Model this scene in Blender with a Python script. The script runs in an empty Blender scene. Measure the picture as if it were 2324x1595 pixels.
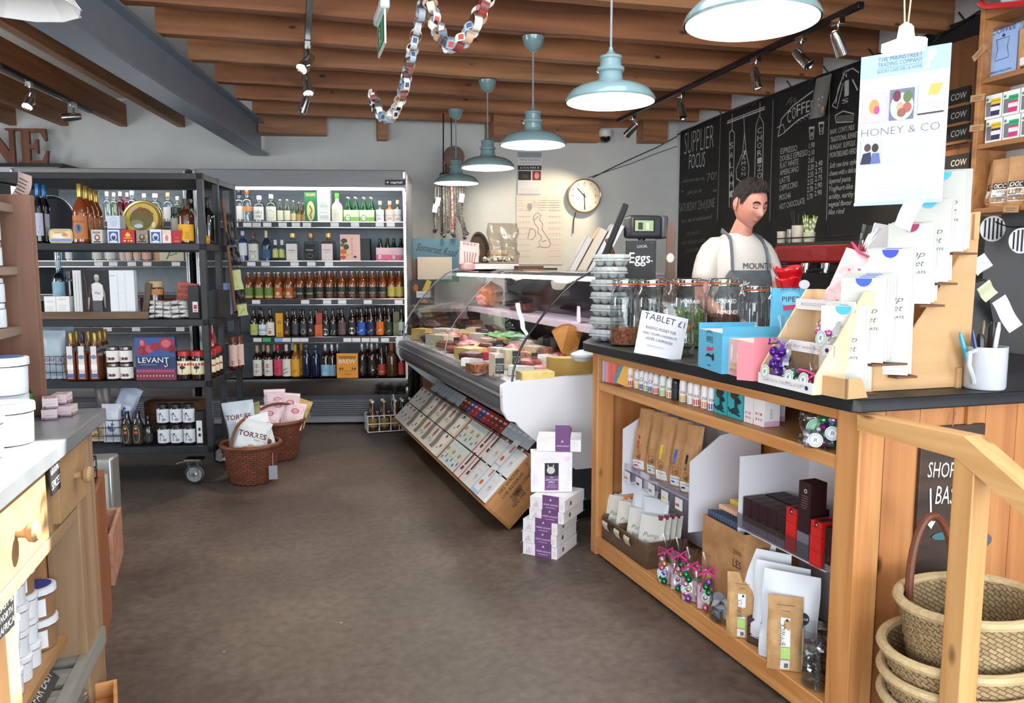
import bpy,bmesh,math,random
from mathutils import Matrix,Vector,Euler
S=bpy.context.scene
COL=S.collection
PI=math.pi
rnd=random.Random(7)
# camera
F_PX,EYE=1750.0,1.32
PITCH=math.atan(192.5/F_PX)
YAW=math.atan(512*math.cos(PITCH)/F_PX)
FWD=Vector((math.sin(YAW)*math.cos(PITCH),math.cos(YAW)*math.cos(PITCH),-math.sin(PITCH)))
RGT=Vector((math.cos(YAW),-math.sin(YAW),0))
UPV=RGT.cross(FWD)
CAM=Vector((0,0,EYE))
cam_data=bpy.data.cameras.new('camera')
cam_data.sensor_width=36
cam_data.lens=F_PX/2324*36
cam_data.clip_start=.05
cam=bpy.data.objects.new('camera',cam_data)
cam.matrix_world=Matrix.Translation(CAM)@Matrix((RGT,UPV,-FWD)).transposed().to_4x4()
COL.objects.link(cam)
S.camera=cam
# view, world, sun, daylight, added fill lamps
S.view_settings.view_transform='Standard'
S.view_settings.look='None'
S.view_settings.exposure=0.45
S.view_settings.gamma=1
S.view_settings.use_curve_mapping=False
S.cycles.max_bounces=7
S.cycles.diffuse_bounces=4
S.cycles.glossy_bounces=4
S.cycles.transmission_bounces=6
S.cycles.transparent_max_bounces=24
S.cycles.caustics_reflective=False
S.cycles.caustics_refractive=False
S.cycles.sample_clamp_indirect=6
S.cycles.use_denoising=True
world=bpy.data.worlds.new('daylight')
S.world=world
world.use_nodes=True
wn=world.node_tree.nodes
wn['Background'].inputs[0].default_value=(.80,.90,1,1)
wn['Background'].inputs[1].default_value=3.0
def lamp(name,kind,loc,energy,col=(1,1,1),aim=None,**kw):
 d=bpy.data.lights.new(name,kind)
 d.energy=energy
 d.color=col
 for k,v in kw.items():
  setattr(d,k,v)
 o=bpy.data.objects.new(name,d)
 o.location=loc
 if aim is not None:
  o.rotation_euler=(Vector(aim)-Vector(loc)).to_track_quat('-Z','Y').to_euler()
 COL.objects.link(o)
 return o
SUN_TO=Vector((.62,.26,.74)).normalized()
lamp('sun','SUN',(3,3,6),22,(1,.95,.87),aim=Vector((3,3,6))-SUN_TO,angle=.012)
lamp('shopfront_daylight','AREA',(.2,-2.9,.95),120,(.93,.97,1),aim=(1.6,4.2,3.0),shape='RECTANGLE',size=6.0,size_y=2.3)
lamp('ceiling_opening_fill','AREA',(1.0,2.3,2.97),8,(.9,.95,1),aim=(.9,2.3,0),shape='RECTANGLE',size=1.5,size_y=1.5)  # added sky fill at the ceiling opening made for the sun
lamp('left_fill','AREA',(-2.6,-1.2,1.5),60,(.95,.98,1),aim=(1.5,2.6,.5),shape='RECTANGLE',size=2.2,size_y=1.6)  # added fill lamp brightening the counter front; no window stands here
lamp('left_bay_fill','AREA',(-4.0,4.8,1.7),45,(.95,.98,1),aim=(-.6,6.4,2.8),shape='RECTANGLE',size=1.6,size_y=1.2)  # added fill lamp lifting the dark left bay joists, not a known window
lamp('right_ceiling_fill','AREA',(2.6,-3.0,.8),50,(.95,.97,1),aim=(3.2,4.5,3.1),shape='RECTANGLE',size=1.6,size_y=2.2)  # added uplight for the ceiling and right wall; no door behind it
# helpers: points
def ray(u,v):
 return RGT*(u-1162)+UPV*(797.5-v)+FWD*F_PX
def Zp(u,v,h):
 d=ray(u,v)
 return CAM+d*((h-EYE)/d.z)
def Xp(u,v,x):
 d=ray(u,v)
 return CAM+d*(x/d.x)
def Yp(u,v,y):
 d=ray(u,v)
 return CAM+d*(y/d.y)
def Dp(u,v,D):
 return CAM+ray(u,v)*(D/F_PX)
class Fr:
 """A turned frame standing in the room: x along the front, y into depth, z up."""
 def __init__(s,o,deg):
  s.o,s.a=Vector(o),math.radians(deg)
  s.m=Matrix.Translation(s.o)@Matrix.Rotation(s.a,4,'Z')
  s.i=s.m.inverted()
 def w(s,x,y,z):
  return s.m@Vector((x,y,z))
 def hit(s,u,v,k,c):
  c0=s.i@CAM
  d=s.i.to_3x3()@ray(u,v)
  return c0+d*((c-c0[k])/d[k])
 def x(s,u,v,c):return s.hit(u,v,0,c)
 def y(s,u,v,c):return s.hit(u,v,1,c)
 def z(s,u,v,c):return s.hit(u,v,2,c)
W0=Fr((0,0,0),0)
# helpers: materials
_mats={}
def lin(h):
 if not isinstance(h,str):
  return(*h,1)
 h=h.lstrip('#')
 c=[int(h[i:i+2],16)/255 for i in(0,2,4)]
 return(*[x/12.92 if x<=.04045 else((x+.055)/1.055)**2.4 for x in c],1)
def newmat(key):
 m=bpy.data.materials.new(key)
 m.use_nodes=True
 nt=m.node_tree
 return m,nt,nt.nodes,nt.links,nt.nodes['Principled BSDF']
def P(col,r=.55,m=0.,coat=0.):
 k=('P',col,r,m,coat)
 if k not in _mats:
  mt,nt,n,l,b=newmat('paint')
  b.inputs['Base Color'].default_value=lin(col)
  b.inputs['Roughness'].default_value=r
  b.inputs['Metallic'].default_value=m
  b.inputs['Coat Weight'].default_value=coat
  _mats[k]=mt
 return _mats[k]
def EM(col,s):
 k=('E',col,s)
 if k not in _mats:
  mt,nt,n,l,b=newmat('light')
  b.inputs['Base Color'].default_value=lin(col)
  b.inputs['Emission Color'].default_value=lin(col)
  b.inputs['Emission Strength'].default_value=s
  _mats[k]=mt
 return _mats[k]
def GL(tint='#ffffff',base=.04,edge=.55,rough=.02):
 """thin clear sheet: mostly see-through, mirror-like at grazing angles"""
 k=('G',tint,base,edge,rough)
 if k not in _mats:
  mt,nt,n,l,b=newmat('clear')
  n.remove(b)
  tr=n.new('ShaderNodeBsdfTransparent')
  tr.inputs[0].default_value=lin(tint)
  gs=n.new('ShaderNodeBsdfGlossy')
  gs.inputs['Roughness'].default_value=rough
  lw=n.new('ShaderNodeLayerWeight')
  lw.inputs[0].default_value=.25
  mr=n.new('ShaderNodeMapRange')
  mr.inputs['To Min'].default_value=base
  mr.inputs['To Max'].default_value=edge
  mx=n.new('ShaderNodeMixShader')
  l.new(lw.outputs['Facing'],mr.inputs['Value'])
  l.new(mr.outputs[0],mx.inputs[0])
  l.new(tr.outputs[0],mx.inputs[1])
  l.new(gs.outputs[0],mx.inputs[2])
  l.new(mx.outputs[0],n['Material Output'].inputs[0])
  _mats[k]=mt
 return _mats[k]
def WOOD(c1,c2,axis='X',scale=1.,r=.55,knots=.0,metal=0):
 """grain drawn along the given local axis"""
 k=('W',c1,c2,axis,scale,r,knots)
 if k not in _mats:
  mt,nt,n,l,b=newmat('wood')
  tc=n.new('ShaderNodeTexCoord')
  mp=n.new('ShaderNodeMapping')
  sc={'X':(.8,14,14),'Y':(14,.8,14),'Z':(14,14,.8)}[axis]
  mp.inputs['Scale'].default_value=[q*scale for q in sc]
  n1=n.new('ShaderNodeTexNoise')
  n1 .inputs['Scale'].default_value=1.6
  n1 .inputs['Detail'].default_value=6
  n1 .inputs['Distortion'].default_value=.8
  cr=n.new('ShaderNodeValToRGB')
  cr.color_ramp.elements[0].position=.32
  cr.color_ramp.elements[0].color=lin(c1)
  cr.color_ramp.elements[1].position=.68
  cr.color_ramp.elements[1].color=lin(c2)
  l.new(tc.outputs['Object'],mp.inputs[0])
  l.new(mp.outputs[0],n1 .inputs['Vector'])
  l.new(n1 .outputs['Fac'],cr.inputs[0])
  col=cr.outputs[0]
  if knots:
   mk=n.new('ShaderNodeMapping')
   mk.inputs['Scale'].default_value={'X':(2.2,5,5),'Y':(5,2.2,5),'Z':(5,5,2.2)}[axis]
   vo=n.new('ShaderNodeTexVoronoi')
   vo.inputs['Scale'].default_value=1.3
   c2r=n.new('ShaderNodeValToRGB')
   c2r.color_ramp.elements[0].color=lin('#5a2e16')
   c2r.color_ramp.elements[0].position=knots*.4
   c2r.color_ramp.elements[1].color=(1,1,1,1)
   c2r.color_ramp.elements[1].position=knots
   mm=n.new('ShaderNodeMixRGB')
   mm.blend_type='MULTIPLY'
   mm.inputs[0].default_value=.85
   l.new(tc.outputs['Object'],mk.inputs[0])
   l.new(mk.outputs[0],vo.inputs['Vector'])
   l.new(vo.outputs['Distance'],c2r.inputs[0])
   l.new(col,mm.inputs[1])
   l.new(c2r.outputs[0],mm.inputs[2])
   col=mm.outputs[0]
  l.new(col,b.inputs['Base Color'])
  b.inputs['Roughness'].default_value=r
  bp=n.new('ShaderNodeBump')
  bp.inputs['Strength'].default_value=.12
  bp.inputs['Distance'].default_value=.01
  l.new(n1 .outputs['Fac'],bp.inputs['Height'])
  l.new(bp.outputs[0],b.inputs['Normal'])
  _mats[k]=mt
 return _mats[k]
def SPECK(c1,c2,scale=6.,r=.6,lo=.35,hi=.65,bump=.1,m=0.,stretch=(1,1,1),detail=8,rough2=None):
 k=('S',c1,c2,scale,r,lo,hi,bump,m,stretch)
 if k not in _mats:
  mt,nt,n,l,b=newmat('mottled')
  tc=n.new('ShaderNodeTexCoord')
  mp=n.new('ShaderNodeMapping')
  mp.inputs['Scale'].default_value=stretch
  n1=n.new('ShaderNodeTexNoise')
  n1 .inputs['Scale'].default_value=scale
  n1 .inputs['Detail'].default_value=detail
  n1 .inputs['Roughness'].default_value=.65
  cr=n.new('ShaderNodeValToRGB')
  cr.color_ramp.elements[0].position=lo
  cr.color_ramp.elements[0].color=lin(c1)
  cr.color_ramp.elements[1].position=hi
  cr.color_ramp.elements[1].color=lin(c2)
  bp=n.new('ShaderNodeBump')
  bp.inputs['Strength'].default_value=bump
  bp.inputs['Distance'].default_value=.02
  l.new(tc.outputs['Object'],mp.inputs[0])
  l.new(mp.outputs[0],n1 .inputs['Vector'])
  l.new(n1 .outputs['Fac'],cr.inputs[0])
  l.new(n1 .outputs['Fac'],bp.inputs['Height'])
  l.new(cr.outputs[0],b.inputs['Base Color'])
  l.new(bp.outputs[0],b.inputs['Normal'])
  b.inputs['Roughness'].default_value=r
  b.inputs['Metallic'].default_value=m
  _mats[k]=mt
 return _mats[k]
def WEAVE(c1,c2,c3,su,sv,r=.75,turn=0.):
 """plaited strips running round a basket: UV driven"""
 k=('V',c1,c2,c3,su,sv,turn)
 if k not in _mats:
  mt,nt,n,l,b=newmat('plait')
  uv=n.new('ShaderNodeUVMap')
  mp=n.new('ShaderNodeMapping')
  mp.inputs['Scale'].default_value=(su,sv,1)
  mp.inputs['Rotation'].default_value=(0,0,turn)
  br=n.new('ShaderNodeTexBrick')
  br.inputs['Color1'].default_value=lin(c1)
  br.inputs['Color2'].default_value=lin(c2)
  br.inputs['Mortar'].default_value=lin(c3)
  br.inputs['Scale'].default_value=1
  br.inputs['Mortar Size'].default_value=.06
  br.inputs['Mortar Smooth'].default_value=.4
  br.inputs['Brick Width'].default_value=1
  br.inputs['Row Height'].default_value=.5
  no=n.new('ShaderNodeTexNoise')
  no.inputs['Scale'].default_value=9
  mm=n.new('ShaderNodeMixRGB')
  mm.blend_type='MULTIPLY'
  mm.inputs[0].default_value=.35
  bp=n.new('ShaderNodeBump')
  bp.inputs['Strength'].default_value=.9
  bp.inputs['Distance'].default_value=.006
  bp.invert=True
  l.new(uv.outputs[0],mp.inputs[0])
  l.new(mp.outputs[0],br.inputs['Vector'])
  l.new(mp.outputs[0],no.inputs['Vector'])
  l.new(br.outputs['Color'],mm.inputs[1])
  l.new(no.outputs['Color'],mm.inputs[2])
  l.new(mm.outputs[0],b.inputs['Base Color'])
  l.new(br.outputs['Fac'],bp.inputs['Height'])
  l.new(bp.outputs[0],b.inputs['Normal'])
  b.inputs['Roughness'].default_value=r
  _mats[k]=mt
 return _mats[k]
STEEL=SPECK('#b9bcc0','#d2d4d6',3,.17,.3,.7,.02,1.,(1,40,40))
CHROME=P('#d8d9dc',.12,1.)
BLACK=P('#111214',.5)
BLACKMETAL=P('#1b1c20',.45,.2)
WHITE=P('#eceae6',.5)
PAPER=P('#eeece8',.7)
INK='#1b1b1f'
DARKGLASS=P('#0d0b0a',.06,0,.5)
CLEAR=GL()
# helpers: text
_txt={}
def textmesh(s,shear=0.,off=0.):
 k=(s,shear,off)
 if k not in _txt:
  c=bpy.data.curves.new('t','FONT')
  c.body=s
  c.align_x='CENTER'
  c.shear=shear
  c.offset=off
  c.resolution_u=2
  o=bpy.data.objects.new('t',c)
  COL.objects.link(o)
  dg=bpy.context.evaluated_depsgraph_get()
  me=bpy.data.meshes.new_from_object(o.evaluated_get(dg),depsgraph=dg)
  vs=[(v.co.x,v.co.y)for v in me.vertices]
  fs=[tuple(p.vertices)for p in me.polygons]
  bpy.data.objects.remove(o)
  bpy.data.curves.remove(c)
  bpy.data.meshes.remove(me)
  if vs:
   cx=(min(v[0]for v in vs)+max(v[0]for v in vs))/2
   wd=max(v[0]for v in vs)-min(v[0]for v in vs)
  else:
   cx,wd=0,1
  _txt[k]=([((x-cx),y)for x,y in vs],fs,max(wd,1e-3))
 return _txt[k]
CAPH=.69
# helpers: mesh building
class G:
 def __init__(s,M=None):
  s.v,s.f,s.mi,s.mats,s.uv=[],[],[],[],{}
  s.M=M
 def slot(s,m):
  if m not in s.mats:
   s.mats.append(m)
  return s.mats.index(m)
 def add(s,vs,fs,m,M=None):
  b=len(s.v)
  T=s.M if M is None else(M if s.M is None else s.M@M)
  if T is None:
   s.v.extend(tuple(v)for v in vs)
  else:
   s.v.extend(tuple(T@Vector(v))for v in vs)
  i=s.slot(m)
  for q in fs:
   s.f.append(tuple(b+j for j in q))
   s.mi.append(i)
  return b
 def box(s,x0,x1,y0,y1,z0,z1,m,M=None):
  s.add([(x,y,z)for z in(z0,z1)for y in(y0,y1)for x in(x0,x1)],[(0,2,3,1),(4,5,7,6),(0,1,5,4),(2,6,7,3),(0,4,6,2),(1,3,7,5)],m,M)
  return s
 def prism(s,poly,y0,y1,m,M=None,axis='Y'):
  """poly of (x,z) swept along y (or (x,y) along z, (y,z) along x)"""
  put={'Y':lambda a,b,t:(a,t,b),'Z':lambda a,b,t:(a,b,t),'X':lambda a,b,t:(t,a,b)}[axis]
  n=len(poly)
  s.add([put(a,b,t)for t in(y0,y1)for a,b in poly],[tuple(range(n)),tuple(range(2*n-1,n-1,-1))]+[(i,(i+1)%n,n+(i+1)%n,n+i)for i in range(n)],m,M)
  return s
 def lathe(s,prof,m,n=20,M=None,a0=0.,a1=2*PI,close=True,sx=1.,sy=1.):
  full=abs(a1-a0-2*PI)<1e-6
  k=n if full else n+1
  vs,fs=[],[]
  for r,z in prof:
   for i in range(k):
    a=a0+(a1-a0)*i/n
    vs.append((math.cos(a)*r*sx,math.sin(a)*r*sy,z))
  for j in range(len(prof)-1):
   for i in range(n):
    i2=(i+1)%k
    fs.append((j*k+i,j*k+i2,(j+1)*k+i2,(j+1)*k+i))
  if full and close:
   if prof[0][0]>1e-5:
    fs.append(tuple(range(k-1,-1,-1)))
   if prof[-1][0]>1e-5:
    fs.append(tuple((len(prof)-1)*k+i for i in range(k)))
  s.add(vs,fs,m,M)
  return s
 def tube(s,pts,r,m,n=8,M=None,closed=False,flat=1.):
  pts=[Vector(p)for p in pts]
  N=len(pts)
  vs,fs=[],[]
  up=None
  for i,p in enumerate(pts):
   if closed:
    t=pts[(i+1)%N]-pts[i-1]
   else:
    t=pts[min(i+1,N-1)]-pts[max(i-1,0)]
   if t.length<1e-9:
    t=Vector((0,0,1))
   t.normalize()
   if up is None:
    up=Vector((0,0,1))if abs(t.z)<.9 else Vector((1,0,0))
   sd=t.cross(up)
   if sd.length<1e-6:
    sd=t.orthogonal()
   sd.normalize()
   up=sd.cross(t).normalized()
   rr=r[i]if isinstance(r,(list,tuple))else r
   for j in range(n):
    a=2*PI*j/n
    vs.append(p+sd*math.cos(a)*rr+up*math.sin(a)*rr*flat)
  for i in range(N if closed else N-1):
   for j in range(n):
    a,b=i*n+j,i*n+(j+1)%n
    c,d=((i+1)%N)*n+(j+1)%n,((i+1)%N)*n+j
    fs.append((a,b,c,d))
  if not closed:
   fs.append(tuple(range(n-1,-1,-1)))
   fs.append(tuple((N-1)*n+j for j in range(n)))
  s.add(vs,fs,m,M)
  return s
 def ball(s,c,r,m,n=12,k=8,sx=1.,sy=1.,sz=1.):
  prof=[(max(math.sin(PI*j/k)*r,1e-5 if 0<j<k else 0),-math.cos(PI*j/k)*r*sz)for j in range(k+1)]
  return s.lathe(prof,m,n,Matrix.Translation(c),sx=sx,sy=sy)
 def grid(s,fn,nu,nv,m,M=None,wrap=False,uv=False):
  """fn(u,v)->point, u,v in 0..1"""
  k=nu if wrap else nu+1
  vs=[fn(i/nu,j/nv)for j in range(nv+1)for i in range(k)]
  fs=[(j*k+i,j*k+(i+1)%k,(j+1)*k+(i+1)%k,(j+1)*k+i)for j in range(nv)for i in range(nu)]
  f0=len(s.f)
  s.add(vs,fs,m,M)
  if uv:
   for q in range(len(fs)):
    j,i=divmod(q,nu)
    s.uv[f0+q]=[(i/nu,j/nv),((i+1)/nu,j/nv),((i+1)/nu,(j+1)/nv),(i/nu,(j+1)/nv)]
  return s
 def deco(s,items,sc=.01,M=None,eps=.0004,warp=None,k0=1,r=.6):
  """flat print on a face: x right, y up; warp(x, y, lift) -> local point, default the plane facing -Y"""
  if warp is None:
   warp=lambda x,y,e:(x,-e,y)
  for k,it in enumerate(items):
   e=eps*(k0+k)
   t=it[0]
   col=it[-1]
   m=col if not isinstance(col,(str,tuple))else P(col,r)
   if t=='r':
    x0,y0,x1,y1=[q*sc for q in it[1:5]]
    n=6
    vs=[warp(x0+(x1-x0)*i/n,y,e)for y in(y0,(y0+y1)/2,y1)for i in range(n+1)]
    fs=[(j*(n+1)+i,j*(n+1)+i+1,(j+1)*(n+1)+i+1,(j+1)*(n+1)+i)for j in range(2)for i in range(n)]
    s.add(vs,fs,m,M)
   elif t=='c':
    cx,cy,rx,ry=[q*sc for q in it[1:5]]
    n=24
    vs=[warp(cx,cy,e)]+[warp(cx+rx*math.cos(2*PI*i/n),cy+ry*math.sin(2*PI*i/n),e)for i in range(n)]
    s.add(vs,[(0,1+i,1+(i+1)%n)for i in range(n)],m,M)
   elif t=='o':
    cx,cy,rx,ry,w=[q*sc for q in it[1:6]]
    n=28
    vs=[warp(cx+(rx-q)*math.cos(2*PI*i/n),cy+(ry-q)*math.sin(2*PI*i/n),e)for q in(0,w)for i in range(n)]
    s.add(vs,[(i,(i+1)%n,n+(i+1)%n,n+i)for i in range(n)],m,M)
   elif t=='p':
    s.add([warp(x*sc,y*sc,e)for x,y in it[1]],[tuple(range(len(it[1])))],m,M)
   elif t=='l':
    pts=[Vector((x*sc,y*sc))for x,y in it[1]]
    w=it[2]*sc/2
    vs,fs=[],[]
    for i,p in enumerate(pts):
     d=pts[min(i+1,len(pts)-1)]-pts[max(i-1,0)]
     d=Vector((-d.y,d.x)).normalized()*w if d.length>0 else Vector((w,0))
     vs+=[warp(*(p-d),e),warp(*(p+d),e)]
     if i:
      fs.append((2*i-2,2*i,2*i+1,2*i-1))
    s.add(vs,fs,m,M)
   elif t=='t':
    _,tx,cx,cy,h,w,op,_c=it
    tv,tf,tw=textmesh(tx,op.get('sh',0.),op.get('off',0.))
    ky=h*sc/CAPH
    kx=w*sc/tw if w else ky
    a=math.radians(op.get('a',0))
    ca,sa=math.cos(a),math.sin(a)
    bend=op.get('bend',0)
    vs=[]
    for x,y in tv:
     x,y=x*kx,y*ky
     y+=bend*sc*(1-(2*x/(kx*tw))**2)if bend else 0
     vs.append(warp(cx*sc+x*ca-y*sa,cy*sc+x*sa+y*ca,e))
    s.add(vs,tf,m,M)
  return s
 def mesh(s,name='m'):
  me=bpy.data.meshes.new(name)
  me.from_pydata(s.v,[],s.f)
  for m in s.mats:
   me.materials.append(m)
  me.polygons.foreach_set('material_index',s.mi)
  me.polygons.foreach_set('use_smooth',[True]*len(s.f))
  if s.uv:
   ul=me.uv_layers.new(name='UVMap')
   for fi,q in s.uv.items():
    p=me.polygons[fi]
    for li,c in zip(p.loop_indices,q):
     ul.data[li].uv=c
  me.validate()
  me.update()
  me.set_sharp_from_angle(angle=math.radians(38))
  return me
 def obj(s,name,parent=None,bevel=0,sub=0,label=None,loc=None,rot=None):
  return link(name,s.mesh(name),parent,bevel,sub,label,loc,rot)
def link(name,me,parent=None,bevel=0,sub=0,label=None,loc=None,rot=None):
 o=bpy.data.objects.new(name,me)
 COL.objects.link(o)
 if parent is not None:
  o.parent=parent
 if loc is not None:
  o.location=loc
 if rot is not None:
  o.rotation_euler=rot
 if bevel:
  b=o.modifiers.new('edge','BEVEL')
  b.width=bevel
  b.segments=2
  b.limit_method='ANGLE'
 if sub:
  b=o.modifiers.new('sub','SUBSURF')
  b.levels=b.render_levels=sub
 if label:
  o['label']=label
 return o
def tag(o,label,cat,group=None,kind=None):
 o['label'],o['category']=label,cat
 if group:
  o['group']=group
 if kind:
  o['kind']=kind
 return o
def thing(name,label,cat,loc=(0,0,0),rz=0.,group=None,rot=None):
 o=bpy.data.objects.new(name,None)
 COL.objects.link(o)
 o.empty_display_size=.05
 o.location=loc
 o.rotation_euler=rot if rot is not None else(0,0,rz)
 return tag(o,label,cat,group)
def struct(g,name,bevel=0,loc=None,rot=None):
 o=g.obj(name,None,bevel,loc=loc,rot=rot)
 o['kind']='structure'
 return o
KIDS={}
def copy_tree(o,label=None,loc=None,rz=None,group=None,rot=None):
 kids=[c for c in COL.objects if c.parent is o]
 c=o.copy()
 COL.objects.link(c)
 if label:
  c['label']=label
 if group:
  c['group']=group
 if loc is not None:
  c.location=loc
 if rz is not None:
  c.rotation_euler=(0,0,rz)
 if rot is not None:
  c.rotation_euler=rot
 for k in kids:
  d=copy_tree(k)
  d.parent=c
 return c
ORD='first second third fourth fifth sixth seventh eighth ninth tenth eleventh twelfth thirteenth fourteenth fifteenth sixteenth'.split()
def RX(d):return Matrix.Rotation(math.radians(d),4,'X')
def RY(d):return Matrix.Rotation(math.radians(d),4,'Y')
def RZ(d):return Matrix.Rotation(math.radians(d),4,'Z')
def TR(x,y,z):return Matrix.Translation((x,y,z))
# pixel-read prints on a frame's plane y = c
def TP(fr,c,s,u0,v0,u1,v1,hpx,col,**op):
 A,B=fr.y(u0,v0,c),fr.y(u1,v1,c)
 um,vm=(u0+u1)/2,(v0+v1)/2
 m0,T=fr.y(um,vm,c),fr.y(um,vm-hpx,c)
 op['a']=math.degrees(math.atan2(B.z-A.z,B.x-A.x))
 return('t',s,m0 .x,m0 .z,T.z-m0 .z,math.hypot(B.x-A.x,B.z-A.z),op,col)
def LP(fr,c,pts,w,col):
 q=[fr.y(u,v,c)for u,v in pts]
 return('l',[(p.x,p.z)for p in q],w,col)
def PP(fr,c,pts,col):
 q=[fr.y(u,v,c)for u,v in pts]
 return('p',[(p.x,p.z)for p in q],col)
def CP(fr,c,u,v,ru,rv,col):
 a,b,d=fr.y(u,v,c),fr.y(u+ru,v,c),fr.y(u,v-rv,c)
 return('c',a.x,a.z,abs(b.x-a.x),abs(d.z-a.z),col)
# room
WB=math.atan(.2267)
def wall_y(x):return 7.25+(3.87-x)*.2267
BW=Fr((3.87,7.25,0),-math.degrees(WB))
PLASTER=SPECK('#c6c8c6','#d2d3d0',2.2,.85,.3,.7,.06)
floor_m,nt,n,l,b=newmat('concrete')
tc=n.new('ShaderNodeTexCoord')
n1=n.new('ShaderNodeTexNoise');n1 .inputs['Scale'].default_value=1.3;n1 .inputs['Detail'].default_value=10;n1 .inputs['Roughness'].default_value=.68
n2=n.new('ShaderNodeTexNoise');n2 .inputs['Scale'].default_value=26;n2 .inputs['Detail'].default_value=5
cr=n.new('ShaderNodeValToRGB')
cr.color_ramp.elements[0].position=.36;cr.color_ramp.elements[0].color=lin('#463d38')
cr.color_ramp.elements[1].position=.66;cr.color_ramp.elements[1].color=lin('#6a5d55')
c2=n.new('ShaderNodeValToRGB')
c2 .color_ramp.elements[0].position=.33;c2 .color_ramp.elements[0].color=(.55,.52,.5,1)
c2 .color_ramp.elements[1].position=.62;c2 .color_ramp.elements[1].color=(1,1,1,1)
vo=n.new('ShaderNodeTexVoronoi');vo.inputs['Scale'].default_value=5.5
c3=n.new('ShaderNodeValToRGB')
c3 .color_ramp.elements[0].position=.022;c3 .color_ramp.elements[0].color=(.75,.72,.68,1)
c3 .color_ramp.elements[1].position=.035;c3 .color_ramp.elements[1].color=(0,0,0,1)
mm=n.new('ShaderNodeMixRGB');mm.blend_type='MULTIPLY';mm.inputs[0].default_value=.8
ma=n.new('ShaderNodeMixRGB');ma.blend_type='ADD';ma.inputs[0].default_value=.35
rr=n.new('ShaderNodeMapRange');rr.inputs['To Min'].default_value=.36;rr.inputs['To Max'].default_value=.6
bp=n.new('ShaderNodeBump');bp.inputs['Strength'].default_value=.1;bp.inputs['Distance'].default_value=.01
for q in(n1,n2,vo):
 l.new(tc.outputs['Object'],q.inputs['Vector'])
l.new(n1 .outputs['Fac'],cr.inputs[0]);l.new(n2 .outputs['Fac'],c2 .inputs[0]);l.new(vo.outputs['Distance'],c3 .inputs[0])
l.new(cr.outputs[0],mm.inputs[1]);l.new(c2 .outputs[0],mm.inputs[2]);l.new(mm.outputs[0],ma.inputs[1]);l.new(c3 .outputs[0],ma.inputs[2])
l.new(ma.outputs[0],b.inputs['Base Color']);l.new(n1 .outputs['Fac'],rr.inputs['Value']);l.new(rr.outputs[0],b.inputs['Roughness'])
l.new(n2 .outputs['Fac'],bp.inputs['Height']);l.new(bp.outputs[0],b.inputs['Normal'])
g=G();g.box(-4.4,4.2,-3.2,9.6,-.08,0,floor_m);struct(g,'floor')
g=G();g.prism([(-4.4,wall_y(-4.4)),(4.1,wall_y(4.1)),(4.1,wall_y(4.1)+.25),(-4.4,wall_y(-4.4)+.25)],0,3.05,PLASTER,axis='Z');struct(g,'wall_back')
g=G();g.box(3.87,4.1,-3.2,7.3,0,3.05,SPECK('#d4d5d8','#dedfe1',3,.85,.3,.7,.25));struct(g,'wall_right')
g=G();g.box(-4.4,-4.2,-3.2,9.5,0,3.05,PLASTER);struct(g,'wall_left')
g=G()
CEILM=SPECK('#d6d5d1','#dedddA',3,.85)
for a in((-4.4,.22,-3.2,9.4),(1.78,4.1,-3.2,9.4),(.22,1.78,-3.2,1.55),(.22,1.78,3.05,9.4)):
 g.box(*a,2.945,3.05,CEILM)
struct(g,'ceiling')
g=G()
for a in((.19,.22,1.52,3.08),(1.78,1.81,1.52,3.08),(.22,1.78,1.52,1.55),(.22,1.78,3.05,3.08)):
 g.box(*a,2.93,3.2,P('#dcdad6',.6))
struct(g,'sun_opening_frame')  # unseen framed opening, added so the sun falls only on the table
PB0,PB1=Vector((-1.105,3.89,2.40)),Vector((-.30,8.12,2.40))
bdir=(PB1-PB0).normalized()
bang=math.degrees(math.atan2(bdir.y,bdir.x))-90
STEELP=SPECK('#7a8795','#8894a2',5,.34,.3,.7,.04)
g=G()
L0,L1=-4.2,(PB1-PB0).length
g.box(0,.17,L0,L1,0,.022,STEELP);g.box(.068,.102,L0,L1,.022,.28,STEELP);g.box(0,.17,L0,L1,.28,.302,STEELP)
o=struct(g,'steel_beam',loc=PB0,rot=(0,0,math.radians(bang)))
JW=[WOOD('#7a4a2d','#b0764c','X',.5,.55,.10),WOOD('#815439','#b67e53','X',.6,.55,.08),WOOD('#73472e','#a56a44','X',.45,.6,.12)]
ys=[3.53,4.13,4.737,5.3,5.89,6.525,7.087]
for i,y in enumerate(ys):
 t=(y-PB0 .y)/bdir.y
 xl=PB0 .x+bdir.x*t+.13
 g=G()
 L=3.95-xl
 nn=26
 vs=[]
 for j in range(nn+1):
  w1,w2=rnd.uniform(-.004,.004),rnd.uniform(-.003,.003)
  x=L*j/nn
  vs+=[(x,-.085+w2,0+w1),(x,w2,0+w1),(x,w2,.226),(x,-.085+w2,.226)]
 fs=[(j*4+a,j*4+(a+1)%4,j*4+4+(a+1)%4,j*4+4+a)for j in range(nn)for a in range(4)]
 fs+=[(3,2,1,0),(nn*4,nn*4+1,nn*4+2,nn*4+3)]
 g.add(vs,fs,JW[i%3])
 o=struct(g,'ceiling_joist',loc=(xl,y,2.718),rot=(0,0,math.radians(-2.2)))
g=G()
for x0,x1,d in((-.22,.42,.07),(.9,1.0,.1),(1.95,3.05,.09),(3.45,3.72,.08)):
 g.box(x0,x1,wall_y(x1)-d-.02,wall_y(x0)+.02,2.56 if x1>.5 else 2.6,2.78,JW[1])
struct(g,'beam_ends')
g=G();g.box(0,4.2,-.09,0,0,.23,JW[0]);struct(g,'ceiling_joist',loc=(-.25,7.70,2.715),rot=(0,0,math.radians(-4)))
LJ=WOOD('#7a4e2d','#b0764a','Y',.5,.55,.08)
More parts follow.
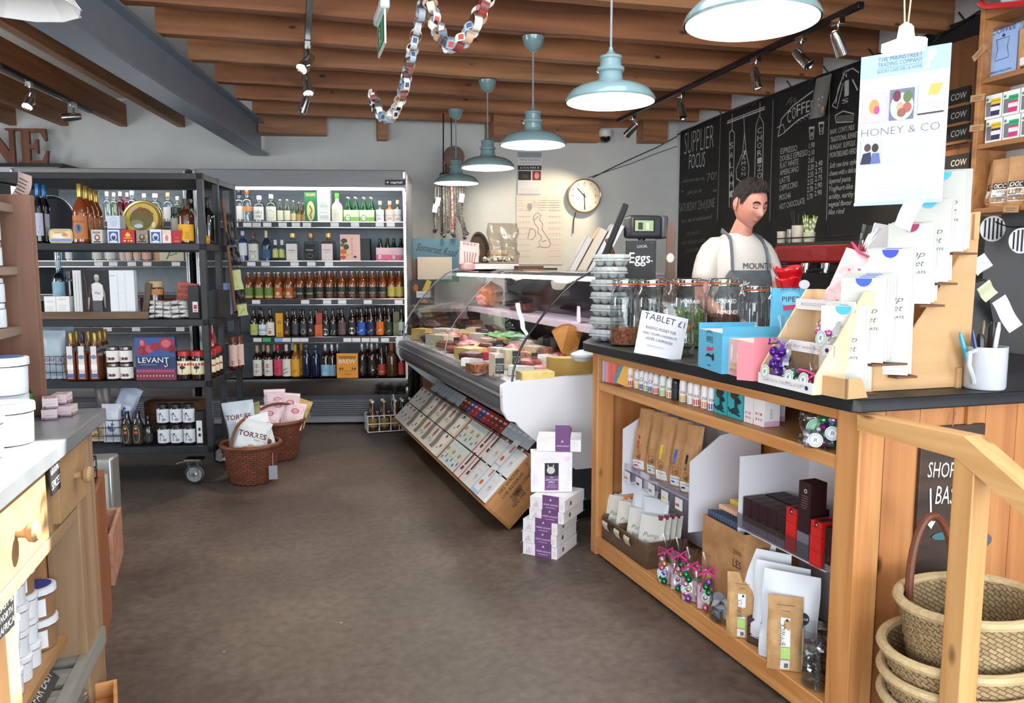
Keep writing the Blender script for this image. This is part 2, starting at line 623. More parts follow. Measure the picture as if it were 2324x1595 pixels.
for i,(x,y)in enumerate(((-.899,8.40),(-1.437,8.52),(-1.976,8.65),(-2.45,8.76),(-2.98,8.88))):
 g=G();g.box(-.07,0,-6.2,0,0,.215,LJ)
 struct(g,'ceiling_joist',.004,loc=(x,y,2.675),rot=(0,0,math.radians(-9.8)))
# pendants
ENAMEL=P('#7c989c',.18,0,.6)
LINING=P('#f6f3ec',.35)
def pendant(y,x,label,cord_top=2.712,power=17):
 t=thing('pendant_lamp',label,'lamp',(x,y,2.068),0,'duck egg blue enamel pendant lamps over the deli counter')
 out=[(.205,0),(.207,.006),(.2,.022),(.178,.048),(.14,.068),(.1,.078),(.066,.086),(.056,.1)]
 g=G();g.lathe(out,ENAMEL,40,close=False);g.obj('shade',t)
 g=G();g.lathe([(r-.006 if r>.06 else r-.004,z-.002)for r,z in out],LINING,40,close=False);g.obj('shade_lining',t)
 g=G();g.lathe([(.056,.098),(.054,.128),(.063,.135),(.063,.15),(.05,.156),(.048,.185),(.052,.19),(.052,.2),(.03,.208),(.012,.224),(.009,.24)],ENAMEL,24);g.obj('lamp_holder',t)
 g=G();g.lathe([(.02,.1),(.03,.07),(.043,.045),(.03,.016),(0,.008)],EM('#fff1d8',14),16,close=False);g.obj('bulb',t)
 g=G();g.tube([(0,0,.23),(0,0,cord_top-2.068-.02)],.0055,P('#8d959a',.5),8);g.obj('cord',t)
 ct=cord_top-2.068
 g=G();g.lathe([(.012,ct-.085),(.03,ct-.08),(.055,ct-.05),(.066,ct-.015),(.07,ct)],ENAMEL,24);g.obj('ceiling_rose',t)
 lamp('pendant_glow','POINT',(x,y,2.075),power,(1,.93,.82),shadow_soft_size=.07)
for k,(y,x,n_)in enumerate(((2.17,1.40,'largest blue enamel pendant lamp, cut off by the ceiling line, above the coffee poster'),(3.36,1.445,'blue enamel pendant lamp hanging in front of the wall clock, shade over egg boxes'),(4.66,1.49,'blue enamel pendant lamp hanging before the wine tasting notice'),(5.81,1.497,'blue enamel pendant lamp, second from the hanging rope bunch'),(6.95,1.497,'blue enamel pendant lamp in front of the hanging rope bunch and round wooden board'))):
 pendant(y,x,n_)
# track lights
TRK=P('#15151a',.35)
def track(label,x0,y0,x1,y1,z):
 t=thing('lighting_track',label,'light track',(x0,y0,z),math.atan2(y1-y0,x1-x0)-PI/2)
 L=math.hypot(x1-x0,y1-y0)
 g=G();g.box(-.018,.018,0,L,0,.033,TRK);g.obj('rail',t,.003)
 g=G();g.box(-.02,.02,-.02,0,-.001,.035,TRK);g.obj('end_cap',t,.004)
def spot(label,p,aim,lit,group):
 """p: the adapter's top under the track; aim: direction of the head"""
 t=thing('spotlight',label,'spotlight',p,0,group)
 g=G();g.box(-.02,.02,-.035,.035,-.035,0,CHROME);g.obj('adapter',t,.003)
 g=G();g.tube([(0,0,-.035),(0,0,-.1)],.006,CHROME,8);g.obj('stem',t)
 d=Vector(aim).normalized()
 m=TR(0,0,-.115)@d.to_track_quat('Z','Y').to_matrix().to_4x4()
 g=G(m)
 g.lathe([(.012,-.055),(.024,-.05),(.03,-.02),(.034,.05),(.036,.085),(.033,.088),(.029,.08)],CHROME,20,close=False)
 g.lathe([(.006,-.01),(.006,.01)],CHROME,8,TR(.038,0,.05)@RY(90))
 g.obj('lamp_head',t)
 g=G(m)
 g.lathe([(0,.076),(.029,.076)],EM('#ffdf9a',42)if lit else P('#34343a',.1,.5),20,close=False)
 g.obj('lens',t)
 if lit:
  q=Vector(p)+m@Vector((0,0,.11))
  lamp('spot_beam','SPOT',q,60,(1,.80,.52),aim=q+d,spot_size=math.radians(62),spot_blend=.6,shadow_soft_size=.03)
track('long black track across the joists above the menu blackboards',2.972,3.60,3.075,6.95,2.684)
for u,v,aim,lit,lb in((1913,44,(.5,.1,-.75),1,'lit chrome spotlight at the near end of the blackboard track'),(1834,84,(.25,-.5,-.6),0,'unlit chrome spotlight, second along the blackboard track, tilted towards the counter'),(1741,133,(.2,-.1,-1),1,'lit chrome spotlight pointing straight down before the chorizo drawing'),(1556,211,(.05,-.35,-1),0,'unlit chrome spotlight above the SUPPLIER FOCUS blackboard'),(1432,262,(-.5,.75,-.75),1,'dark bodied spotlight turned to the wall beside the dome security camera')):
 q=Zp(u,v,2.684)
 q.x=2.972+(q.y-3.6)*.0307
 spot(lb,q,aim,lit,'chrome track spotlights')
track('black track running under the joists beside the exit sign',.15,3.2,.178,6.45,2.684)
for u,v,aim,lit,lb in((698,95,(-.35,-.4,-.5),1,'glowing chrome spotlight nearest the exit sign on the aisle track'),(706,150,(.1,-.45,-.9),1,'lit chrome spotlight in the middle of the aisle track'),(692,196,(-.25,.1,-.7),0,'unlit chrome spotlight at the far end of the aisle track')):
 q=Zp(u,v,2.684)
 q.x=.15+(q.y-3.2)*.0086
 spot(lb,q,aim,lit,'chrome track spotlights')
a,b_=Zp(0,145,2.67),Zp(206,250,2.67)
track('black track under the joists over the rack of bottles',a.x,a.y,b_.x,b_.y,2.642)
for u,v,aim,lit,lb in((66,186,(-.1,-.5,-.7),1,'glowing chrome spotlight over the wooden NE letters'),(166,232,(-.9,-.2,-.15),0,'unlit chrome spotlight lying sideways over the bottle rack')):
 q=Zp(u,v,2.642)
 spot(lb,q,aim,lit,'chrome track spotlights')
# exit sign
ex=Dp(874,55,3.5)
EXF=Fr((ex.x,ex.y,0),-90)
t=thing('exit_sign','green and white exit sign seen edge-on under the joists','sign',(ex.x,ex.y+.13,2.33),-PI/2)
g=G();g.box(-.135,.135,-.004,.004,0,.15,P('#e9efec',.3));g.obj('sign_panel',t)
g=G()
for sgn in(0,180):
 g.deco([('r',-12,1.5,12,13.5,'#0f7a45'),('c',-4,11,.9,.9,'#f2f6f4'),('l',[(-4,9.5),(-3.5,6.5),(-5.5,3)],1.2,'#f2f6f4'),('l',[(-3.5,6.5),(-1.5,4.5),(-1,2.5)],1.2,'#f2f6f4'),('l',[(-6,8),(-4,9.3),(-2,7.5)],.9,'#f2f6f4'),('r',3,2.5,8,12.5,'#f2f6f4'),('r',4,3,7,12,'#0f7a45')],.01,RZ(sgn),warp=lambda x,y,e:(x,-.0045-e,y))
g.obj('pictogram_print',t)
g=G();g.box(-.15,.15,-.022,.022,.15,.195,P('#d7e3e2',.35));g.obj('light_housing',t,.01)
g=G();g.tube([(-.1,0,.19),(-.1,0,.39)],.003,CHROME,6);g.obj('hanger',t);g=G();g.tube([(.1,0,.19),(.1,0,.39)],.003,CHROME,6);g.obj('hanger',t)
# paper chains made of magazine pages
def paper_chain(label,pts,r0,seed):
 rr_=random.Random(seed)
 cols=['#d6dce4','#8ea2b8','#c9a58a','#3a3838','#e9e7e4','#5b4b45','#a9bfd6','#e2dccf','#7d3b34','#c7cdd2','#f1efea']
 t=thing('paper_chain',label,'paper chain',pts[0])
 o0=pts[0]
 seg=[(pts[i+1]-pts[i]).length for i in range(len(pts)-1)]
 tot=sum(seg)
 nl=int(tot/(r0*1.12))
 g=G()
 for k in range(nl+1):
  s_=tot*k/nl
  i=0
  while i<len(seg)-1 and s_>seg[i]:
   s_-=seg[i];i+=1
  p=pts[i].lerp(pts[i+1],min(s_/seg[i],1))
  d=(pts[i+1]-pts[i]).normalized()
  m=TR(*(p-o0))@d.to_track_quat('X','Y').to_matrix().to_4x4()@RX(90*(k%2)+rr_.uniform(-25,25))
  R_=r0*rr_.uniform(.92,1.08)
  wd=r0*1.0
  c1,c2_=P(rr_.choice(cols),.45),P(rr_.choice(cols),.45)
  nn=20
  for q,mt in((0,c1),(1,c2_)):
   vs,fs=[],[]
   for j in range(nn//2+1):
    a=PI*q+PI*j/(nn//2)
    for zz in(-wd/2,wd/2):
     vs.append((math.cos(a)*R_,math.sin(a)*R_*.9,zz))
   for j in range(nn//2):
    fs.append((2*j,2*j+2,2*j+3,2*j+1))
   g.add(vs,fs,mt,m)
   a0=PI*q+rr_.uniform(.3,1.2)
   pc=P(rr_.choice(['#22222a','#b9b2a8','#6b5a4e','#fbfaf8','#40506a','#b0463c']),.5)
   vs=[(math.cos(a0+e)*R_*1.01,math.sin(a0+e)*R_*.91,z_)for e in(0,.25,.5,.75)for z_ in(-wd*.35,wd*.35)]
   g.add(vs,[(2*j,2*j+2,2*j+3,2*j+1)for j in range(3)],pc,m)
 g.obj('paper_chain_links',t)
def curve_pts(px,D0,D1):
 """a smooth run through pixel points, its depth easing from D0 to D1"""
 N=len(px)
 P3=[Dp(u,v,D0+(D1-D0)*i/(N-1))for i,(u,v)in enumerate(px)]
 out=[]
 for i in range(N-1):
  p0,p1,p2,p3=P3[max(i-1,0)],P3[i],P3[i+1],P3[min(i+2,N-1)]
  for k in range(8):
   q=k/8
   out.append(.5*((2*p1)+(p2-p0)*q+(2*p0-5*p1+4*p2-p3)*q*q+(3*p1-p0-3*p2+p3)*q**3))
 return out+[P3[-1]]
paper_chain('dangling chain of torn magazine pages with its tail curling up',curve_pts([(962,-30),(955,30),(938,105),(920,185),(905,235),(882,268),(860,256),(846,214)],3.2,3.9),.028,3)
paper_chain('bright paper chain looping between joists beside the pendant lamps',curve_pts([(968,-30),(982,30),(1000,80),(1026,105),(1058,84),(1085,40),(1115,-25)],3.1,2.6),.03,5)
# dome camera
q=BW.y(1375,272,-.1)
q=BW.w(q.x,-.1,2.62)
t=thing('security_camera','small white dome security camera under the back wall beam end','camera',q)
g=G();g.lathe([(.065,.05),(.07,.03),(.066,0),(.055,-.012)],P('#e8e6e2',.4),24);g.obj('housing',t)
g=G();g.lathe([(.052,-.01),(.048,-.04),(.03,-.062),(0,-.07)],P('#15151b',.06,0,.5),24,close=False);g.obj('dome',t)
# white paper lamp at the ceiling corner
q=Dp(40,-22,2.7)
t=thing('paper_lampshade','white folded paper lampshade under the steel beam, partly out of view','lampshade',q)
g=G()
PW=P('#e9e8e6',.6)
for k in range(12):
 a=2*PI*k/12
 for j,(ra,rb,z0,z1)in enumerate(((.10,.17,0,.1),(.12,.19,-.05,.05))):
  c_,s_=math.cos(a+j*.26),math.sin(a+j*.26)
  tx,ty=-s_*.055,c_*.055
  vs=[(c_*ra-tx,s_*ra-ty,z1),(c_*ra+tx,s_*ra+ty,z1),(c_*rb+tx*1.1,s_*rb+ty*1.1,z0),(c_*rb-tx*1.1,s_*rb-ty*1.1,z0)]
  vs+=[(x*.985,y*.985,z)for x,y,z in vs]
  g.add(vs,[(0,1,2,3),(7,6,5,4),(0,4,5,1),(1,5,6,2),(2,6,7,3),(3,7,4,0)],PW)
g.obj('paper_leaves',t)
g=G();g.lathe([(.11,.098),(.02,.12),(.006,.13)],PW,12);g.tube([(0,0,.12),(0,0,.55)],.004,PW,6);g.obj('cord',t)
# bottles, jars, boxes: parts shared between copies
SHAPES={'wine':([(.86,0),(.98,.012),(1,.03),(1,.58),(.93,.63),(.7,.69),(.42,.75),(.36,.80),(.34,.93)],(.38,.80,1.)),'beer':([(.86,0),(.98,.015),(1,.04),(1,.52),(.92,.60),(.66,.70),(.45,.79),(.37,.88),(.35,.955)],(.42,.95,1.)),'gin':([(.9,0),(.99,.012),(1,.03),(1,.60),(.95,.66),(.78,.71),(.45,.74),(.37,.77),(.36,.86)],(.44,.85,1.)),'tall':([(.86,0),(.98,.01),(1,.03),(1,.50),(.93,.58),(.6,.68),(.36,.75),(.3,.8),(.29,.93)],(.33,.74,1.)),'flask':([(.8,0),(.98,.02),(1,.05),(1.02,.35),(.98,.55),(.75,.64),(.4,.70),(.33,.74),(.32,.84)],(.42,.82,1.)),'jar':([(.9,0),(.99,.02),(1,.06),(1,.74),(.95,.8),(.88,.83)],(.93,.82,1.)),'tub':([(.88,0),(.92,.02),(.97,.8)],(1.04,.78,1.)),'clip':([(.86,0),(.98,.012),(1,.03),(1,.6),(.9,.68),(.45,.78),(.40,.9),(.44,.91)],(.5,.89,1.)),'small':([(.9,0),(1,.03),(1,.6),(.9,.68),(.5,.74),(.46,.78)],(.55,.76,1.)),'bell':([(.86,0),(1,.02),(1.02,.3),(.9,.5),(.55,.68),(.38,.78),(.34,.93)],(.38,.92,1.)),}
_parts={}
def cyl_warp(r):
 return lambda x,y,e:(math.sin(x/r)*(r+e),-math.cos(x/r)*(r+e),y)
def bottle_parts(shape,r,h,glass,cap,lab=None,print_=(),square=False,n=18,label_mat=None):
 """lab = (z0, z1, colour, half arc in degrees); print_ uses units of r, y from the label foot"""
 r,h=round(r,3),round(h,3)
 k=(shape,r,h,id(glass),id(cap),lab,repr(print_),square)
 if k in _parts:
  return _parts[k]
 prof,(cr_,c0,c1)=SHAPES[shape]
 out=[]
 nn,kx=(4,1.25)if square else(n,1.)
 M0=RZ(45)if square else None
 g=G()
 if square:
  body=[(a*r*kx,z*h)for a,z in prof if a>.6]
  g.lathe(body,glass,4,M0)
  g.lathe([(a*r,z*h)for a,z in prof if a<=.6]or[(cr_*r,c0*h)],glass,12)
 else:
  g.lathe([(a*r,z*h)for a,z in prof],glass,n,close=True)
 out.append(('glass_body',g.mesh()))
 if cap is not None:
  g=G()
  rr_=cr_*r
  g.lathe([(rr_*.96,c0*h),(rr_,c0*h+.001),(rr_,h-.002),(rr_*.9,h)],cap,14)
  out.append(('cap' if shape!='tub' else 'lid',g.mesh()))
 if lab:
  z0,z1,col,arc=lab
  z0,z1=z0*h,z1*h
  lm=col if not isinstance(col,str)else P(col,.6)
  g=G()
  if square:
   s_=r*kx*.7071
   wd=s_*arc/90.
   wp=lambda x,y,e:(x,-s_-e,y)
   g.add([wp(x,y,.0006)for x,y in((-wd,z0),(wd,z0),(wd,z1),(-wd,z1))],[(0,1,2,3)],lm)
  else:
   a=math.radians(arc)
   wp=cyl_warp(r)
   g.lathe([(r*1.015,z0),(r*1.015,z1)],lm,14,None,-PI/2-a,-PI/2+a)
  if print_:
   wq=(lambda x,y,e:wp(x,y+z0,e+(r*.018 if not square else.001)))
   g.deco(print_,r,eps=.0003,warp=wq)
  out.append(('label_print',g.mesh()))
 _parts[k]=out
 return out
def inst(name,label,cat,loc,parts,rz=0.,group=None,rot=None):
 t=thing(name,label,cat,loc,rz,group,rot)
 for p in parts:
  link(p[0],p[1],t)
 return t
def carton_parts(w,d,h,col,prints=(),side=None,top=None,sc=None,r=.5,name='label_print',extra=None):
 """a card box, its front on -Y at y=0; prints in percent of width with y up from the foot"""
 g=G()
 m=col if not isinstance(col,str)else P(col,r)
 g.box(-w/2,w/2,0,d,0,h,m)
 out=[('carton',g.mesh())]
 if prints or side or top:
  g=G()
  g.deco(prints,sc or w/100)
  if side:
   g.deco(side,d/100,warp=lambda x,y,e:(w/2+e,x+d/2,y))
   g.deco(side,d/100,warp=lambda x,y,e:(-w/2-e,d/2-x,y))
  if top:
   g.deco(top,w/100,warp=lambda x,y,e:(x,y,h+e))
  out.append((name,g.mesh()))
 return out
def camD(p):return(p-CAM).dot(FWD)
# wall fridges
FRG=Fr(Zp(928,962,0),-math.degrees(WB))
xr=0.
def fx(u,v,c=0):return FRG.y(u,v,c)
Z_=lambda v:fx(740,v).z
zt=Z_(383)
ROWS=[505,594,680,766,858]
xl=fx(448,600).x
GREYM=P('#8f9297',.45,.3)
DARKM=P('#3b3d42',.4,.3)
TICKET=P('#e9e7e6',.6)
def fridge(label,xa,xb,rows,tickets,light):
 t=thing('display_fridge',label,'fridge',FRG.o,FRG.a)
 D_=.78
 g=G();g.box(xa,xb,.66,D_,.12,zt,P('#a9adb2',.4));g.obj('back_panel',t)
 pm=SPECK('#868f96','#9aa3aa',9,.4,.3,.7,.03)
 g=G();g.box(xa+.03,xb-.03,.655,.66,Z_(858),Z_(424),pm);g.obj('perforated_lining',t)
 for x0 in(xa,xb-.022):
  g=G()
  g.prism([(0.,.1),(D_,.1),(D_,zt),(.06,zt),(.0,zt-.1)],x0,x0+.022,P('#77797f',.35,.4),axis='X')
  g.obj('end_panel',t)
 for x0 in(xa-.004,xb-.022):
  g=G();g.box(x0,x0+.026,-.02,.012,.1,zt-.02,CHROME);g.obj('edge_trim',t,.004)
 g=G()
 g.prism([(.06,zt),(.0,zt-.012),(-.045,Z_(426)),(.02,Z_(424)),(.3,zt-.02)],xa,xb,SPECK('#c4cad0','#dadde0',3,.48,.3,.7,.02,1.,(1,40,40)),axis='X');g.obj('canopy',t)
 g=G();g.box(xa+.02,xb-.02,-.03,.015,Z_(431),Z_(425),EM('#f6f9ff',light));g.obj('light_tube',t)
 g=G();g.box(xa,xb,.0,.66,zt-.07,zt-.05,GREYM);g.obj('inner_roof',t)
 for v in rows:
  z1=Z_(v)
  z0=Z_(v+11)
  s_=link('shelf',G().box(xa+.022,xb-.022,.01,.62,z0+.012,z1,P('#9ca1a7',.3,.6)).mesh(),t)
  g=G();g.box(xa+.022,xb-.022,-.006,.01,z0,z1+.006,P('#2c2d31',.4));g.box(xa+.022,xb-.022,-.008,-.004,z1+.004,z1+.008,CHROME);g.box(xa+.022,xb-.022,-.008,-.004,z0-.003,z0,CHROME)
  link('ticket_rail',g.mesh(),s_)
 for u,v,col in tickets:
  p=fx(u,v+5)
  if xa<p.x<xb:
   g=G();g.box(p.x-.033,p.x+.033,-.0095,-.0065,p.z-.016,p.z+.016,P(col,.6));g.obj('price_ticket',t)
 zd=Z_(858)
 g=G();g.box(xa,xb,-.03,.62,zd-.03,zd,STEEL);g.obj('deck',t)
 g=G();g.prism([(-.035,zd),(-.035,zd-.03),(.0,Z_(896)),(.05,Z_(896)),(.05,zd)],xa,xb,STEEL,axis='X');g.obj('front_band',t)
 g=G();g.box(xa,xb,.02,.6,.11,Z_(897),P('#4a4c52',.4,.3));g.obj('plinth',t)
 g=G()
 zg0,zg1=Z_(946),Z_(908)
 k=8
 for s0,s1 in((xa+.06,(xa+xb)/2-.03),((xa+xb)/2+.03,xb-.3)):
  for i in range(k):
   z=zg0+(zg1-zg0)*(i+.5)/k
   g.prism([(.0,z-.006),(.022,z+.008),(.022,z+.014),(0,z+.0)],s0,s1,P('#85888d',.35,.5),axis='X')
 g.obj('grille_slats',t)
 g=G();g.box(xa,xb,.015,.1,0.02,.11,P('#96989b',.4,.4));g.obj('kick_board',t)
 for x0 in(xa+.06,xb-.1):
  g=G();g.lathe([(.02,0),(.02,.03)],BLACK,10,TR(x0,.15,0));g.obj('foot',t)
 return t
tick=[(562,505,'#e6e4e6'),(583,505,'#cfcfd4'),(607,505,'#e6e4e6'),(642,505,'#e6e4e6'),(672,505,'#e6e4e6'),(697,505,'#e6e4e6'),(760,505,'#e6e4e6'),(806,505,'#e6e4e6'),(862,505,'#e6e4e6'),(887,505,'#e6e4e6'),(532,505,'#e6e4e6'),(571,594,'#e6e4e6'),(603,594,'#cfcfd4'),(669,594,'#e6e4e6'),(707,594,'#e6e4e6'),(747,594,'#e6e4e6'),(582,680,'#e6e4e6'),(693,680,'#e6e4e6'),(743,680,'#e6e4e6'),(777,680,'#e6e4e6'),(835,680,'#e6e4e6'),(905,680,'#e6e4e6'),(585,766,'#dcdce0'),(606,766,'#3fae62'),(633,766,'#8fb0d8'),(651,766,'#e6e4e6'),(672,766,'#e6e4e6'),(691,766,'#e6e4e6'),(789,766,'#e6e4e6'),(809,766,'#e6e4e6'),(830,766,'#e6e4e6'),(850,766,'#e6e4e6'),(874,766,'#e6e4e6'),(912,766,'#e6e4e6')]
fridge('stainless steel wall fridge full of gin, cider and ale beside the deli counter',xl,0,ROWS[:4],tick,9)
xl2=fx(40,600).x
LROWS=[505,594,668,742]
fridge('stainless steel wall fridge behind the black bottle rack',xl2,xl-.06,LROWS,[(u,v,'#e6e4e6')for u,v in((225,594),(258,594),(300,594),(335,594),(400,594),(310,742),(245,742),(410,742))],9)
g=G().deco([('r',-50,0,50,26,'#131318'),('c',-38,13,4,4,'#e8e8ea'),('t','capital',6,8,12,60,{},'#f0f0f2')],.0016)
p=fx(898,416)
o=link('maker_plate_print',g.mesh(),None)
t=thing('maker_plate','small black maker plate on the steel fridge canopy','plate',FRG.w(p.x,-.048,p.z-.018),FRG.a)
o.parent=t
ROWNAME={505:'gin shelf',594:'tall bottle shelf',680:'cider shelf',766:'ale shelf',858:'bottom deck'}
_cnt={}
def put(fr,c,u,v,w,top,zbase):
 """place by what shows: centre u, foot v, width w and top in the photograph, standing at depth c in frame fr"""
 p=fr.y(u,v,c)
 D_=camD(fr.w(p.x,c,zbase))
 return fr.w(p.x,c,zbase+.002),.5*w*D_/F_PX,(v-top)*D_/F_PX
K=P
GREEN=P('#1f5a2c',.08,0,.5)
AMBER=P('#6b3413',.08,0,.6)
CIDER=P('#7c3f1c',.08,0,.6)
BROWNG=P('#26140c',.06,0,.6)
NAVYG=P('#101737',.06,0,.6)
CL=GL('#eef4f3',.08,.75)
CLG=GL('#e2f0d8',.08,.75)
CLP=GL('#f6e6e6',.08,.75)
def t_(s,y,h,w=1.5,col=INK,x=0,**op):return('t',s,x,y,h,w,op,col)
LST=[(505,545,24,432,'gin',CL,P('#20242c',.3),(.1,.5,'#eceae4',70),(),'clear gin bottle with plain cream label'),(505,563,25,430,'gin',CL,P('#b06a3c',.3,.6),(.34,.48,'#d8935a',80),(),'clear gin bottle with copper top and orange band'),(505,590,27,444,'gin',CL,P('#d8d8d8',.3),(.1,.58,'#eceae2',60),(t_('GIN',1.0,.5,1.3),t_('YARD',.35,.4,1.2)),'clear square shouldered gin bottle with black lettering'),(505,617,24,441,'gin',CLG,P('#e8dfc4',.5),(.06,.56,'#e4e6d4',70),(('o',0,1.2,.8,.9,.08,'#b4b890'),),'pale gin bottle with cork stopper and greenish label'),(505,637,15,452,'beer',CLG,P('#c9cac6',.3,.5),(.1,.52,'#e5e2c4',80),(),'small tonic bottle with cream label'),(505,653,15,452,'beer',CLG,P('#c9cac6',.3,.5),(.1,.52,'#e5e2c4',80),(),'small tonic bottle with cream label and silver cap'),(505,667,12,455,'beer',CLG,P('#c9cac6',.3,.5),(.1,.42,'#d8cf9c',80),(),'small tonic bottle with straw coloured label'),(505,679,12,458,'beer',GL('#d9c59c',.08,.7),P('#a8a49a',.3,.5),(.1,.4,'#b49a5c',80),(),'small golden mixer bottle'),(505,689,11,460,'beer',GL('#d9c59c',.08,.7),P('#a8a49a',.3,.5),(.1,.4,'#9c8450',80),(),'little golden mixer bottle'),(505,766,26,438,'flask',P('#dfe0cc',.3),P('#58c232',.35),(.05,.5,'#e9e6d4',70),(t_('elder',1.1,.3,.9,'#b9b69c'),('l',[(-.5,.7),(.5,.7)],.05,'#b9b69c')),'milky white liqueur bottle with bright green cap'),(505,863,20,455,'flask',P('#3c6a52',.1,0,.5),P('#e0cda8',.5),(.05,.6,'#ece8e2',70),(t_('GIN',.5,.4,.9,'#41506a'),),'green gin flask with white shield label'),(505,885,21,455,'flask',P('#c46f35',.1,0,.5),P('#e0cda8',.5),(.05,.6,'#ecdcd0',70),(t_('GIN',.5,.4,.9,'#a04438'),),'orange gin flask with white shield label'),(505,903,19,453,'flask',P('#3f4c56',.1,0,.5),P('#e0cda8',.5),(.05,.6,'#ece8e6',70),(t_('GIN',.5,.4,.9,'#3a3a48'),),'dark gin flask with white shield label'),(594,553,20,524,'gin',P('#2e4470',.1,0,.5),P('#c8ccd2',.3),(.2,.6,'#dfe2e8',70),(('p',[(-1,0),(1,0),(1,.6),(-1,1.2)],'#3c5a90'),),'blue bottle with slanted white and blue label'),(594,577,24,527,'gin',CL,P('#6b4836',.6),(.04,.6,'#dcdcd4',75),(t_('OPIHR',1.5,.35),('o',0,.8,.55,.6,.08,'#77776f')),'clear bottle with large drawn white label'),(594,606,22,524,'tall',P('#24344c',.08,0,.5),P('#d9d6a4',.4),(.1,.4,'#32507c',70),(),'dark blue tall bottle'),(594,626,14,544,'small',CL,P('#d6d7d6',.3),(.18,.55,'#c8ce78',80),(('l',[(-.7,.7),(.7,.7)],.08,'#6c7438'),),'little clear bottle with lime label'),(594,641,14,544,'small',CL,P('#d6d7d6',.3),(.18,.55,'#c8ce78',80),(('l',[(-.7,.9),(.7,.9)],.08,'#6c7438'),),'little clear bottle with lime and green label'),(594,666,32,529,'gin',CL,P('#d9bb7c',.35,.4),(.05,.62,'#e2ded8',80),(t_('Hepple',1.35,.2,1.0),('l',[(-.4,1.1),(.4,1.1)],.04,'#8d8a88')),'broad square bottle with white label and gold stopper',True),(594,707,33,529,'gin',CL,P('#a88452',.35,.4),(.05,.62,'#1f1e22',80),(t_('Hepple',1.35,.2,1.0,'#e8e6e2'),('o',0,.6,.5,.3,.05,'#88868a')),'broad square bottle with black label',True),(594,747,33,529,'gin',CLP,P('#d2b070',.35,.4),(.05,.62,'#e6d8d8',80),(t_('Hepple',1.35,.2,1.0),('l',[(-.4,1.1),(.4,1.1)],.04,'#8d8a88')),'broad square bottle with blush pink label',True),]
for i,u in enumerate((566,590,611)):
 LST.append((680,u,20,618,'beer',CIDER,P('#c9c9c2',.3,.5),(.06,.44,'#66803c',75),(('r',-1.1,0,1.1,.5,'#cdbb72'),),'amber cider bottle with green and straw label'))
for i,u in enumerate((633,657)):
 LST.append((680,u,20,618,'beer',CIDER,P('#c9c9c2',.3,.5),(.06,.44,'#a8562c',75),(('r',-1.1,0,1.1,.5,'#d9a872'),('c',0,1,.5,.4,'#e4c9a0')),'amber cider bottle with burnt orange label'))
for i,u in enumerate((682,704)):
 LST.append((680,u,20,617,'beer',CIDER,P('#c9c9c2',.3,.5),(.06,.44,'#1d2a1e',75),(t_('HECKS',.8,.4,1.5,'#e6e2d4'),('l',[(-1,.5),(1,.5)],.06,'#b9a84e')),'amber cider bottle with dark green label'))
for i,u in enumerate((727,749,776,800,823,846,869)):
 LST.append((680,u,20,616,'beer',CIDER,P('#c9c9c2',.3,.5),(.06,.44,'#232c22',75),(t_('HECKS',.95,.38,1.5,'#c9c8ba'),('c',0,.5,.8,.25,'#c8553c')),'amber cider bottle with red and black label'))
for i,u in enumerate((889,907)):
 LST.append((680,u,20,616,'beer',CIDER,P('#c9c9c2',.3,.5),(.1,.44,'#b9b054',75),(('l',[(-.5,.2),(0,1.2),(.5,.2)],.08,'#5c5a24'),),'amber cider bottle with yellow figure label'))
A='dark ale bottle with '
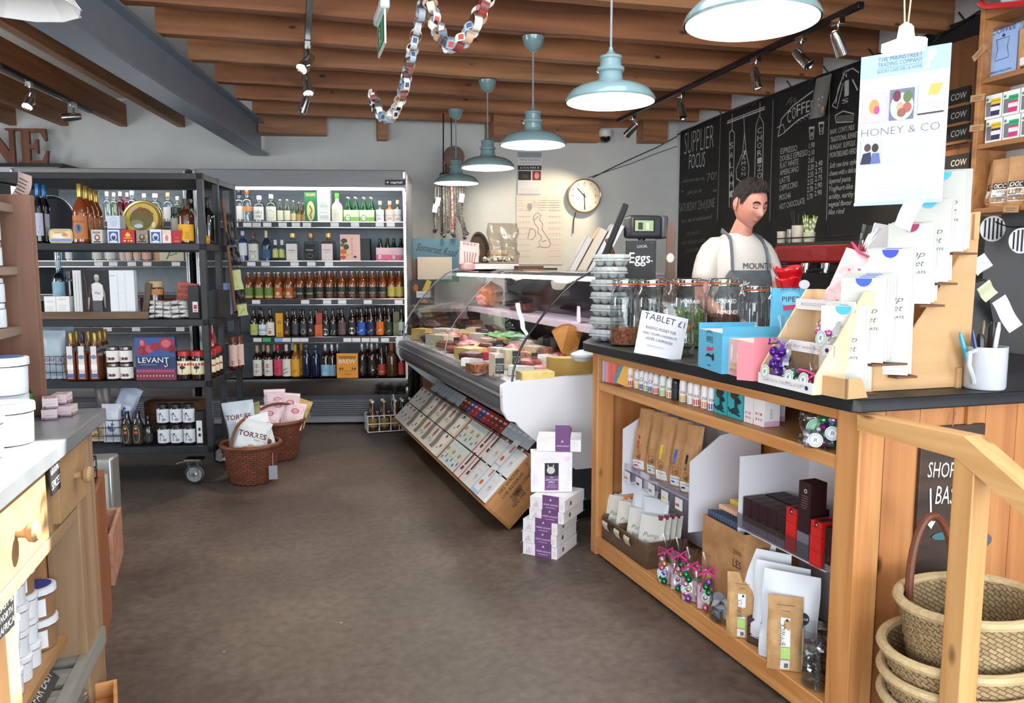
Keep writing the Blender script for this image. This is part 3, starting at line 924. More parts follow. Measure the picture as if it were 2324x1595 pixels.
LST+=[(766,578,18,700,'beer',BROWNG,P('#1d1d1d',.4),(.08,.46,'#b4c266',75),(t_('pale',.9,.3,1.0),('l',[(-.9,.6),(.9,.6)],.1,'#4d5a24')),A+'lime green label'),(766,597,18,702,'beer',BROWNG,P('#1d1d1d',.4),(.08,.46,'#dfe3ea',75),(('r',-1.1,1.0,1.1,1.6,'#7ba2cf'),t_('blonde',.3,.3,1.2)),A+'pale blue and white label'),(766,615,19,700,'beer',BROWNG,P('#1d1d1d',.4),(.06,.52,'#e6e2da',75),(t_('heart',1.6,.22,1.0),('c',0,.8,.42,.5,'#dd7a52')),A+'white label and peach heart'),(766,653,17,703,'beer',BROWNG,P('#1d1d1d',.4),(.1,.4,'#33241c',70),(('c',0,.6,.5,.4,'#c9822f'),),A+'brown label and orange sun'),(766,671,17,703,'beer',BROWNG,P('#1d1d1d',.4),(.1,.5,'#3e4044',70),(t_('STOUT',.6,.3,1.2,'#88898e'),),A+'charcoal label'),(766,690,17,703,'beer',BROWNG,P('#1d1d1d',.4),(.1,.5,'#3a3b40',70),(('o',0,.8,.6,.7,.15,'#a8a9ae'),),A+'grey ringed label'),(766,707,17,703,'beer',BROWNG,P('#1d1d1d',.4),(.1,.5,'#1c1c20',70),(t_('B',.7,.8,.6,'#eceae6'),('l',[(-.6,.4),(.6,.4)],.12,'#eceae6')),A+'black and white letter label'),(766,741,17,702,'beer',BROWNG,P('#1d1d1d',.4),(.06,.46,'#2a2a28',70),(('c',0,.9,.75,.95,'#e2e0d2'),('c',0,1.3,.35,.25,'#33332f')),A+'white oval label'),(766,757,17,702,'beer',BROWNG,P('#1d1d1d',.4),(.06,.46,'#222222',70),(('l',[(-.6,.3),(-.2,1.4),(.3,.4),(.6,1.3)],.25,'#dddcd8'),),A+'black and white drawn label'),(766,777,19,700,'beer',BROWNG,P('#1d1d1d',.4),(.08,.52,'#5c4a4c',70),(t_('ALE',.9,.5,1.0,'#c9464a'),('l',[(-.8,.5),(.8,.5)],.12,'#e0d6d4')),A+'dusty mauve label'),(766,800,19,700,'beer',BROWNG,P('#1d1d1d',.4),(.1,.5,'#26201c',70),(('c',0,.8,.8,.8,'#e8e6e0'),t_('BEER',.65,.3,1.1)),A+'round white label'),(766,821,19,699,'beer',BROWNG,P('#1d1d1d',.4),(.06,.5,'#2c58b4',75),(t_('FLYER',.8,.4,1.5,'#dfe6f4',a=30),),A+'bright blue label'),(766,842,19,698,'beer',BROWNG,P('#1d1d1d',.4),(.06,.5,'#1e2148',75),(t_('FLYER',.8,.4,1.5,'#c7c9da',a=30),),A+'navy label'),(766,863,19,697,'beer',BROWNG,P('#1d1d1d',.4),(.06,.5,'#cf6a1e',75),(t_('FLYER',.8,.4,1.5,'#f2dcae',a=30),),A+'orange label'),(766,883,17,698,'beer',BROWNG,P('#1d1d1d',.4),(.06,.5,'#24331f',75),(t_('FLYER',.8,.4,1.5,'#c8cf9c',a=30),),A+'moss green label'),(766,912,15,699,'beer',BROWNG,P('#1d1d1d',.4),(.06,.5,'#d6d6d4',75),(('r',-.6,.4,-.2,1.4,INK),('r',.2,.4,.6,1.4,INK)),A+'white label and black bars'),(858,586,21,784,'wine',BROWNG,P('#caa07c',.4),(.06,.56,'#e4e0da',75),(('c',0,2.3,.5,.45,'#8ea24e'),('l',[(0,1.7),(0,.5)],.06,INK),t_('CORDIAL',.9,.3,1.2)),'dark cordial bottle with cream label and green apple'),(858,611,21,784,'wine',BROWNG,P('#caa07c',.4),(.06,.56,'#e4e0da',75),(('c',0,2.3,.5,.45,'#c9565e'),('l',[(0,1.7),(0,.5)],.06,INK),t_('CORDIAL',.9,.3,1.2)),'dark cordial bottle with cream label and red apple'),(858,633,20,782,'wine',BROWNG,P('#c92c54',.3),(.06,.56,'#d13c66',75),(t_('press',1.5,.4,1.4,'#7c1c34',a=28,sh=.3),t_('pink',.8,.4,1.1,'#7c1c34',a=28,sh=.3)),'cordial bottle with raspberry pink label and pink neck'),(858,652,20,782,'wine',BROWNG,P('#e6e4e0',.3),(.04,.56,'#e6e4e0',75),(t_('elder',1.5,.5,1.5,INK,a=28,sh=.3),t_('flower',.7,.5,1.5,INK,a=28,sh=.3)),'cordial bottle with white handwritten label and white neck'),(858,672,20,782,'wine',P('#8a5a1c',.1,0,.5),P('#e0a520',.3),(.04,.56,'#dfa32c',75),(t_('ginger',1.1,.45,1.5,'#7a4a10',a=28,sh=.3),),'cordial bottle with golden yellow label and yellow neck'),(858,697,20,783,'clip',NAVYG,P('#9da0a6',.25,.8),None,(),'midnight blue water bottle with silver clip top'),(858,718,20,784,'clip',NAVYG,P('#9da0a6',.25,.8),None,(),'midnight blue flip top water bottle'),(858,740,22,781,'wine',BROWNG,P('#cfd0d2',.3,.5),(.04,.38,'#86b4cf',75),(t_('soda',1.2,.25,1.0,'#3d5a70'),('l',[(-.4,.3),(-.2,.9),(.1,.4)],.1,'#e8eef2')),'black bottle with pale blue label'),(858,755,18,783,'wine',BROWNG,P('#cfd0d2',.3,.5),(.04,.38,'#7a9cae',75),(),'black bottle with dusty blue label'),(858,823,22,780,'wine',BROWNG,P('#b9bcc0',.3,.5),(.1,.5,'#17130f',75),(('l',[(-.6,1.2),(0,1.7),(.7,1.2)],.12,'#dcdad4'),('l',[(0,1.6),(-.1,.4)],.08,'#dcdad4'),('c',-.2,.9,.2,.2,'#b9504c')),'black bottle with white palm drawing'),(858,845,22,780,'wine',BROWNG,P('#b9bcc0',.3,.5),(.1,.5,'#17130f',75),(('l',[(-.6,1.2),(0,1.7),(.7,1.2)],.12,'#dcdad4'),('l',[(0,1.6),(-.1,.4)],.08,'#dcdad4'),('c',.2,.8,.2,.2,'#d8d6d0')),'black bottle with white tree drawing'),(858,867,18,786,'beer',BROWNG,P('#1d1d1d',.4),(.06,.4,'#b73a2e',75),(t_('ROSSA',.7,.35,1.4,'#e8d8c8'),),'dark bottle with brick red label'),(858,890,26,780,'wine',P('#5b3314',.08,0,.6),P('#c05a30',.4),None,(),'large brown bottle without a label'),(858,911,15,786,'beer',BROWNG,P('#1d1d1d',.4),(.06,.45,'#c2413c',75),(('p',[(-.6,.3),(0,.9),(.6,.3)],'#4d8a4c'),),'dark bottle with red and green label'),]
def nth_from_post(row,u):
 us=sorted({e[1]for e in LST if e[0]==row},reverse=True)
 return ORD[us.index(u)]
for e in LST:
 row,u,w,top,shp,glass,cap,lab,pr,desc=e[:10]
 z=Z_(row)
 loc,r,h=put(FRG,.07,u,row-1,w*.96,top,z)
 ps=bottle_parts(shp,r,h,glass,cap,lab,pr,len(e)>10)
 nth=nth_from_post(row,u)
 inst('bottle',f'{desc}, {nth} from steel post, {ROWNAME[row]}','bottle',loc,ps,FRG.a+rnd.uniform(-.12,.12),f'bottles on the fridge {ROWNAME[row]}')
 if(row in(680,858)or(row==766 and u%3))and u not in(697,718,890)and len(e)==10:
  loc2,_,_=put(FRG,.07,u+9,row-1,w,top,z)
  dv=FRG.m.to_3x3()@Vector((0,2.3*r,0))
  inst('bottle',f'{desc} behind the {nth} bottle, {ROWNAME[row]}','bottle',loc2+dv,ps,FRG.a,f'bottles in the fridge second row, {ROWNAME[row]}')
def fbox(u0,u1,v0,v1,row,c,d,col,prints,label,name='carton',cat='box',side=None,**kw):
 z=Z_(row)
 a,b_=FRG.y(u0,row,c),FRG.y(u1,row,c)
 w=b_.x-a.x
 D_=camD(FRG.w(a.x,c,z))
 h=(v1-v0)*D_/F_PX
 zz=z+(row-v1)*D_/F_PX if v1<row-3 else z
 return inst(name,label,cat,FRG.w((a.x+b_.x)/2,c,zz+.002),carton_parts(w,d,h,col,prints,side,**kw),FRG.a)
fbox(692,720,436,504,505,.06,.09,'#1f6a3c',[('t','DEAKIN',0,215,22,70,{},'#c9a24e'),('c',0,95,32,80,'#c6c98a'),('l',[(-8,140),(10,100),(-6,60),(4,30)],12,'#7b6a2c')],'tall dark green gin carton with a cream oval, on the gin shelf')
fbox(721,750,430,504,505,.06,.09,'#e9e9e4',[('c',0,120,34,60,'#a9b5ac'),('r',-34,30,34,120,'#c9cfc6'),('r',-30,60,30,100,'#f0efe8'),('t','HAYES',0,74,14,52,{},'#6d7a70')],'tall white gin carton printed with a bottle, next to the green carton')
for u0,u1,lb in((780,815,'pale green four pack carrier of green beer bottles beside the green capped bottle'),(816,850,'pale green four pack carrier of green beer bottles beside the gin flasks')):
 z=Z_(505)
 a,b_=FRG.y(u0,505,.06),FRG.y(u1,505,.06)
 w=b_.x-a.x
 t=thing('bottle_carrier',lb,'multipack',FRG.w((a.x+b_.x)/2,.06,z+.002),FRG.a)
 g=G();g.box(-w/2,w/2,0,.12,0,.105,P('#d9e8c4',.6));g.obj('card_sleeve',t)
 g=G();g.deco([('r',-50,0,50,38,'#8fc25c'),('c',-22,32,18,20,'#e9f0dc'),('o',-22,32,18,20,3,'#2e5a34'),('t','LAGER',-22,28,8,26,{},'#2e5a34'),('p',[(10,0),(24,12),(38,0)],'#24402a'),('p',[(-34,0),(-24,8),(-14,0)],'#24402a')],w/100);g.obj('sleeve_print',t)
 for dx,dy in((-.03,.03),(.03,.03),(-.03,.088),(.03,.088)):
  ps=bottle_parts('beer',.027,.21,GREEN,P('#dfe3dc',.3,.5))
  bt=link('bottle',ps[0][1],t,loc=(dx,dy,.002))
  link('cap',ps[1][1],bt)
for u0,u1,lb in((854,886,'pink four pack carrier of dark green bottles beside the black box'),(886,916,'pink four pack carrier of dark green bottles against the steel post')):
 z=Z_(594)
 a,b_=FRG.y(u0,594,.06),FRG.y(u1,594,.06)
 w=b_.x-a.x
 t=thing('bottle_carrier',lb,'multipack',FRG.w((a.x+b_.x)/2,.06,z+.002),FRG.a)
 g=G();g.box(-w/2,w/2,0,.12,0,.115,P('#e8c3cf',.6));g.obj('card_sleeve',t)
 g=G();g.deco([('r',-50,4,50,50,'#d8688c'),('c',-24,34,16,20,'#eed2da'),('o',-24,34,16,20,3,'#b83c64'),('t','ROSE',-24,30,8,24,{},'#b83c64'),('p',[(8,0),(22,14),(36,0)],'#3a2028'),('p',[(-38,0),(-26,8),(-14,0)],'#3a2028')],w/100);g.obj('sleeve_print',t)
 for dx,dy in((-.03,.03),(.03,.03),(-.03,.088),(.03,.088)):
  ps=bottle_parts('beer',.026,.19,P('#16301c',.08,0,.5),P('#16301c',.3,.2))
  bt=link('bottle',ps[0][1],t,loc=(dx,dy,.002))
  link('cap',ps[1][1],bt)
fbox(773,818,532,593,594,.05,.03,'#e2b9ae',[('c',-34,50,16,14,'#d06a2c'),('c',-20,74,14,14,'#3f4a34'),('c',-38,84,12,10,'#5c6a44'),('c',-36,22,14,10,'#c0503c'),('c',-14,34,10,8,'#e9b04a'),('c',24,24,8,6,'#3c3a34'),('c',-30,105,16,12,'#4a4238')]+[('t',ch,10,112-15*i,9,None,{},'#8a5a64')for i,ch in enumerate('ULKONAS')],'blush pink cocktail book with flowers and letters running down, tall bottle shelf','book','book')
fbox(819,840,541,593,594,.07,.1,'#131318',[],'plain black carton between the pink book and pink carriers')
for i,(u0,u1,v0,v1,col,nm)in enumerate(((627,643,739,766,'#e0a028','lower yellow'),(627,643,712,739,'#e0a028','upper yellow'),(715,732,739,766,'#d8622c','lower orange'),(718,732,712,739,'#a84c30','upper rust red'),(893,907,736,766,'#70754a','lower olive'),(893,907,710,736,'#5a6040','upper olive'))):
 fbox(u0,u1,v0,v1,766,.06,.07,col,[('l',[(-30,20+18*k),(30,20+18*k)],6,'#5a3a18')for k in range(3 if i<2 else 2)],f'{nm} carton of a stacked pair on the ale shelf')
fbox(765,813,802,858,858,-.01,.012,'#d98f24',[('r',-42,100,42,104,'#7a4a10')]+[('r',-38+8*k,90,-34+8*k,100,'#7a4a10')for k in range(10)]+[('t','BREW',0,70,20,78,{},'#f2ead8'),('c',-34,45,4,6,'#4a2c10'),('c',-22,45,3,6,'#4a2c10'),('c',24,45,3,6,'#4a2c10'),('c',36,45,4,6,'#4a2c10'),('l',[(-38,34),(38,34)],1.5,'#7a4a10'),('l',[(-18,20),(18,20)],2,'#7a4a10')],'orange beer book propped on the fridge bottom deck','book','book')
L2=[(505,246,18,436,CL,'#e8e6e0',None,'clear bottle with white stopper'),(505,262,18,438,CLG,'#b9b7a4',None,'clear bottle with grey stopper'),(505,276,17,436,P('#4a1420',.08,0,.5),'#e8e6e0',None,'dark red bottle with white cap'),(505,292,17,438,P('#5a1a24',.08,0,.5),'#b4ad9a',None,'dark red bottle with grey cap'),(505,303,22,434,CL,'#a8c4c8',None,'clear bottle with pale blue stopper'),(505,330,20,440,CL,'#c0c4c6',None,'clear gin bottle with silver top'),(505,355,27,440,CL,'#d8dadc','#e9e8e6','clear bottle with big A on a white label'),(505,384,22,438,CL,'#c8a070','#e4e2dc','clear bottle with cork and white label'),(505,405,18,446,CLG,'#d0d2c4','#dcd9a0','pale bottle with yellow label'),(505,425,18,446,CLG,'#d0d2c4','#dcd9a0','pale bottle with straw label'),(505,436,16,452,CLG,'#d0d2c4','#d4cf8c','little pale bottle with lemon label'),(505,459,18,450,CLG,'#e4d890','#e0d890','pale bottle with lemon cap'),(594,133,24,535,GL('#bfd6e2',.1,.7),'#b8ccd4',None,'pale blue gin bottle'),(594,158,16,530,CL,'#e9e9e9','#e6e6e6','white topped slim bottle'),(594,222,22,540,CL,'#2a2a2e','#dedcd6','clear bottle with cream label and dark cap'),(594,252,24,540,CL,'#2a2a2e','#dedcd6','clear bottle with wide cream label'),(594,280,15,545,CL,'#c8b8a8','#dcc4b0','small bottle with peach label'),(594,294,15,545,CL,'#c8b8a8','#dcc4b0','small bottle with peach and cream label'),(594,313,18,545,CL,'#c8b8a8','#d8b8a8','small bottle with rose label'),(594,335,22,545,P('#8c2c28',.1,0,.5),'#c8b8a8','#d8b0a0','red bottle with rose label'),(594,428,20,540,P('#2c4a30',.1,0,.5),'#b8bcb8',None,'green glass bottle'),(742,200,16,690,P('#8a4a3c',.1,0,.5),'#2a2a2a','#e0b8b4','rose cider bottle with pink label'),(742,218,16,690,P('#8a4a3c',.1,0,.5),'#2a2a2a','#dca8a8','rose cider bottle with deeper pink label'),(742,245,16,690,AMBER,'#2a2a2a','#caa064','amber bottle with tan label'),(742,266,16,690,AMBER,'#2a2a2a','#b88c54','amber bottle with ochre label'),(742,388,16,690,AMBER,'#2a2a2a','#d8cfa0','amber bottle with pale yellow label'),(742,404,15,690,AMBER,'#2a2a2a','#dcd6b4','amber bottle with cream label'),(742,425,16,690,AMBER,'#2a2a2a','#c8bc94','amber bottle with sand label'),(742,450,16,690,GREEN,'#2a2a2a','#7c944c','green bottle with leaf green label')]
for row,u,w,top,glass,cap,lab,desc in L2:
 loc,r,h=put(FRG,.07,u,row-1,w,top,Z_(row))
 pr=(t_('A',.7,.9,.9),)if u==355 else()
 inst('bottle',f'{desc} in the fridge behind the rack','bottle',loc,bottle_parts('beer' if row==742 else 'gin',r,h,glass,P(cap,.4),(.1,.5,lab,75)if lab else None,pr),FRG.a,'bottles in the fridge behind the black rack')
fbox(352,418,548,593,594,.06,.08,'#d8cdb6',[('l',[(-10,8),(6,40),(30,58)],5,'#5c7a3c'),('l',[(0,20),(28,30)],5,'#7c9a5c'),('r',-50,0,-34,68,'#c89a64')],'cream carton printed with green leaves behind the rack')
# milk bottle crates on the floor
for(u,v,w,n_,lb)in((875,984,78,3,'white wire crate of little brown bottles on the floor by the fridge'),(938,980,62,3,'second white wire crate of bottles, behind the chocolate crates')):
 q=Zp(u,v,0)
 wd=w*camD(q)/F_PX
 t=thing('bottle_crate',lb,'crate',q+Vector((0,.12,0)),FRG.a+.25)
 g=G()
 wire=P('#cfd0d0',.4)
 hx,hy,hz=wd/2,.085,.15
 for z in(.012,.075,.14):
  g.tube([(-hx,-hy,z),(hx,-hy,z),(hx,hy,z),(-hx,hy,z)],.005,wire,6,closed=True)
 for i in range(4):
  x=-hx+2*hx*i/3
  for y in(-hy,hy):
   g.tube([(x,y,.01),(x,y,.142)],.005,wire,6)
  g.tube([(x,-hy,.012),(x,hy,.012)],.005,wire,6)
 for y in(0,):
  for x in(-hx,hx):
   g.tube([(x,y,.01),(x,y,.142)],.005,wire,6)
 g.obj('wire_frame',t)
 g=G();g.tube([(hx*.55,-hy,.14),(hx*.6,-hy*.7,.26),(hx*.6,0,.29),(hx*.6,hy*.7,.26),(hx*.55,hy,.14)],.005,wire,6);g.obj('handle',t)
 k=0
 for j in(0,1):
  for i in range(n_):
   x,y=-hx+2*hx*(i+.5)/n_,-hy*.48+hy*.96*j
   ps=bottle_parts('bell',hx/n_*.86,.235,P('#4a2c12',.08,0,.5)if w>70 else P('#2c2620',.08,0,.5),P('#c8b070' if(i+j)%2 else '#d9dad8',.35,.4),(.12,.42,'#8c7038' if w>70 else '#cfcfca',70))
   o=inst('bottle',['brown squat bottle, '+ORD[i]+' in the '+('front','rear')[j]+' line of the crate by the fridge','dark bottle, '+ORD[i]+' in the '+('front','rear')[j]+' line of the crate behind chocolate crates'][0 if w>70 else 1],'bottle',t.matrix_basis@Vector((x,y,.02)),ps,FRG.a,'bottles in the wire crates')
# soft packs
def pack_parts(w,h,t,col,prints=(),kind='pillow',sc=None,seed=0,crimp=.07,back=True,name='label_print',mat=None,lean=0.,wr=1.):
 """pillow: sealed top and bottom; pouch: stands on a gusseted foot and thins to the top; front on -Y"""
 q=random.Random(seed)
 ph=[q.uniform(0,6)for _ in range(6)]
 def half(a,v):
  e=max(0.,1-abs(a)**4)
  if kind=='pillow':
   f=math.sin(PI*min(max((v-crimp)/(1-2*crimp),0),1))**.5 if crimp<v<1-crimp else 0
  else:
   f=max(0.,min(1,(1-v)/.75))**.8*min(1,.55+v*3)
   e=.35+.65*e if v<.3 else e
  k=t/2*f*e**.5
  return k+wr*.04*t*f*(math.sin(a*7+ph[0]+v*5)+math.sin(v*13+ph[1]+a*2))
 def xs(a,v):
  return a*w/2*(1-(.05*math.sin(PI*v)if kind=='pillow' else 0)+(.02*math.sin(v*9+ph[2])*wr))
 def bend(v):
  return lean*v*v*h
 m=mat or P(col,.38)
 nu,nv=12,16
 g=G()
 g.grid(lambda u,v:(xs(2*u-1,v),-half(2*u-1,v)+bend(v)-.0006,v*h),nu,nv,m)
 g.grid(lambda u,v:(xs(1-2*u,v),half(1-2*u,v)*(1 if back else.3)+bend(v)+.0006,v*h),nu,nv,m)
 if kind=='pouch':
  g.grid(lambda u,v:(xs(2*u-1,0),(-1+2*v)*half(2*u-1,0),0),nu,1,m)
 for sgn in(-1,1):
  g.grid(lambda u,v:(xs(sgn,v),sgn*(1-2*u)*(half(sgn,v)+.0006)+bend(v),v*h),1,nv,m)
 out=[('pack',g.mesh())]
 if prints:
  g=G()
  g.deco(prints,sc or w/100,eps=.0003,k0=3,warp=lambda x,y,e:(x,-half(max(-1,min(1,2*x/w)),min(max(y/h,0),1))+bend(y/h)-e,y))
  out.append((name,g.mesh()))
 return out
# black rack on castors
RK=Fr((-.455,4.87,0),-12.8)
RW,RD=-1.32,.66
RZs=[.246,.645,1.011,1.455]
RKM=SPECK('#15161b','#23252b',8,.45,.3,.7,.08)
t=thing('bottle_rack','black metal shelving rack on castors loaded with bottles and books','shelf rack',RK.o,RK.a)
pw=.034
for x in(0,RW):
 for y,nm in((0,'post'),(.28,'post'),(RD-pw,'post')):
  g=G();g.box(x-pw,x,y,y+pw,.16,1.86,RKM);g.obj(nm,t,.002)
for i,z in enumerate(RZs):
 g=G()
 g.box(RW,0,0,pw,z-.04,z,RKM);g.box(RW,0,RD-pw,RD,z-.04,z,RKM)
 g.box(RW-.0,RW+pw,pw,RD-pw,z-.04,z,RKM);g.box(-pw,0,pw,RD-pw,z-.04,z,RKM)
 g.box(RW+pw,-pw,pw,RD-pw,z-.024,z-.002,RKM)
 g.obj('shelf',t,.002)
g=G()
for a in((RW,0,0,pw),(RW,0,RD-pw,RD),(RW,RW+pw,0,RD),(-pw,0,0,RD)):
 g.box(*a,1.822,1.857,RKM)
g.box(RW+pw,-pw,pw,RD-pw,1.83,1.845,RKM)
g.obj('top_frame',t,.002)
for x,y in((-.135,.06),(-.135,RD-.1),(RW+.08,.06),(RW+.08,RD-.1)):
 g=G(TR(x,y,0))
 g.box(-.05,.05,-.04,.04,.15,.162,CHROME)
 for sx in(-.026,.026):
  g.prism([(-.045,.15),(.055,.15),(.055,.1),(.018,.045),(-.018,.045),(-.03,.09)],sx-.002,sx+.002,P('#a9abb0',.3,.8),RZ(90))
 g.prism([(-.10,.13),(-.03,.15),(-.03,.156),(-.105,.136)],-.03,.03,P('#9a9ca2',.3,.8))
 k=g.obj('castor',t)
 g=G(TR(x,y,.062)@RX(90))
 g.lathe([(.02,-.016),(.05,-.016),(.06,-.010),(.062,0),(.06,.010),(.05,.016),(.02,.016)],P('#2a2b2e',.5),28)
 g.lathe([(.045,-.0175),(.045,.0175)],P('#b4b6ba',.35,.6),24)
 g.lathe([(.012,-.03),(.012,.03)],CHROME,12)
 g.obj('wheel',k)
def rput(u,v,w,top,c,z):
 return put(RK,c,u,v,w,top,z+.0015)
def rb(u,w,top,c,z,shp,glass,cap,lab,pr,label,v=None,group=None,sq=False):
 vv=v or{1.455:551,1.011:704,.645:864,.246:1014}[z]
 loc,r,h=rput(u,vv,w,top,c,z)
 return inst('bottle' if shp not in('jar','tub')else 'jar',label,'bottle' if shp not in('jar','tub')else 'jar',loc,bottle_parts(shp,r,h,glass,cap,lab,pr,sq),RK.a,group)
def rbox(u0,u1,top,bot,c,z,d,col,prints,label,name='carton',cat='box',rz=0.,side=None,topdeco=None,lift=0.,tilt=0.,r=.5):
 a,b_=RK.y(u0,bot,c),RK.y(u1,bot,c)
 w=b_.x-a.x
 D_=camD(RK.w(a.x,c,z))
 h=(bot-top)*D_/F_PX
 return inst(name,label,cat,RK.w((a.x+b_.x)/2,c,z+.0015+lift),carton_parts(w,d,h,col,prints,side,topdeco,r=r),0,None,(math.radians(tilt),0,RK.a+rz))
Z1,Z2,Z3,Z4=1.455,1.011,.645,.246
for k,(u,w,top,c)in enumerate(((92,23,419,.05),(107,22,421,.13))):
 rb(u,w,top,c,Z1,'wine',P('#0c0d12',.06,0,.6),P('#2a6fb4',.25,.3),(.12,.5,'#b4b2c4',70),(('l',[(-.6,.4),(-.2,1.6),(.2,.5),(.6,1.9)],.08,'#55556a'),('l',[(-.5,2.2),(.5,2.4)],.08,'#55556a')),f'black wine bottle with blue foil and lilac label, {("beside the brown shelf side", "tucked behind its twin")[k]}')
q=RK.y(110,470,.3)
g=G(TR(0,0,.148)@RX(80))
g.lathe([(0,-.004),(.135,-.004),(.148,.012),(.15,.02),(.147,.02),(.135,.002),(0,.0)],P('#2c2d33',.35,.4),48,close=False)
t=thing('serving_tray','large round black tray leaning behind the blue topped wine','tray',RK.w(q.x,.32,Z1),RK.a);g.obj('tray_dish',t)
g=G(TR(0,0,.148)@RX(80));g.lathe([(.1475,.0205),(.1515,.0215),(.1505,.0165)],P('#a9abb2',.25,.8),48,close=False);g.obj('tray_edge',t)
q=RK.y(139,551,.03)
g=G()
rr_,wx,hz=.02,.064,.078
poly=[]
for cx,cz,a0 in((wx-rr_,rr_,-90),(wx-rr_,hz-rr_,0),(-wx+rr_,hz-rr_,90),(-wx+rr_,rr_,180)):
 poly+=[(cx+rr_*math.cos(math.radians(a0+18*i)),cz+rr_*math.sin(math.radians(a0+18*i)))for i in range(6)]
g.prism(poly,0,.028,P('#d8c9a4',.25,.7))
t=thing('sardine_tin','rounded sardine tin standing on edge, cream, gold and blue','tin',RK.w(q.x,.03,Z1+.002),RK.a);g.obj('tin_body',t,.004)
g=G();g.deco([('r',-5.8,1,5.8,6.8,'#e8c890'),('r',-5.8,1,5.8,2.4,'#7c8fd0'),('c',-.5,4,4,1.2,'#e9e4dc'),('c',2.2,4.6,1.6,1,'#c98a6a'),('t','ORTIZ',-.5,5.6,.9,6,{},'#8a5a2a')],.01);g.obj('label_print',t)
for k,(u,w,top,c)in enumerate(((187,33,419,.05),(201,31,423,.13),(213,29,427,.21),(224,27,431,.29))):
 rb(u,w,top,c,Z1,'tall',P('#7c3a16',.1,0,.6),P('#c2a050',.28,.7),(.06,.46,'#b8703c',72),(t_('NOTUKE',2.2,.28,1.6,'#4a2c1c'),('c',0,1.4,.45,.6,'#3d6f9c'),('c',.1,1.5,.18,.4,'#26425c'),('l',[(-.6,.6),(.6,.6)],.07,'#6b3c1c'),('l',[(-.5,.4),(.5,.4)],.07,'#6b3c1c')),f'amber gold necked bottle with orange label, {("at the shelf edge", "second of four going back", "third of four going back", "last of four going back")[k]}',group='gold necked amber bottles')
blueprint=[('r',-40,6,40,100,'#3a5fa8'),('c',0,55,26,32,'#e4e6ea'),('c',0,50,18,24,'#2c3f6c'),('c',0,66,9,9,'#d8b090'),('r',-30,8,30,20,'#e8e8ea')]
for u0,u1,top,bot,col,pr,lb,lf in((208,233,521,551,'#c9c6c2',[('c',4,50,26,30,'#8c3c3c'),('c',4,52,14,16,'#dcd0c4'),('r',-30,6,34,18,'#3c3a3c'),('r',-36,88,36,108,'#8f8b88')],'grey cube tea tin with red emblem next to the amber bottles',0),(245,272,521,551,'#dfe2e8',blueprint,'blue and white cube tea tin carrying a pale one on top',0),(244,273,490,519,'#c7ced8',[('o',0,55,28,36,5,'#9fb0c6'),('c',0,50,16,20,'#b4c2d4')],'pale blue cube tea tin with red base resting on another tin',.084),(276,306,521,551,'#b8222a',[('c',0,62,20,14,'#e6b83a'),('c',0,72,12,10,'#e6b83a'),('r',-30,36,30,42,'#e6b83a'),('c',-24,18,7,7,'#e6d8c8'),('c',4,18,7,7,'#e6b83a'),('c',26,18,7,7,'#e6d8c8')],'red cube tea tin with yellow flower emblem',0),(310,336,522,551,'#8e8478',[('c',0,50,26,30,'#5c4038'),('c',0,58,12,14,'#b49880'),('r',-36,8,36,20,'#4a443e'),('p',[(28,60),(44,76),(44,44)],'#d8b030')],'brown grey cube tea tin between the red and blue tins',0),(341,367,520,551,'#dfe2e8',blueprint,'blue and white cube tea tin in front of the round yellow tin',0),(369,389,521,551,'#e2c0b8',[('r',-40,6,40,100,'#e8d8d0'),('c',0,60,20,34,'#d87a70')],'pale pink cube tea tin with a red arch',0),(391,412,522,551,'#a81e26',[('c',0,62,18,12,'#c8404a'),('r',-28,20,28,26,'#d8a0a0')],'plain dark red cube tea tin beside the yellow labelled bottle',0)):
 rbox(u0,u1,top,bot,.03 if lf==0 else.034,Z1,.075,col,pr,lb,'tea_tin','tin',lift=lf)
q=RK.y(320,512,.15)
g=G(TR(0,0,.118)@RX(78))
g.lathe([(0,-.045),(.108,-.045),(.115,-.04),(.118,-.03),(.118,0),(.115,.004),(.108,.001),(0,.001)],P('#c9b26a',.25,.8),48,close=False)
t=thing('round_tin','large round yellow and gold fish tin leaning behind the tea tins','tin',RK.w(q.x,.17,Z1+.03),RK.a);g.obj('tin_body',t)
g=G(TR(0,0,.118)@RX(78)@RX(-90)@TR(0,-.005,0));g.deco([('c',0,0,10.4,10.4,'#c8b250'),('o',0,0,10.2,10.2,.5,'#8c2b26'),('c',0,0,7,7,'#6e6438'),('c',-3,-3,4,2.5,'#8d8a6a'),('c',-1.5,-4.4,2.6,1.3,'#c9ccd0'),('t','ORTIZ',1.4,3,3,10,{'a':-28},'#a32a2c'),('c',-5.2,6.2,1.6,1.1,'#d8a0a0'),('c',7.2,-3.6,1.2,1.8,'#e0d4b0')],.01,eps=.0006);g.obj('lid_print',t)
rb(425,36,452,.08,Z1,'gin',P('#4a2410',.08,0,.6),P('#1e1a18',.4),(.05,.42,'#e0a21e',72),(('c',-.4,1.0,.3,.6,'#c97a18'),t_('TEXT',.9,.16,.5,'#3a2408',.35),t_('OAK',.6,.16,.5,'#3a2408',.35),t_('RUM',.3,.16,.5,'#3a2408',.35)),'brown shouldered bottle with bright yellow label next to the rack post')
rb(474,30,448,.14,Z1,'wine',P('#0a0a0c',.06,0,.6),P('#0d0d0f',.4),None,(),'tall black unlabelled bottle behind the front rack post')
rbox(458,476,534,552,.10,Z1,.05,'#d8801e',[('r',-40,40,40,70,'#e8c040'),('t','HOT',4,50,16,40,{},'#8a2418')],'orange and yellow carton at the foot of the black bottle')
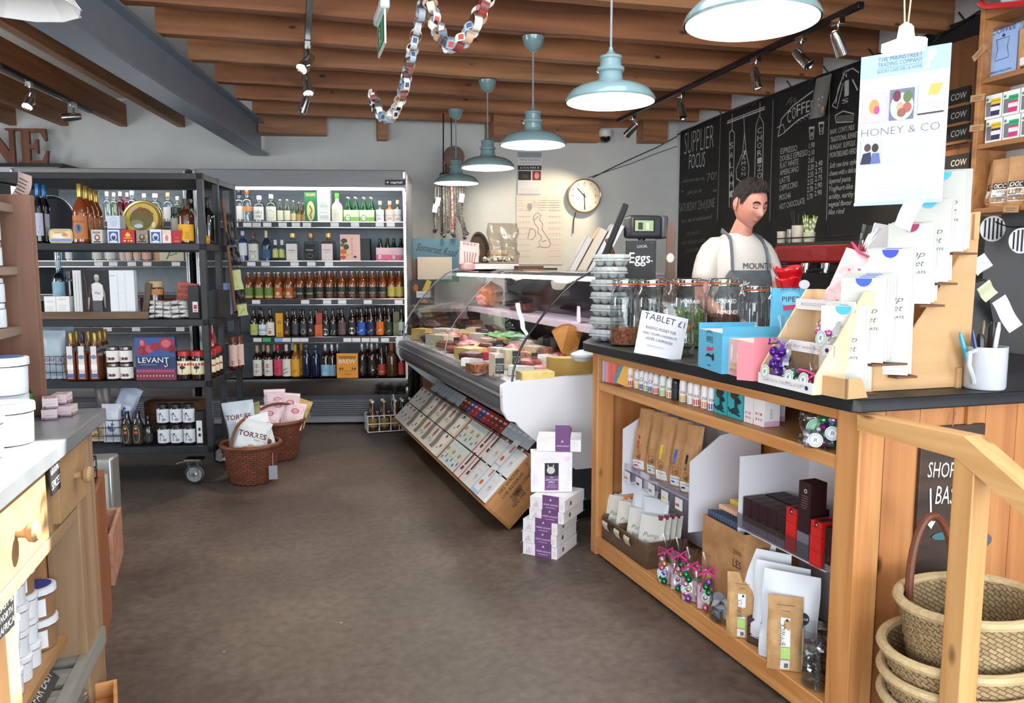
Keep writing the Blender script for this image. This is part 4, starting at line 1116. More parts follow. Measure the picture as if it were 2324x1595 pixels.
rb(404,26,470,.2,Z1,'jar',P('#2a2a26',.1,0,.5),P('#1c1c1e',.4),(.2,.7,'#a9a59c',75),(),'dark jar with grey label in the shadow of the yellow tin')
g=G();g.box(-.31,.31,0,.3,0,.012,WOOD('#4a3626','#6a4e38','X',1));g.box(-.31,.31,-.012,0,0,.045,WOOD('#54402e','#745a42','X',1))
q=RK.y(215,704,.03)
t=thing('wooden_tray','brown wooden display tray under the magazines on the rack','tray',RK.w(q.x,.032,Z2+.001),RK.a);g.obj('tray_board',t,.002)
TZ=Z2+.014
def print_lines(n,x0,x1,y0,dy,w,col):return[('l',[(x0,y0-i*dy),(x1-(i*7)%9,y0-i*dy)],w,col)for i in range(n)]
for u0,u1,lb in((101,127,'white upright carton with fine print by the brown shelf side'),(128,158,'white upright carton with fine print next to the jam jars')):
 rbox(u0,u1,651,697,.05,TZ,.05,'#e6e4e2',[('t','NACTO',0,130,12,56,{},'#8a8886')]+print_lines(3,-30,30,90,16,3,'#a5a3a0'),lb)
rb(138,28,575,.28,TZ,'gin',GL('#b9d6e6',.1,.7),P('#aebfc8',.3),(.2,.6,'#8fb4c8',70),(),'pale blue tinted bottle behind the white cartons',v=697)
rb(163,20,600,.3,TZ,'jar',P('#2b2622',.1,0,.5),P('#3a3634',.35),None,(),'dark stubby jar behind the magazines',v=697)
q0,q1=RK.y(168,697,.05),RK.y(303,697,.05)
D_=camD(RK.w(q0 .x,.05,TZ));hh=(697-592)*D_/F_PX
t=thing('magazine','open standing magazine with dark cover photo of a man in a white top','magazine',RK.w((q0 .x+q1 .x)/2,.055,TZ),RK.a)
w=q1 .x-q0 .x
g=G();g.box(-w*.36,w*.11,0,.012,0,hh,P('#1b1a1e',.35));g.obj('cover',t)
g=G();g.box(-w*.5,-w*.36,.0,.05,0,hh,P('#d4d4d4',.6));g.deco([('l',[(-46,0),(-46,76)],.6,'#8f8f92'),('l',[(-41,0),(-41,76)],.5,'#77777a'),('l',[(-37,0),(-37,76)],.5,'#8f8f92')],w/100);g.obj('page_edge',t)
g=G();g.prism([(w*.11,0),(w*.5,.02),(w*.5,.06),(w*.11,.02)],0,hh,P('#dfe2e6',.6),axis='Z');g.deco([('l',[(24,0),(24,76)],.5,'#a4a8b0'),('l',[(36,0),(36,76)],.5,'#b4b8c0'),('t','words on',16.5,70,2,8,{},'#55555c'),('l',[(18,40),(34,42)],.4,'#c0c4cc')],w/100,warp=lambda x,y,e:(x,(x-w*.11)/(w*.39)*.02-e-.001,y));g.obj('back_page',t)
g=G()
cx=-10
g.deco([('c',cx,66,4,5.2,'#9c9490'),('p',[(cx-4.2,68),(cx-3,72.5),(cx,73.4),(cx+3.4,72),(cx+4.2,68)],'#bdb8b4'),('p',[(cx-2,63),(cx+2,63),(cx+2.4,58),(cx-2.4,58)],'#8c8480'),('p',[(cx-9,56),(cx-3,59),(cx+4,59),(cx+10,54),(cx+11,40),(cx+8,28),(cx-8,28),(cx-9,42)],'#d8d3d2'),('p',[(cx-9,56),(cx-14,46),(cx-15,34),(cx-12,33),(cx-8.5,46)],'#3a3236'),('p',[(cx-15,34),(cx-17,14),(cx-15,12),(cx-12,33)],'#a89890'),('p',[(cx+10,54),(cx+14,40),(cx+14,16),(cx+12,16),(cx+10.5,40)],'#8c7f7a'),('p',[(cx-8,28),(cx+8,28),(cx+9,0),(cx-7,0)],'#4a4a50'),('l',[(cx-4,40),(cx-1,43),(cx+2,39),(cx+5,42)],1.2,'#6a6468'),('l',[(-30,76),(-27,60),(-26,30),(-25,0)],.8,'#7c3440')],w/100,eps=.0008)
g.obj('cover_print',t)
rbox(320,334,620,700,.1,Z2,.05,WOOD('#43352a','#64503f','Z',1.5),[],'dark wooden board leaning over beside the towels','chopping_board','board',tilt=0).rotation_euler=(0,math.radians(9),RK.a)
rb(355,36,622,.16,Z2,'jar',P('#3c2416',.1,0,.5),P('#b49a78',.6),(.62,.78,'#a8743c',85),(),'wide brown jar with cork lid behind the checked towels')
a,b_=RK.y(335,704,.05),RK.y(425,704,.05)
w=b_.x-a.x
t=thing('tea_towels','folded white tea towels with a black grid in a heap on the rack','towel',RK.w((a.x+b_.x)/2,.04,Z2+.002),RK.a)
for k in range(4):
 z0=.026*k
 g=G()
 sq=random.Random(k)
 pr_=[sq.uniform(0,6)for _ in range(3)]
 fn=lambda u,v:((u-.5)*w*(1-.03*k)*(1-.1*abs(math.cos(v*2*PI))**3),.075+math.cos(v*2*PI)*.08,z0+.013+math.sin(v*2*PI)*.013+.004*math.sin(u*9+pr_[0]))
 g.grid(fn,14,14,P('#e6e4e2',.9))
 for sgn in(0.,1.):
  g.add([fn(sgn,j/14)for j in range(14)],[tuple(range(14))],P('#e6e4e2',.9))
 for uu in(.16,.39,.62,.85):
  g.grid(lambda u,v:(lambda p:(p[0],.075+(p[1]-.075)*1.012,p[2]+(.0008 if v<.5 else-.0008)))(fn(uu+(u-.5)*.022,v)),1,14,P('#26262a',.9))
 g.obj('towel_fold',t)
q0,q1=RK.y(390,700,.19),RK.y(448,700,.19)
o=rbox(396,440,624,702,.2,Z2,.03,'#b3523f',[('t','ANTHONY',-4,150,16,70,{},'#1c1416'),('t','BOURDAIN',0,122,20,92,{},'#1c1416'),('t','KITCHEN',0,88,22,92,{},'#3a1416'),('t','CONFIDENTIAL',0,62,14,92,{},'#3a1416')],'terracotta paperback with bold black title leaning behind the towels','book','book')
o.rotation_euler=(0,math.radians(8),RK.a)
rbox(428,452,630,704,.07,Z2,.06,'#141418',[('r',-10,60,40,160,'#e4e0e0'),('r',0,90,30,130,'#c0303a'),('r',2,70,28,80,'#c0303a')],'black carton with white and red sticker beside the rack post',side=None)
rbox(316,398,603,640,.5,Z2,.02,'#6a1c1c',[],'dark red book lying upright at the back of the second shelf','book','book')
rbox(474,500,640,700,.16,Z2,.2,'#17171a',[],'black carton between the side posts of the rack')
rbox(500,512,618,690,.36,Z2,.14,'#7d8fc0',[('r',-20,60,30,300,'#9aa8d0')],'periwinkle blue book at the rear end of the rack','book','book')
RED='#6c1420'
for k,(u0,v0,w_,h_,lb)in enumerate(((140,864,56,130,'pale blue crisp bag with dark red lettering lying at the back of the rack'),(128,864,42,108,'pale blue crisp bag half hidden in a wire basket'))):
 p=RK.y(u0,v0,.22-.12*k)
 D_=camD(RK.w(p.x,.2,Z3))
 pp=pack_parts(w_*D_/F_PX*1.25,h_*D_/F_PX,.07,'#a6b4bf',[('t','TORRES',-4,76 if k else 66,15,84,{'off':.015},RED),('l',[(8,60),(36,60)],2,'#5a6470')],seed=k)
 inst('crisp_bag',lb,'crisps',RK.w(p.x,.22-.12*k,Z3+.004),pp,RK.a,None)
p=RK.y(130,864,.1)
t=thing('wire_basket','black wire basket holding crisp bags on the rack','basket',RK.w(p.x,.12,Z3+.002),RK.a)
g=G()
for z in(.006,.05,.1,.145):
 g.tube([(-.08,-.09,z),(.07,-.09,z),(.07,.09,z),(-.08,.09,z)],.002,BLACKMETAL,5,closed=True)
for x in(-.04,0.,.035,.07):
 g.tube([(x,-.09,.145),(x,-.09,.005),(x,.09,.005),(x,.09,.145)],.0018,BLACKMETAL,5)
g.obj('wire_mesh',t)
for k,(u,c,lb,lab)in enumerate(((167,.06,'closest to the wire basket',1),(180,.14,'set back behind the first white label',0),(193,.06,'second of the white labelled front line',1),(207,.13,'set back between white labels',0),(221,.06,'third of the white labelled front line',1),(233,.14,'set back beside the small jars',0),(244,.2,'furthest back near the small jars',0))):
 rb(u,24,757,c,Z3,'tall',P('#6e3210',.08,0,.6),P('#b8923a' if k not in(2,)else '#3a1c1c',.3,.5),(.04,.72,'#d9d6d2',52)if lab else None,(('c',0,4.0,.5,.4,'#7080a8'),('r',-.55,1.7,.55,2.6,'#efece8'),('l',[(-.4,1.3),(.4,1.3)],.08,'#90909a'),('r',-.6,.1,.6,.9,'#5a608a'))if lab else(),f'square amber syrup bottle with gold cap, {lb}',sq=True,group='square amber syrup bottles')
jr=[('c',-.15,.55,.25,.25,'#6d2434'),('c',.35,.55,.25,.25,'#6d2434'),('l',[(0,.2),(.4,.45)],.06,'#8a8a4c'),('r',-.75,.2,-.5,.9,'#8c8a88')]
for u in(260,290):
 for lv in(0,1):
  loc,r,h=rput(u,864,29,827,.07,Z3)
  inst('jar',f'small cherry label jar, {("lower", "upper")[lv]} of the pair {"next to the amber bottles" if u == 260 else "next to the blue cookbook"}','jar',loc+Vector((0,0,lv*(h+.001))),bottle_parts('jar',r,h,P('#3a1820',.1,0,.5),P('#8d8a88',.3,.8),(.08,.78,'#e2dfda',85),tuple(jr)),RK.a,'small cherry jars on the rack')
o=rbox(310,401,763,862,.03,Z3,.028,'#26365e',[('r',-50,0,50,22,'#7a3048'),('r',-50,22,50,30,'#5a3a70'),('r',-50,60,50,108,'#34508c'),('c',-30,92,9,13,'#a02c44'),('c',-32,96,5,7,'#c86a7c'),('c',-28,76,16,11,'#7c2034'),('c',-14,80,10,10,'#b84058'),('c',-38,74,8,8,'#92283e'),('c',0,86,12,11,'#8a2438'),('c',30,92,20,17,'#902a3c'),('c',28,94,12,10,'#c05a6a'),('c',44,80,10,10,'#6a1a2c')]+[('c',-46+4*k,24,1.3,4,'#c85a68')for k in range(24)]+[('c',-44+8*k,12,1.6,2.2,'#e0b0a0')for k in range(12)]+[('t','LEVANT',-2,46,13,76,{},'#f0eeea'),('l',[(30,46),(32,38),(26,35),(24,39)],1.6,'#f0eeea'),('l',[(-36,41),(6,41)],.8,'#a8b0c8')],'blue cookbook with pomegranates on its cover','book','book')
for k,(u,c,lb)in enumerate(((420,.06,'beside the blue cookbook'),(452,.06,'right behind the front rack post'))):
 rb(u,31,800,c,Z3,'jar',P('#1f0f0c',.1,0,.5),P('#b3242a',.4),(.18,.66,'#e0d8b8',85),(('r',-1.3,.0,1.3,.25,'#d8a422'),('r',-1.3,1.3,1.3,1.65,'#b82a2c'),('l',[(0,.3),(.05,1.1)],.1,'#1c241c'),('c',.05,1.05,.4,.25,'#1c2a1c')),f'dark sauce jar with red lid and palm tree label {lb}',group='red lidded palm tree jars')
for k,(u,w,c)in enumerate(((480,22,.14),(489,22,.21),(497,20,.28))):
 rb(u,w,803-k,c,Z3,'jar',P('#1f0f0c',.1,0,.5),P('#b3242a',.4),(.18,.66,'#e0d8b8',85),(('r',-1.3,.0,1.3,.25,'#d8a422'),('r',-1.3,1.3,1.3,1.65,'#b82a2c'),('c',.05,.9,.4,.4,'#1c2a1c')),f'dark sauce jar with red lid, {ORD[k]} going back at the open rack end',group='red lidded palm tree jars')
rb(487,20,752,.36,Z3,'beer',P('#8c1c1c',.1,0,.5),P('#a82424',.4),(.1,.4,'#b03c30',75),(),'red sauce bottle standing behind the red lidded jars')
for k,(u,c)in enumerate(((532,.5),(546,.56))):
 rb(u,20,790+k,c,Z3,'jar',P('#4a1818',.1,0,.5),P('#5a2a20',.4),(.1,.75,'#d8b8ac',85),(('c',0,.8,.5,.5,'#b86a64'),),f'rosy jar with pink label at the rear end of the rack, {("first", "second")[k]}')
p0,p1=RK.y(213,1013,.06),RK.y(278,1013,.06)
w=p1 .x-p0 .x
t=thing('wire_basket','square black wire basket of sweets on the rack bottom shelf','basket',RK.w((p0 .x+p1 .x)/2,.13,Z4+.002),RK.a)
g=G()
for z in(.006,.06,.11,.155):
 g.tube([(-w/2,-.09,z),(w/2,-.09,z),(w/2,.09,z),(-w/2,.09,z)],.0025,BLACKMETAL,5,closed=True)
for i in range(5):
 x=-w/2+w*i/4
 g.tube([(x,-.09,.155),(x,-.09,.005),(x,.09,.005),(x,.09,.155)],.002,BLACKMETAL,5)
g.obj('wire_mesh',t)
for k,(u,c,z,w_,h_,rt,col,lb)in enumerate(((228,.12,.01,38,75,0,'#b8a488','bag of nuts standing in the rack basket, gold foil'),(258,.09,.01,42,88,0,'#b9bdc8','clear bag with blue striped label in the rack basket'),(268,.16,.09,48,100,24,'#9fa8bc','blue and white bag leaning out of the rack basket'),(248,.22,.10,36,105,-6,'#6a6260','dark clear bag with gathered top at the basket back'),(283,.24,.12,34,100,8,'#8c93a4','pale bag with blue print at the basket back'))):
 p=RK.y(u,1013,c)
 D_=camD(RK.w(p.x,c,Z4))
 pp=pack_parts(w_*D_/F_PX,h_*D_/F_PX,.05,col,[('r',-34,40,34,120,'#c9cedc'),('c',4,84,20,24,'#50608c')]+[('l',[(-30+9*i,30),(-30+9*i,48)],3,'#40507c')for i in range(8)]if k in(1,2,4)else[('c',0,60,24,22,'#8a6c40'),('c',-20,90,18,14,'#6a4c30')],seed=k+4)
 inst('sweet_bag',lb,'bag',RK.w(p.x,c,Z4+z+.004),pp,0,None,(0,math.radians(rt),RK.a))
for u,lb in((292,'black oil bottle with gold edged label next to the wire basket'),(316,'black oil bottle with gold edged label next to the dark jar')):
 rb(u,26,938,.07,Z4,'beer',P('#0d0c0b',.08,0,.6),P('#12100e',.4),(.06,.66,'#16140f',70),(('o',0,1.6,.55,1.5,.06,'#b8a468'),('c',0,1.9,.3,.25,'#b04a44'),('c',0,2.6,.18,.2,'#c8a860')),lb)
rb(339,24,950,.09,Z4,'flask',P('#141210',.08,0,.6),P('#0e0d0c',.4),(.1,.4,'#1d1a16',70),tuple(('l',[(-.5,.15+.18*i),(.5,.15+.18*i)],.05,'#b09a6c')for i in range(5)),'dark round bottle with gold writing between oil and white jars')
for c_ in range(3):
 for lv in(0,1):
  u=374+29*c_
  loc,r,h=rput(u,1013,27,967,.07,Z4)
  inst('jar',f'dark jar with black and white figure label, {("lower", "upper")[lv]} row, {("third", "second", "first")[c_]} from the post','jar',loc+Vector((0,0,lv*(h+.001))),bottle_parts('jar',r,h,P('#14141a',.1,0,.5),P('#17171a',.4),(.1,.76,'#cfd2d8',85),(('c',-.1,1.5,.18,.2,'#4c505c'),('p',[(-.3,.3),(.5,.3),(.2,1.3),(-.3,1.3)],'#5c606c'),('l',[(-.2,1.2),(-.6,1.5)],.12,'#5c606c'),('c',.4,.5,.3,.25,'#84889a'))),RK.a,'figure label jars on the rack bottom shelf')
rbox(446,463,938,1013,.05,Z4,.07,'#121216',[('r',-40,20,36,330,'#d9d8d6'),('c',0,210,18,24,'#2a2a30'),('c',0,130,18,24,'#2a2a30')],'black carton with tall white label strip at the foot of the post')
rbox(330,452,915,985,.42,Z4,.2,WOOD('#4a2e1c','#70482c','X',1),[],'brown wooden crate pushed to the back of the bottom shelf','wooden_crate','crate')
p=RK.x(512,560,.02)
t=thing('wooden_pole','slim brown wooden pole leaning between rack and fridge','pole',(0,0,0))
a,b_=RK.x(505,452,.02),RK.x(533,705,.02)
g=G();g.tube([RK.w(*a),RK.w(*b_)],.011,WOOD('#5c3e28','#80583a','Z',1),10);g.obj('pole_shaft',t)
for k,(u,v,w_,h_,col,lb)in enumerate(((524,480,20,80,'#17161a','shiny black liquorice bag hanging at the rack end'),(536,545,22,60,'#1d1b20','lower shiny black bag hanging at the rack end'),(541,612,20,45,'#a8ad62','yellow green swing tag hanging at the rack end'),(547,640,22,50,'#2b241f','dark brown dried bag hanging below the swing tag'),(551,684,22,32,'#b4b56c','lower yellow green swing tag near the fridge bottles'))):
 p=RK.w(*RK.x(u,v,.05))
 D_=camD(p)
 hh=h_*D_/F_PX
 pp=pack_parts(w_*D_/F_PX,hh,.03 if k not in(2,4)else.004,col,[('l',[(-20,30),(20,70)],6,'#5a6030')]if k in(2,4)else(),seed=k,wr=3)
 inst('hanging_bag' if k not in(2,4)else 'swing_tag',lb,'bag' if k not in(2,4)else 'tag',p-Vector((0,0,hh)),pp,0,None,(0,math.radians(-8),RK.a+.3))
# crisp baskets on the floor
WICK=WEAVE('#8a4a2c','#6d3822','#38190f',26,9)
def wicker_basket(label,loc,r0,r1,h,mat,rim_m,handle=None,sx=1.0,sy=1.0,name='wicker_basket'):
 t=thing(name,label,'basket',loc)
 g=G()
 def wall(r_off):return lambda u,v:(math.cos(u*2*PI)*(r0+(r1-r0)*v**.8+r_off+.004*math.sin(u*2*PI*26+(PI if int(v*18)%2 else 0)))*sx,math.sin(u*2*PI)*(r0+(r1-r0)*v**.8+r_off)*sy,.004+v*h)
 g.grid(wall(0),104,18,mat,wrap=True,uv=True)
 g.grid(lambda u,v:wall(-.012)(1-u,v),104,18,mat,wrap=True,uv=True)
 g.lathe([(0,.012),(r0,.012)],mat,30,sx=sx,sy=sy,close=False)
 g.lathe([(r0,.004),(0,.004)],mat,30,sx=sx,sy=sy,close=False)
 g.obj('basket_weave',t)
 g=G();g.tube([(math.cos(a)*r1*sx,math.sin(a)*r1*sy,h+.004)for a in[2*PI*i/40 for i in range(40)]],.013,rim_m,8,closed=True);g.obj('rim',t)
 if handle:
  g=G();g.tube([(math.cos(PI*i/16)*r1*sx*.97*math.cos(handle[1]),math.cos(PI*i/16)*r1*sy*.97*math.sin(handle[1]),h+math.sin(PI*i/16)*handle[0])for i in range(17)],.009,rim_m,8);g.obj('handle',t)
 return t
WR=WOOD('#5a2e1a','#7c4428','X',2)
b1=Vector((-.245,4.93,0))
wicker_basket('brown wicker basket of white crisp bags on the floor by the rack',b1,.12,.175,.235,WICK,WR,(.17,.9))
b2=Vector((-.09,5.50,0))
wicker_basket('brown wicker basket of pink crisp bags behind the first basket',b2,.12,.175,.26,WICK,WR,(.12,.3))
TOR=[('t','TORRES',2,84,15,84,{'off':.02},RED),('l',[(10,78),(40,78)],2,'#7a7f88'),('c',-6,42,15,12,'#b98a52'),('c',18,48,14,11,'#a87840'),('c',6,56,10,8,'#cfa468'),('c',30,38,8,8,'#5c4028'),('t','black',10,20,5,30,{'a':8,'sh':.3},INK),('t','TRUFFLE',12,12,5,40,{'a':8},'#4a4a50')]
for k,(px,py,wd,ht,rot,col,lb)in enumerate(((548,1010,.20,.27,(-.16,.24,-.1),'#d9dde0','white crisp bag with red lettering at the front of the wicker basket'),(585,1000,.19,.25,(-.10,-.22,.2),'#e0e2e4','white crisp bag leaning to the pink bags'),(533,1000,.19,.33,(.06,-.12,-.1),'#c3ccd6','tall white crisp bag standing at the back of the basket'),(512,1015,.14,.18,(-.1,.5,.3),'#7f8a88','dull silver green crisp bag slipping down the basket side'))):
 c_=[Vector((-.03,-.08,.13)),Vector((.07,-.04,.17)),Vector((-.03,.05,.17)),Vector((-.1,-.06,.13))][k]
 pr=TOR if k<2 else([('t','TORRES',0,118,15,80,{'off':.02},RED)]if k==2 else[])
 inst('crisp_bag',lb,'crisps',b1+c_,pack_parts(wd,ht,.075,col,pr,seed=k+20),0,'crisp bags in the first wicker basket',(rot[0],rot[1],rot[2]-.1))
PNK=[('r',-46,8,46,130,'#ecdfe2')]+[('l',[(-40,20+12*i),(40,26+12*i)],2,'#d99aac')for i in range(8)]+[('o',8,84,18,13,4,'#c8567c'),('t','sweet',8,80,9,30,{'sh':.3},'#b83c64')]
for k,(dx,dy,dz,rot)in enumerate(((-.05,-.09,.20,(-.55,0,.25)),(0,-.02,.24,(-.5,0,.2)),(.06,.02,.25,(-.35,.1,-.1)),(-.02,.06,.27,(-.1,.05,.3)),(.08,-.07,.21,(-.6,.15,-.2)))):
 inst('crisp_bag',['pink and white crisp bag drooping over the rear basket front','pink crisp bag, second layer in the rear basket','pink crisp bag on the side of the deli in the rear basket','pink crisp bag standing upright at the rear of the rear basket','pink crisp bag sliding off the rear basket rim'][k],'crisps',b2+Vector((dx,dy,dz)),pack_parts(.15,.2,.06,'#e4ccd2',PNK,seed=k+30),0,'pink crisp bags in the rear basket',rot)
inst('crisp_bag','yellow and green crisp bag poking out of the rear basket','crisps',b2+Vector((.12,.06,.2)),pack_parts(.11,.2,.05,'#c8a860',[('r',-40,40,40,110,'#d9c07c'),('c',10,90,24,30,'#3c8a74')],seed=41),0,None,(-.1,.35,-.2))
inst('crisp_bag','olive green crisp bag squeezed between both basket fillings','crisps',b2+Vector((-.13,-.05,.23)),pack_parts(.1,.17,.05,'#8c8a5c',[],seed=42),0,None,(-.2,-.2,.1))
p=b1+Vector((.13,-.12,.1))
t=thing('price_tag','small grey card price tag hung on the wicker basket','tag',p+Vector((0,-.03,-.06)))
g=G();g.box(-.025,.025,0,.002,0,.085,P('#8e9096',.6));g.obj('tag_card',t);g=G();g.tube([(0,0,.08),(0,.02,.16)],.001,P('#c8c4bc',.8),5);g.obj('string',t)
# deli counter
DL=Fr((1.03,3.62,0),3.35)
LEN=2.62
t=thing('deli_counter','long grey serve-over deli counter with curved glass full of cheese and meat','deli counter',DL.o,DL.a)
DKG=SPECK('#4d5056','#585b61',6,.4,.3,.7,.02)
PLW=P('#dfdfe3',.35)
g=G();g.prism([(.03,.57),(.25,.47),(.36,.34),(.36,.1),(.93,.1),(.93,.72),(.03,.70)],.03,LEN,DKG);g.obj('body',t)
g=G();g.box(.38,.9,.05,LEN-.05,0,.1,BLACK);g.obj('plinth',t)
prof=[(.03,.56),(0,.575),(-.018,.61),(-.02,.645),(-.012,.66),(-.026,.672),(-.028,.70),(-.016,.722),(.01,.728),(.05,.722),(.05,.6)]
g=G();g.prism(prof,-.01,LEN,P('#6a6d73',.35,.2));g.obj('bumper_rail',t)
g=G();g.prism([(-.03,.676),(-.034,.684),(-.03,.692)],-.012,LEN,P('#c4c6c8',.25,.6));g.obj('trim_strip',t)
panel=[(-.03,.70),(-.03,.735),(.0,.75),(.1,.755),(.93,.775),(.93,.3),(.36,.3),(.2,.415),(.06,.535),(.04,.565),(.0,.575),(-.026,.62)]
for y0,y1 in((-.035,0),(LEN,LEN+.035)):
 g=G();g.prism(panel,y0,y1,PLW);g.obj('end_panel',t,.01)
g=G();g.box(.04,.9,.0,LEN,.715,.738,P('#dcd9dc',.35));g.obj('display_deck',t)
cur=[DL.y(u,v,0)for u,v in((1159,877),(1165,842),(1177,799),(1194,768),(1234,713),(1273,668),(1311,634),(1339,619),(1363,613))]
cv=[(p.x,p.z)for p in cur]+[(.46,1.292)]
cv[0]=(.02,.735)
CASEG=GL('#f2f4f6',.035,.4)
g=G();g.grid(lambda u,v:(lambda i,f:(cv[i][0]+(cv[i+1][0]-cv[i][0])*f,.0+v*LEN,cv[i][1]+(cv[i+1][1]-cv[i][1])*f))(min(int(u*(len(cv)-1)),len(cv)-2),u*(len(cv)-1)-min(int(u*(len(cv)-1)),len(cv)-2)),27,3,CASEG);g.obj('front_glass',t)
for y in(0.,LEN*.5,LEN):
 g=G();g.tube([(x,y,z)for x,z in cv],.006 if y!=LEN*.5 else.003,P('#141416',.3)if y==0 else P('#8d9096',.25,.6),8);g.obj('glass_edge',t)
g=G();g.box(.44,.93,0,LEN,1.272,1.29,P('#a4a6a9',.22,.5));g.obj('top_shelf',t,.004)
g=G();g.box(.46,.49,.04,LEN-.04,1.245,1.268,EM('#ffe0ea',4));g.obj('light_tube',t)
g=G();g.box(.89,.93,0,LEN,.72,1.272,P('#1c1a20',.15));g.obj('rear_doors',t)
for y in(0,LEN):
 g=G();g.prism([(x,z)for x,z in cv]+[(.9,1.272),(.9,.74)],y-.002,y+.002,CASEG);g.obj('end_glass',t)
g=G();g.box(.56,.88,.03,LEN-.03,.985,.993,P('#e6dde4',.3));g.box(.555,.562,.03,LEN-.03,.96,1.0,P('#ded3dc',.4));g.obj('inner_shelf',t)
lamp('deli_tube','AREA',DL.w(.47,LEN/2,1.235),6,(1,.86,.90),aim=DL.w(.35,LEN/2,.7),shape='RECTANGLE',size=.05,size_y=2.4).rotation_euler=(0,0,DL.a)
DK=.74
def wedge(r,h,ang,m,rind):
 g=G()
 n=max(3,int(ang/9))
 pts=[(0,0)]+[(r*math.cos(math.radians(ang*i/n)),r*math.sin(math.radians(ang*i/n)))for i in range(n+1)]
 g.prism(pts,0,h,m,axis='Z')
 a=g.mesh()
 g=G();g.lathe([(r*1.004,0),(r*1.012,.004),(r*1.012,h-.004),(r*1.004,h+.001),(r*.96,h+.0015)],rind,n*2,None,0,math.radians(ang))
 return[('cheese_paste',a),('rind',g.mesh())]
def block(w,d,h,m,rind=None):
 g=G();g.box(-w/2,w/2,-d/2,d/2,0,h,m)
 out=[('block_body',g.mesh())]
 if rind:
  g=G();g.box(-w/2-.002,w/2+.002,-d/2-.002,d/2+.002,-0.0,.006,rind);out.append(('rind',g.mesh()))
 return out
def lump(rx,ry,rz_,m,seed,n=16):
 q=random.Random(seed)
 ph=[q.uniform(0,6)for _ in range(4)]
 g=G()
 g.grid(lambda u,v:(lambda a,b:(lambda k:(rx*k*math.cos(a)*math.sin(b),ry*k*math.sin(a)*math.sin(b),rz_*(1-k*math.cos(b))))(1+.1*math.sin(3*a+ph[0])*math.sin(b)+.08*math.sin(5*b+ph[1])))(u*2*PI,v*PI),n,10,m,wrap=True)
 return[('meat',g.mesh())]
CH=lambda a,b:SPECK(a,b,30,.45,.35,.65,.05)
YEL,PALE,ORG,BRIE,BLUEC=CH('#d8b866','#e6cd86'),CH('#dcd3aa','#e8e2c4'),CH('#c88a44','#d89c58'),P('#e9e7e2',.6),CH('#cfd0c4','#e6e4da')
MEAT,HAM,DARKM_=SPECK('#7a2c24','#b0584a',40,.4,.4,.6,.1),SPECK('#b86c60','#dca49a',24,.4,.4,.6,.06),SPECK('#3c1c18','#6a342a',40,.4,.4,.6,.15)
NUTS=SPECK('#4a2818','#9a6038',70,.5,.4,.6,.4)
def deli(u,v,parts,name,label,cat,rz=0.,z=DK,rot=None):
 p=DL.z(u,v,z)
 return inst(name,label,cat,DL.w(p.x,p.y,z+.0015),parts,DL.a+rz,'food in the deli counter',rot)
deli(1214,868,block(.17,.11,.058,YEL,P('#b89a50',.6)),'cheese_block','large pale yellow cheese block against the white end panel','cheese',-.05)
deli(1292,850,wedge(.13,.1,180,YEL,P('#c9a04c',.5)),'cheese_half','half wheel of golden cheese in the near corner of the case','cheese',3.1)
deli(1306,815,wedge(.17,.12,45,ORG,P('#a86c2c',.5)),'cheese_wedge','tall orange cheese wedge standing behind the half wheel','cheese',2.4,rot=(0,math.radians(-70),DL.a+.4),z=DK+.06)
deli(1272,838,wedge(.16,.06,30,BRIE,P('#dcd8d0',.6)),'cheese_wedge','white brie wedge lying in front of the orange wedge','cheese',2.0,z=DK+.005)
deli(1212,852,wedge(.14,.05,34,BRIE,P('#d0d6d4',.6)),'cheese_wedge','pale soft cheese wedge behind the yellow block','cheese',2.3)
deli(1322,822,lump(.06,.05,.03,P('#cfd6d6',.5),1),'wrapped_cheese','small cheese wrapped in pale blue paper on the half wheel','cheese',z=DK+.1)
deli(1156,836,block(.09,.07,.11,PALE,P('#b8b48c',.6)),'cheese_block','upright pale green cheese block with thin rind','cheese',.2)
deli(1126,853,block(.05,.08,.12,CH('#d6c6b4','#e2d6c6')),'cheese_block','narrow upright cream cheese slab beside the black price card','cheese',.1)
deli(1098,815,block(.11,.09,.045,P('#b02838',.4)),'cheese_box','red cheese box with white lid edge in the middle of the case','box',.1)
deli(1096,832,wedge(.13,.045,26,BRIE,P('#d8cfc8',.6)),'cheese_wedge','thin white cheese wedge in front of the red box','cheese',2.2)
deli(1090,845,block(.13,.1,.05,NUTS),'nut_loaf','dark brown nut loaf at the glass, middle of the case','loaf',.2)
deli(1068,822,lump(.08,.07,.035,DARKM_,3),'salami','dark red salami piece near the bumper rail','meat')
deli(1052,800,block(.1,.12,.06,MEAT),'meat_block','dark red cured meat block left of the red box','meat',.2)
deli(1026,778,lump(.07,.09,.045,HAM,4),'ham','pink ham piece, first behind the far glass curve','meat')
deli(1048,768,block(.09,.12,.07,PALE,P('#c8a060',.5)),'cheese_block','cream cheese block beside the ham pieces','cheese',.1)
deli(1000,770,lump(.06,.07,.03,CH('#d8a850','#e4c07c'),5),'cheese_truckle','small golden truckle cheese at the far rail','cheese')
deli(985,760,lump(.08,.08,.06,DARKM_,6),'salami','dark salami heap in the far corner of the case','meat')
deli(1015,745,lump(.1,.12,.08,SPECK('#4c3a20','#8a7040',40,.5,.4,.6,.3),7),'olive_mix','heap of olives and leaves at the far end of the case','olives')
deli(1075,752,block(.1,.16,.1,SPECK('#a8644c','#d8a080',26,.4)),'pate_terrine','upright pink pate terrine slab in the far half of the case','pate',.2)
deli(1112,765,lump(.12,.13,.05,HAM,8),'ham','broad pink ham joint under the inner shelf','meat')
deli(1140,772,lump(.1,.1,.035,MEAT,9),'salami','dark red sliced sausage heap under the inner shelf','meat')
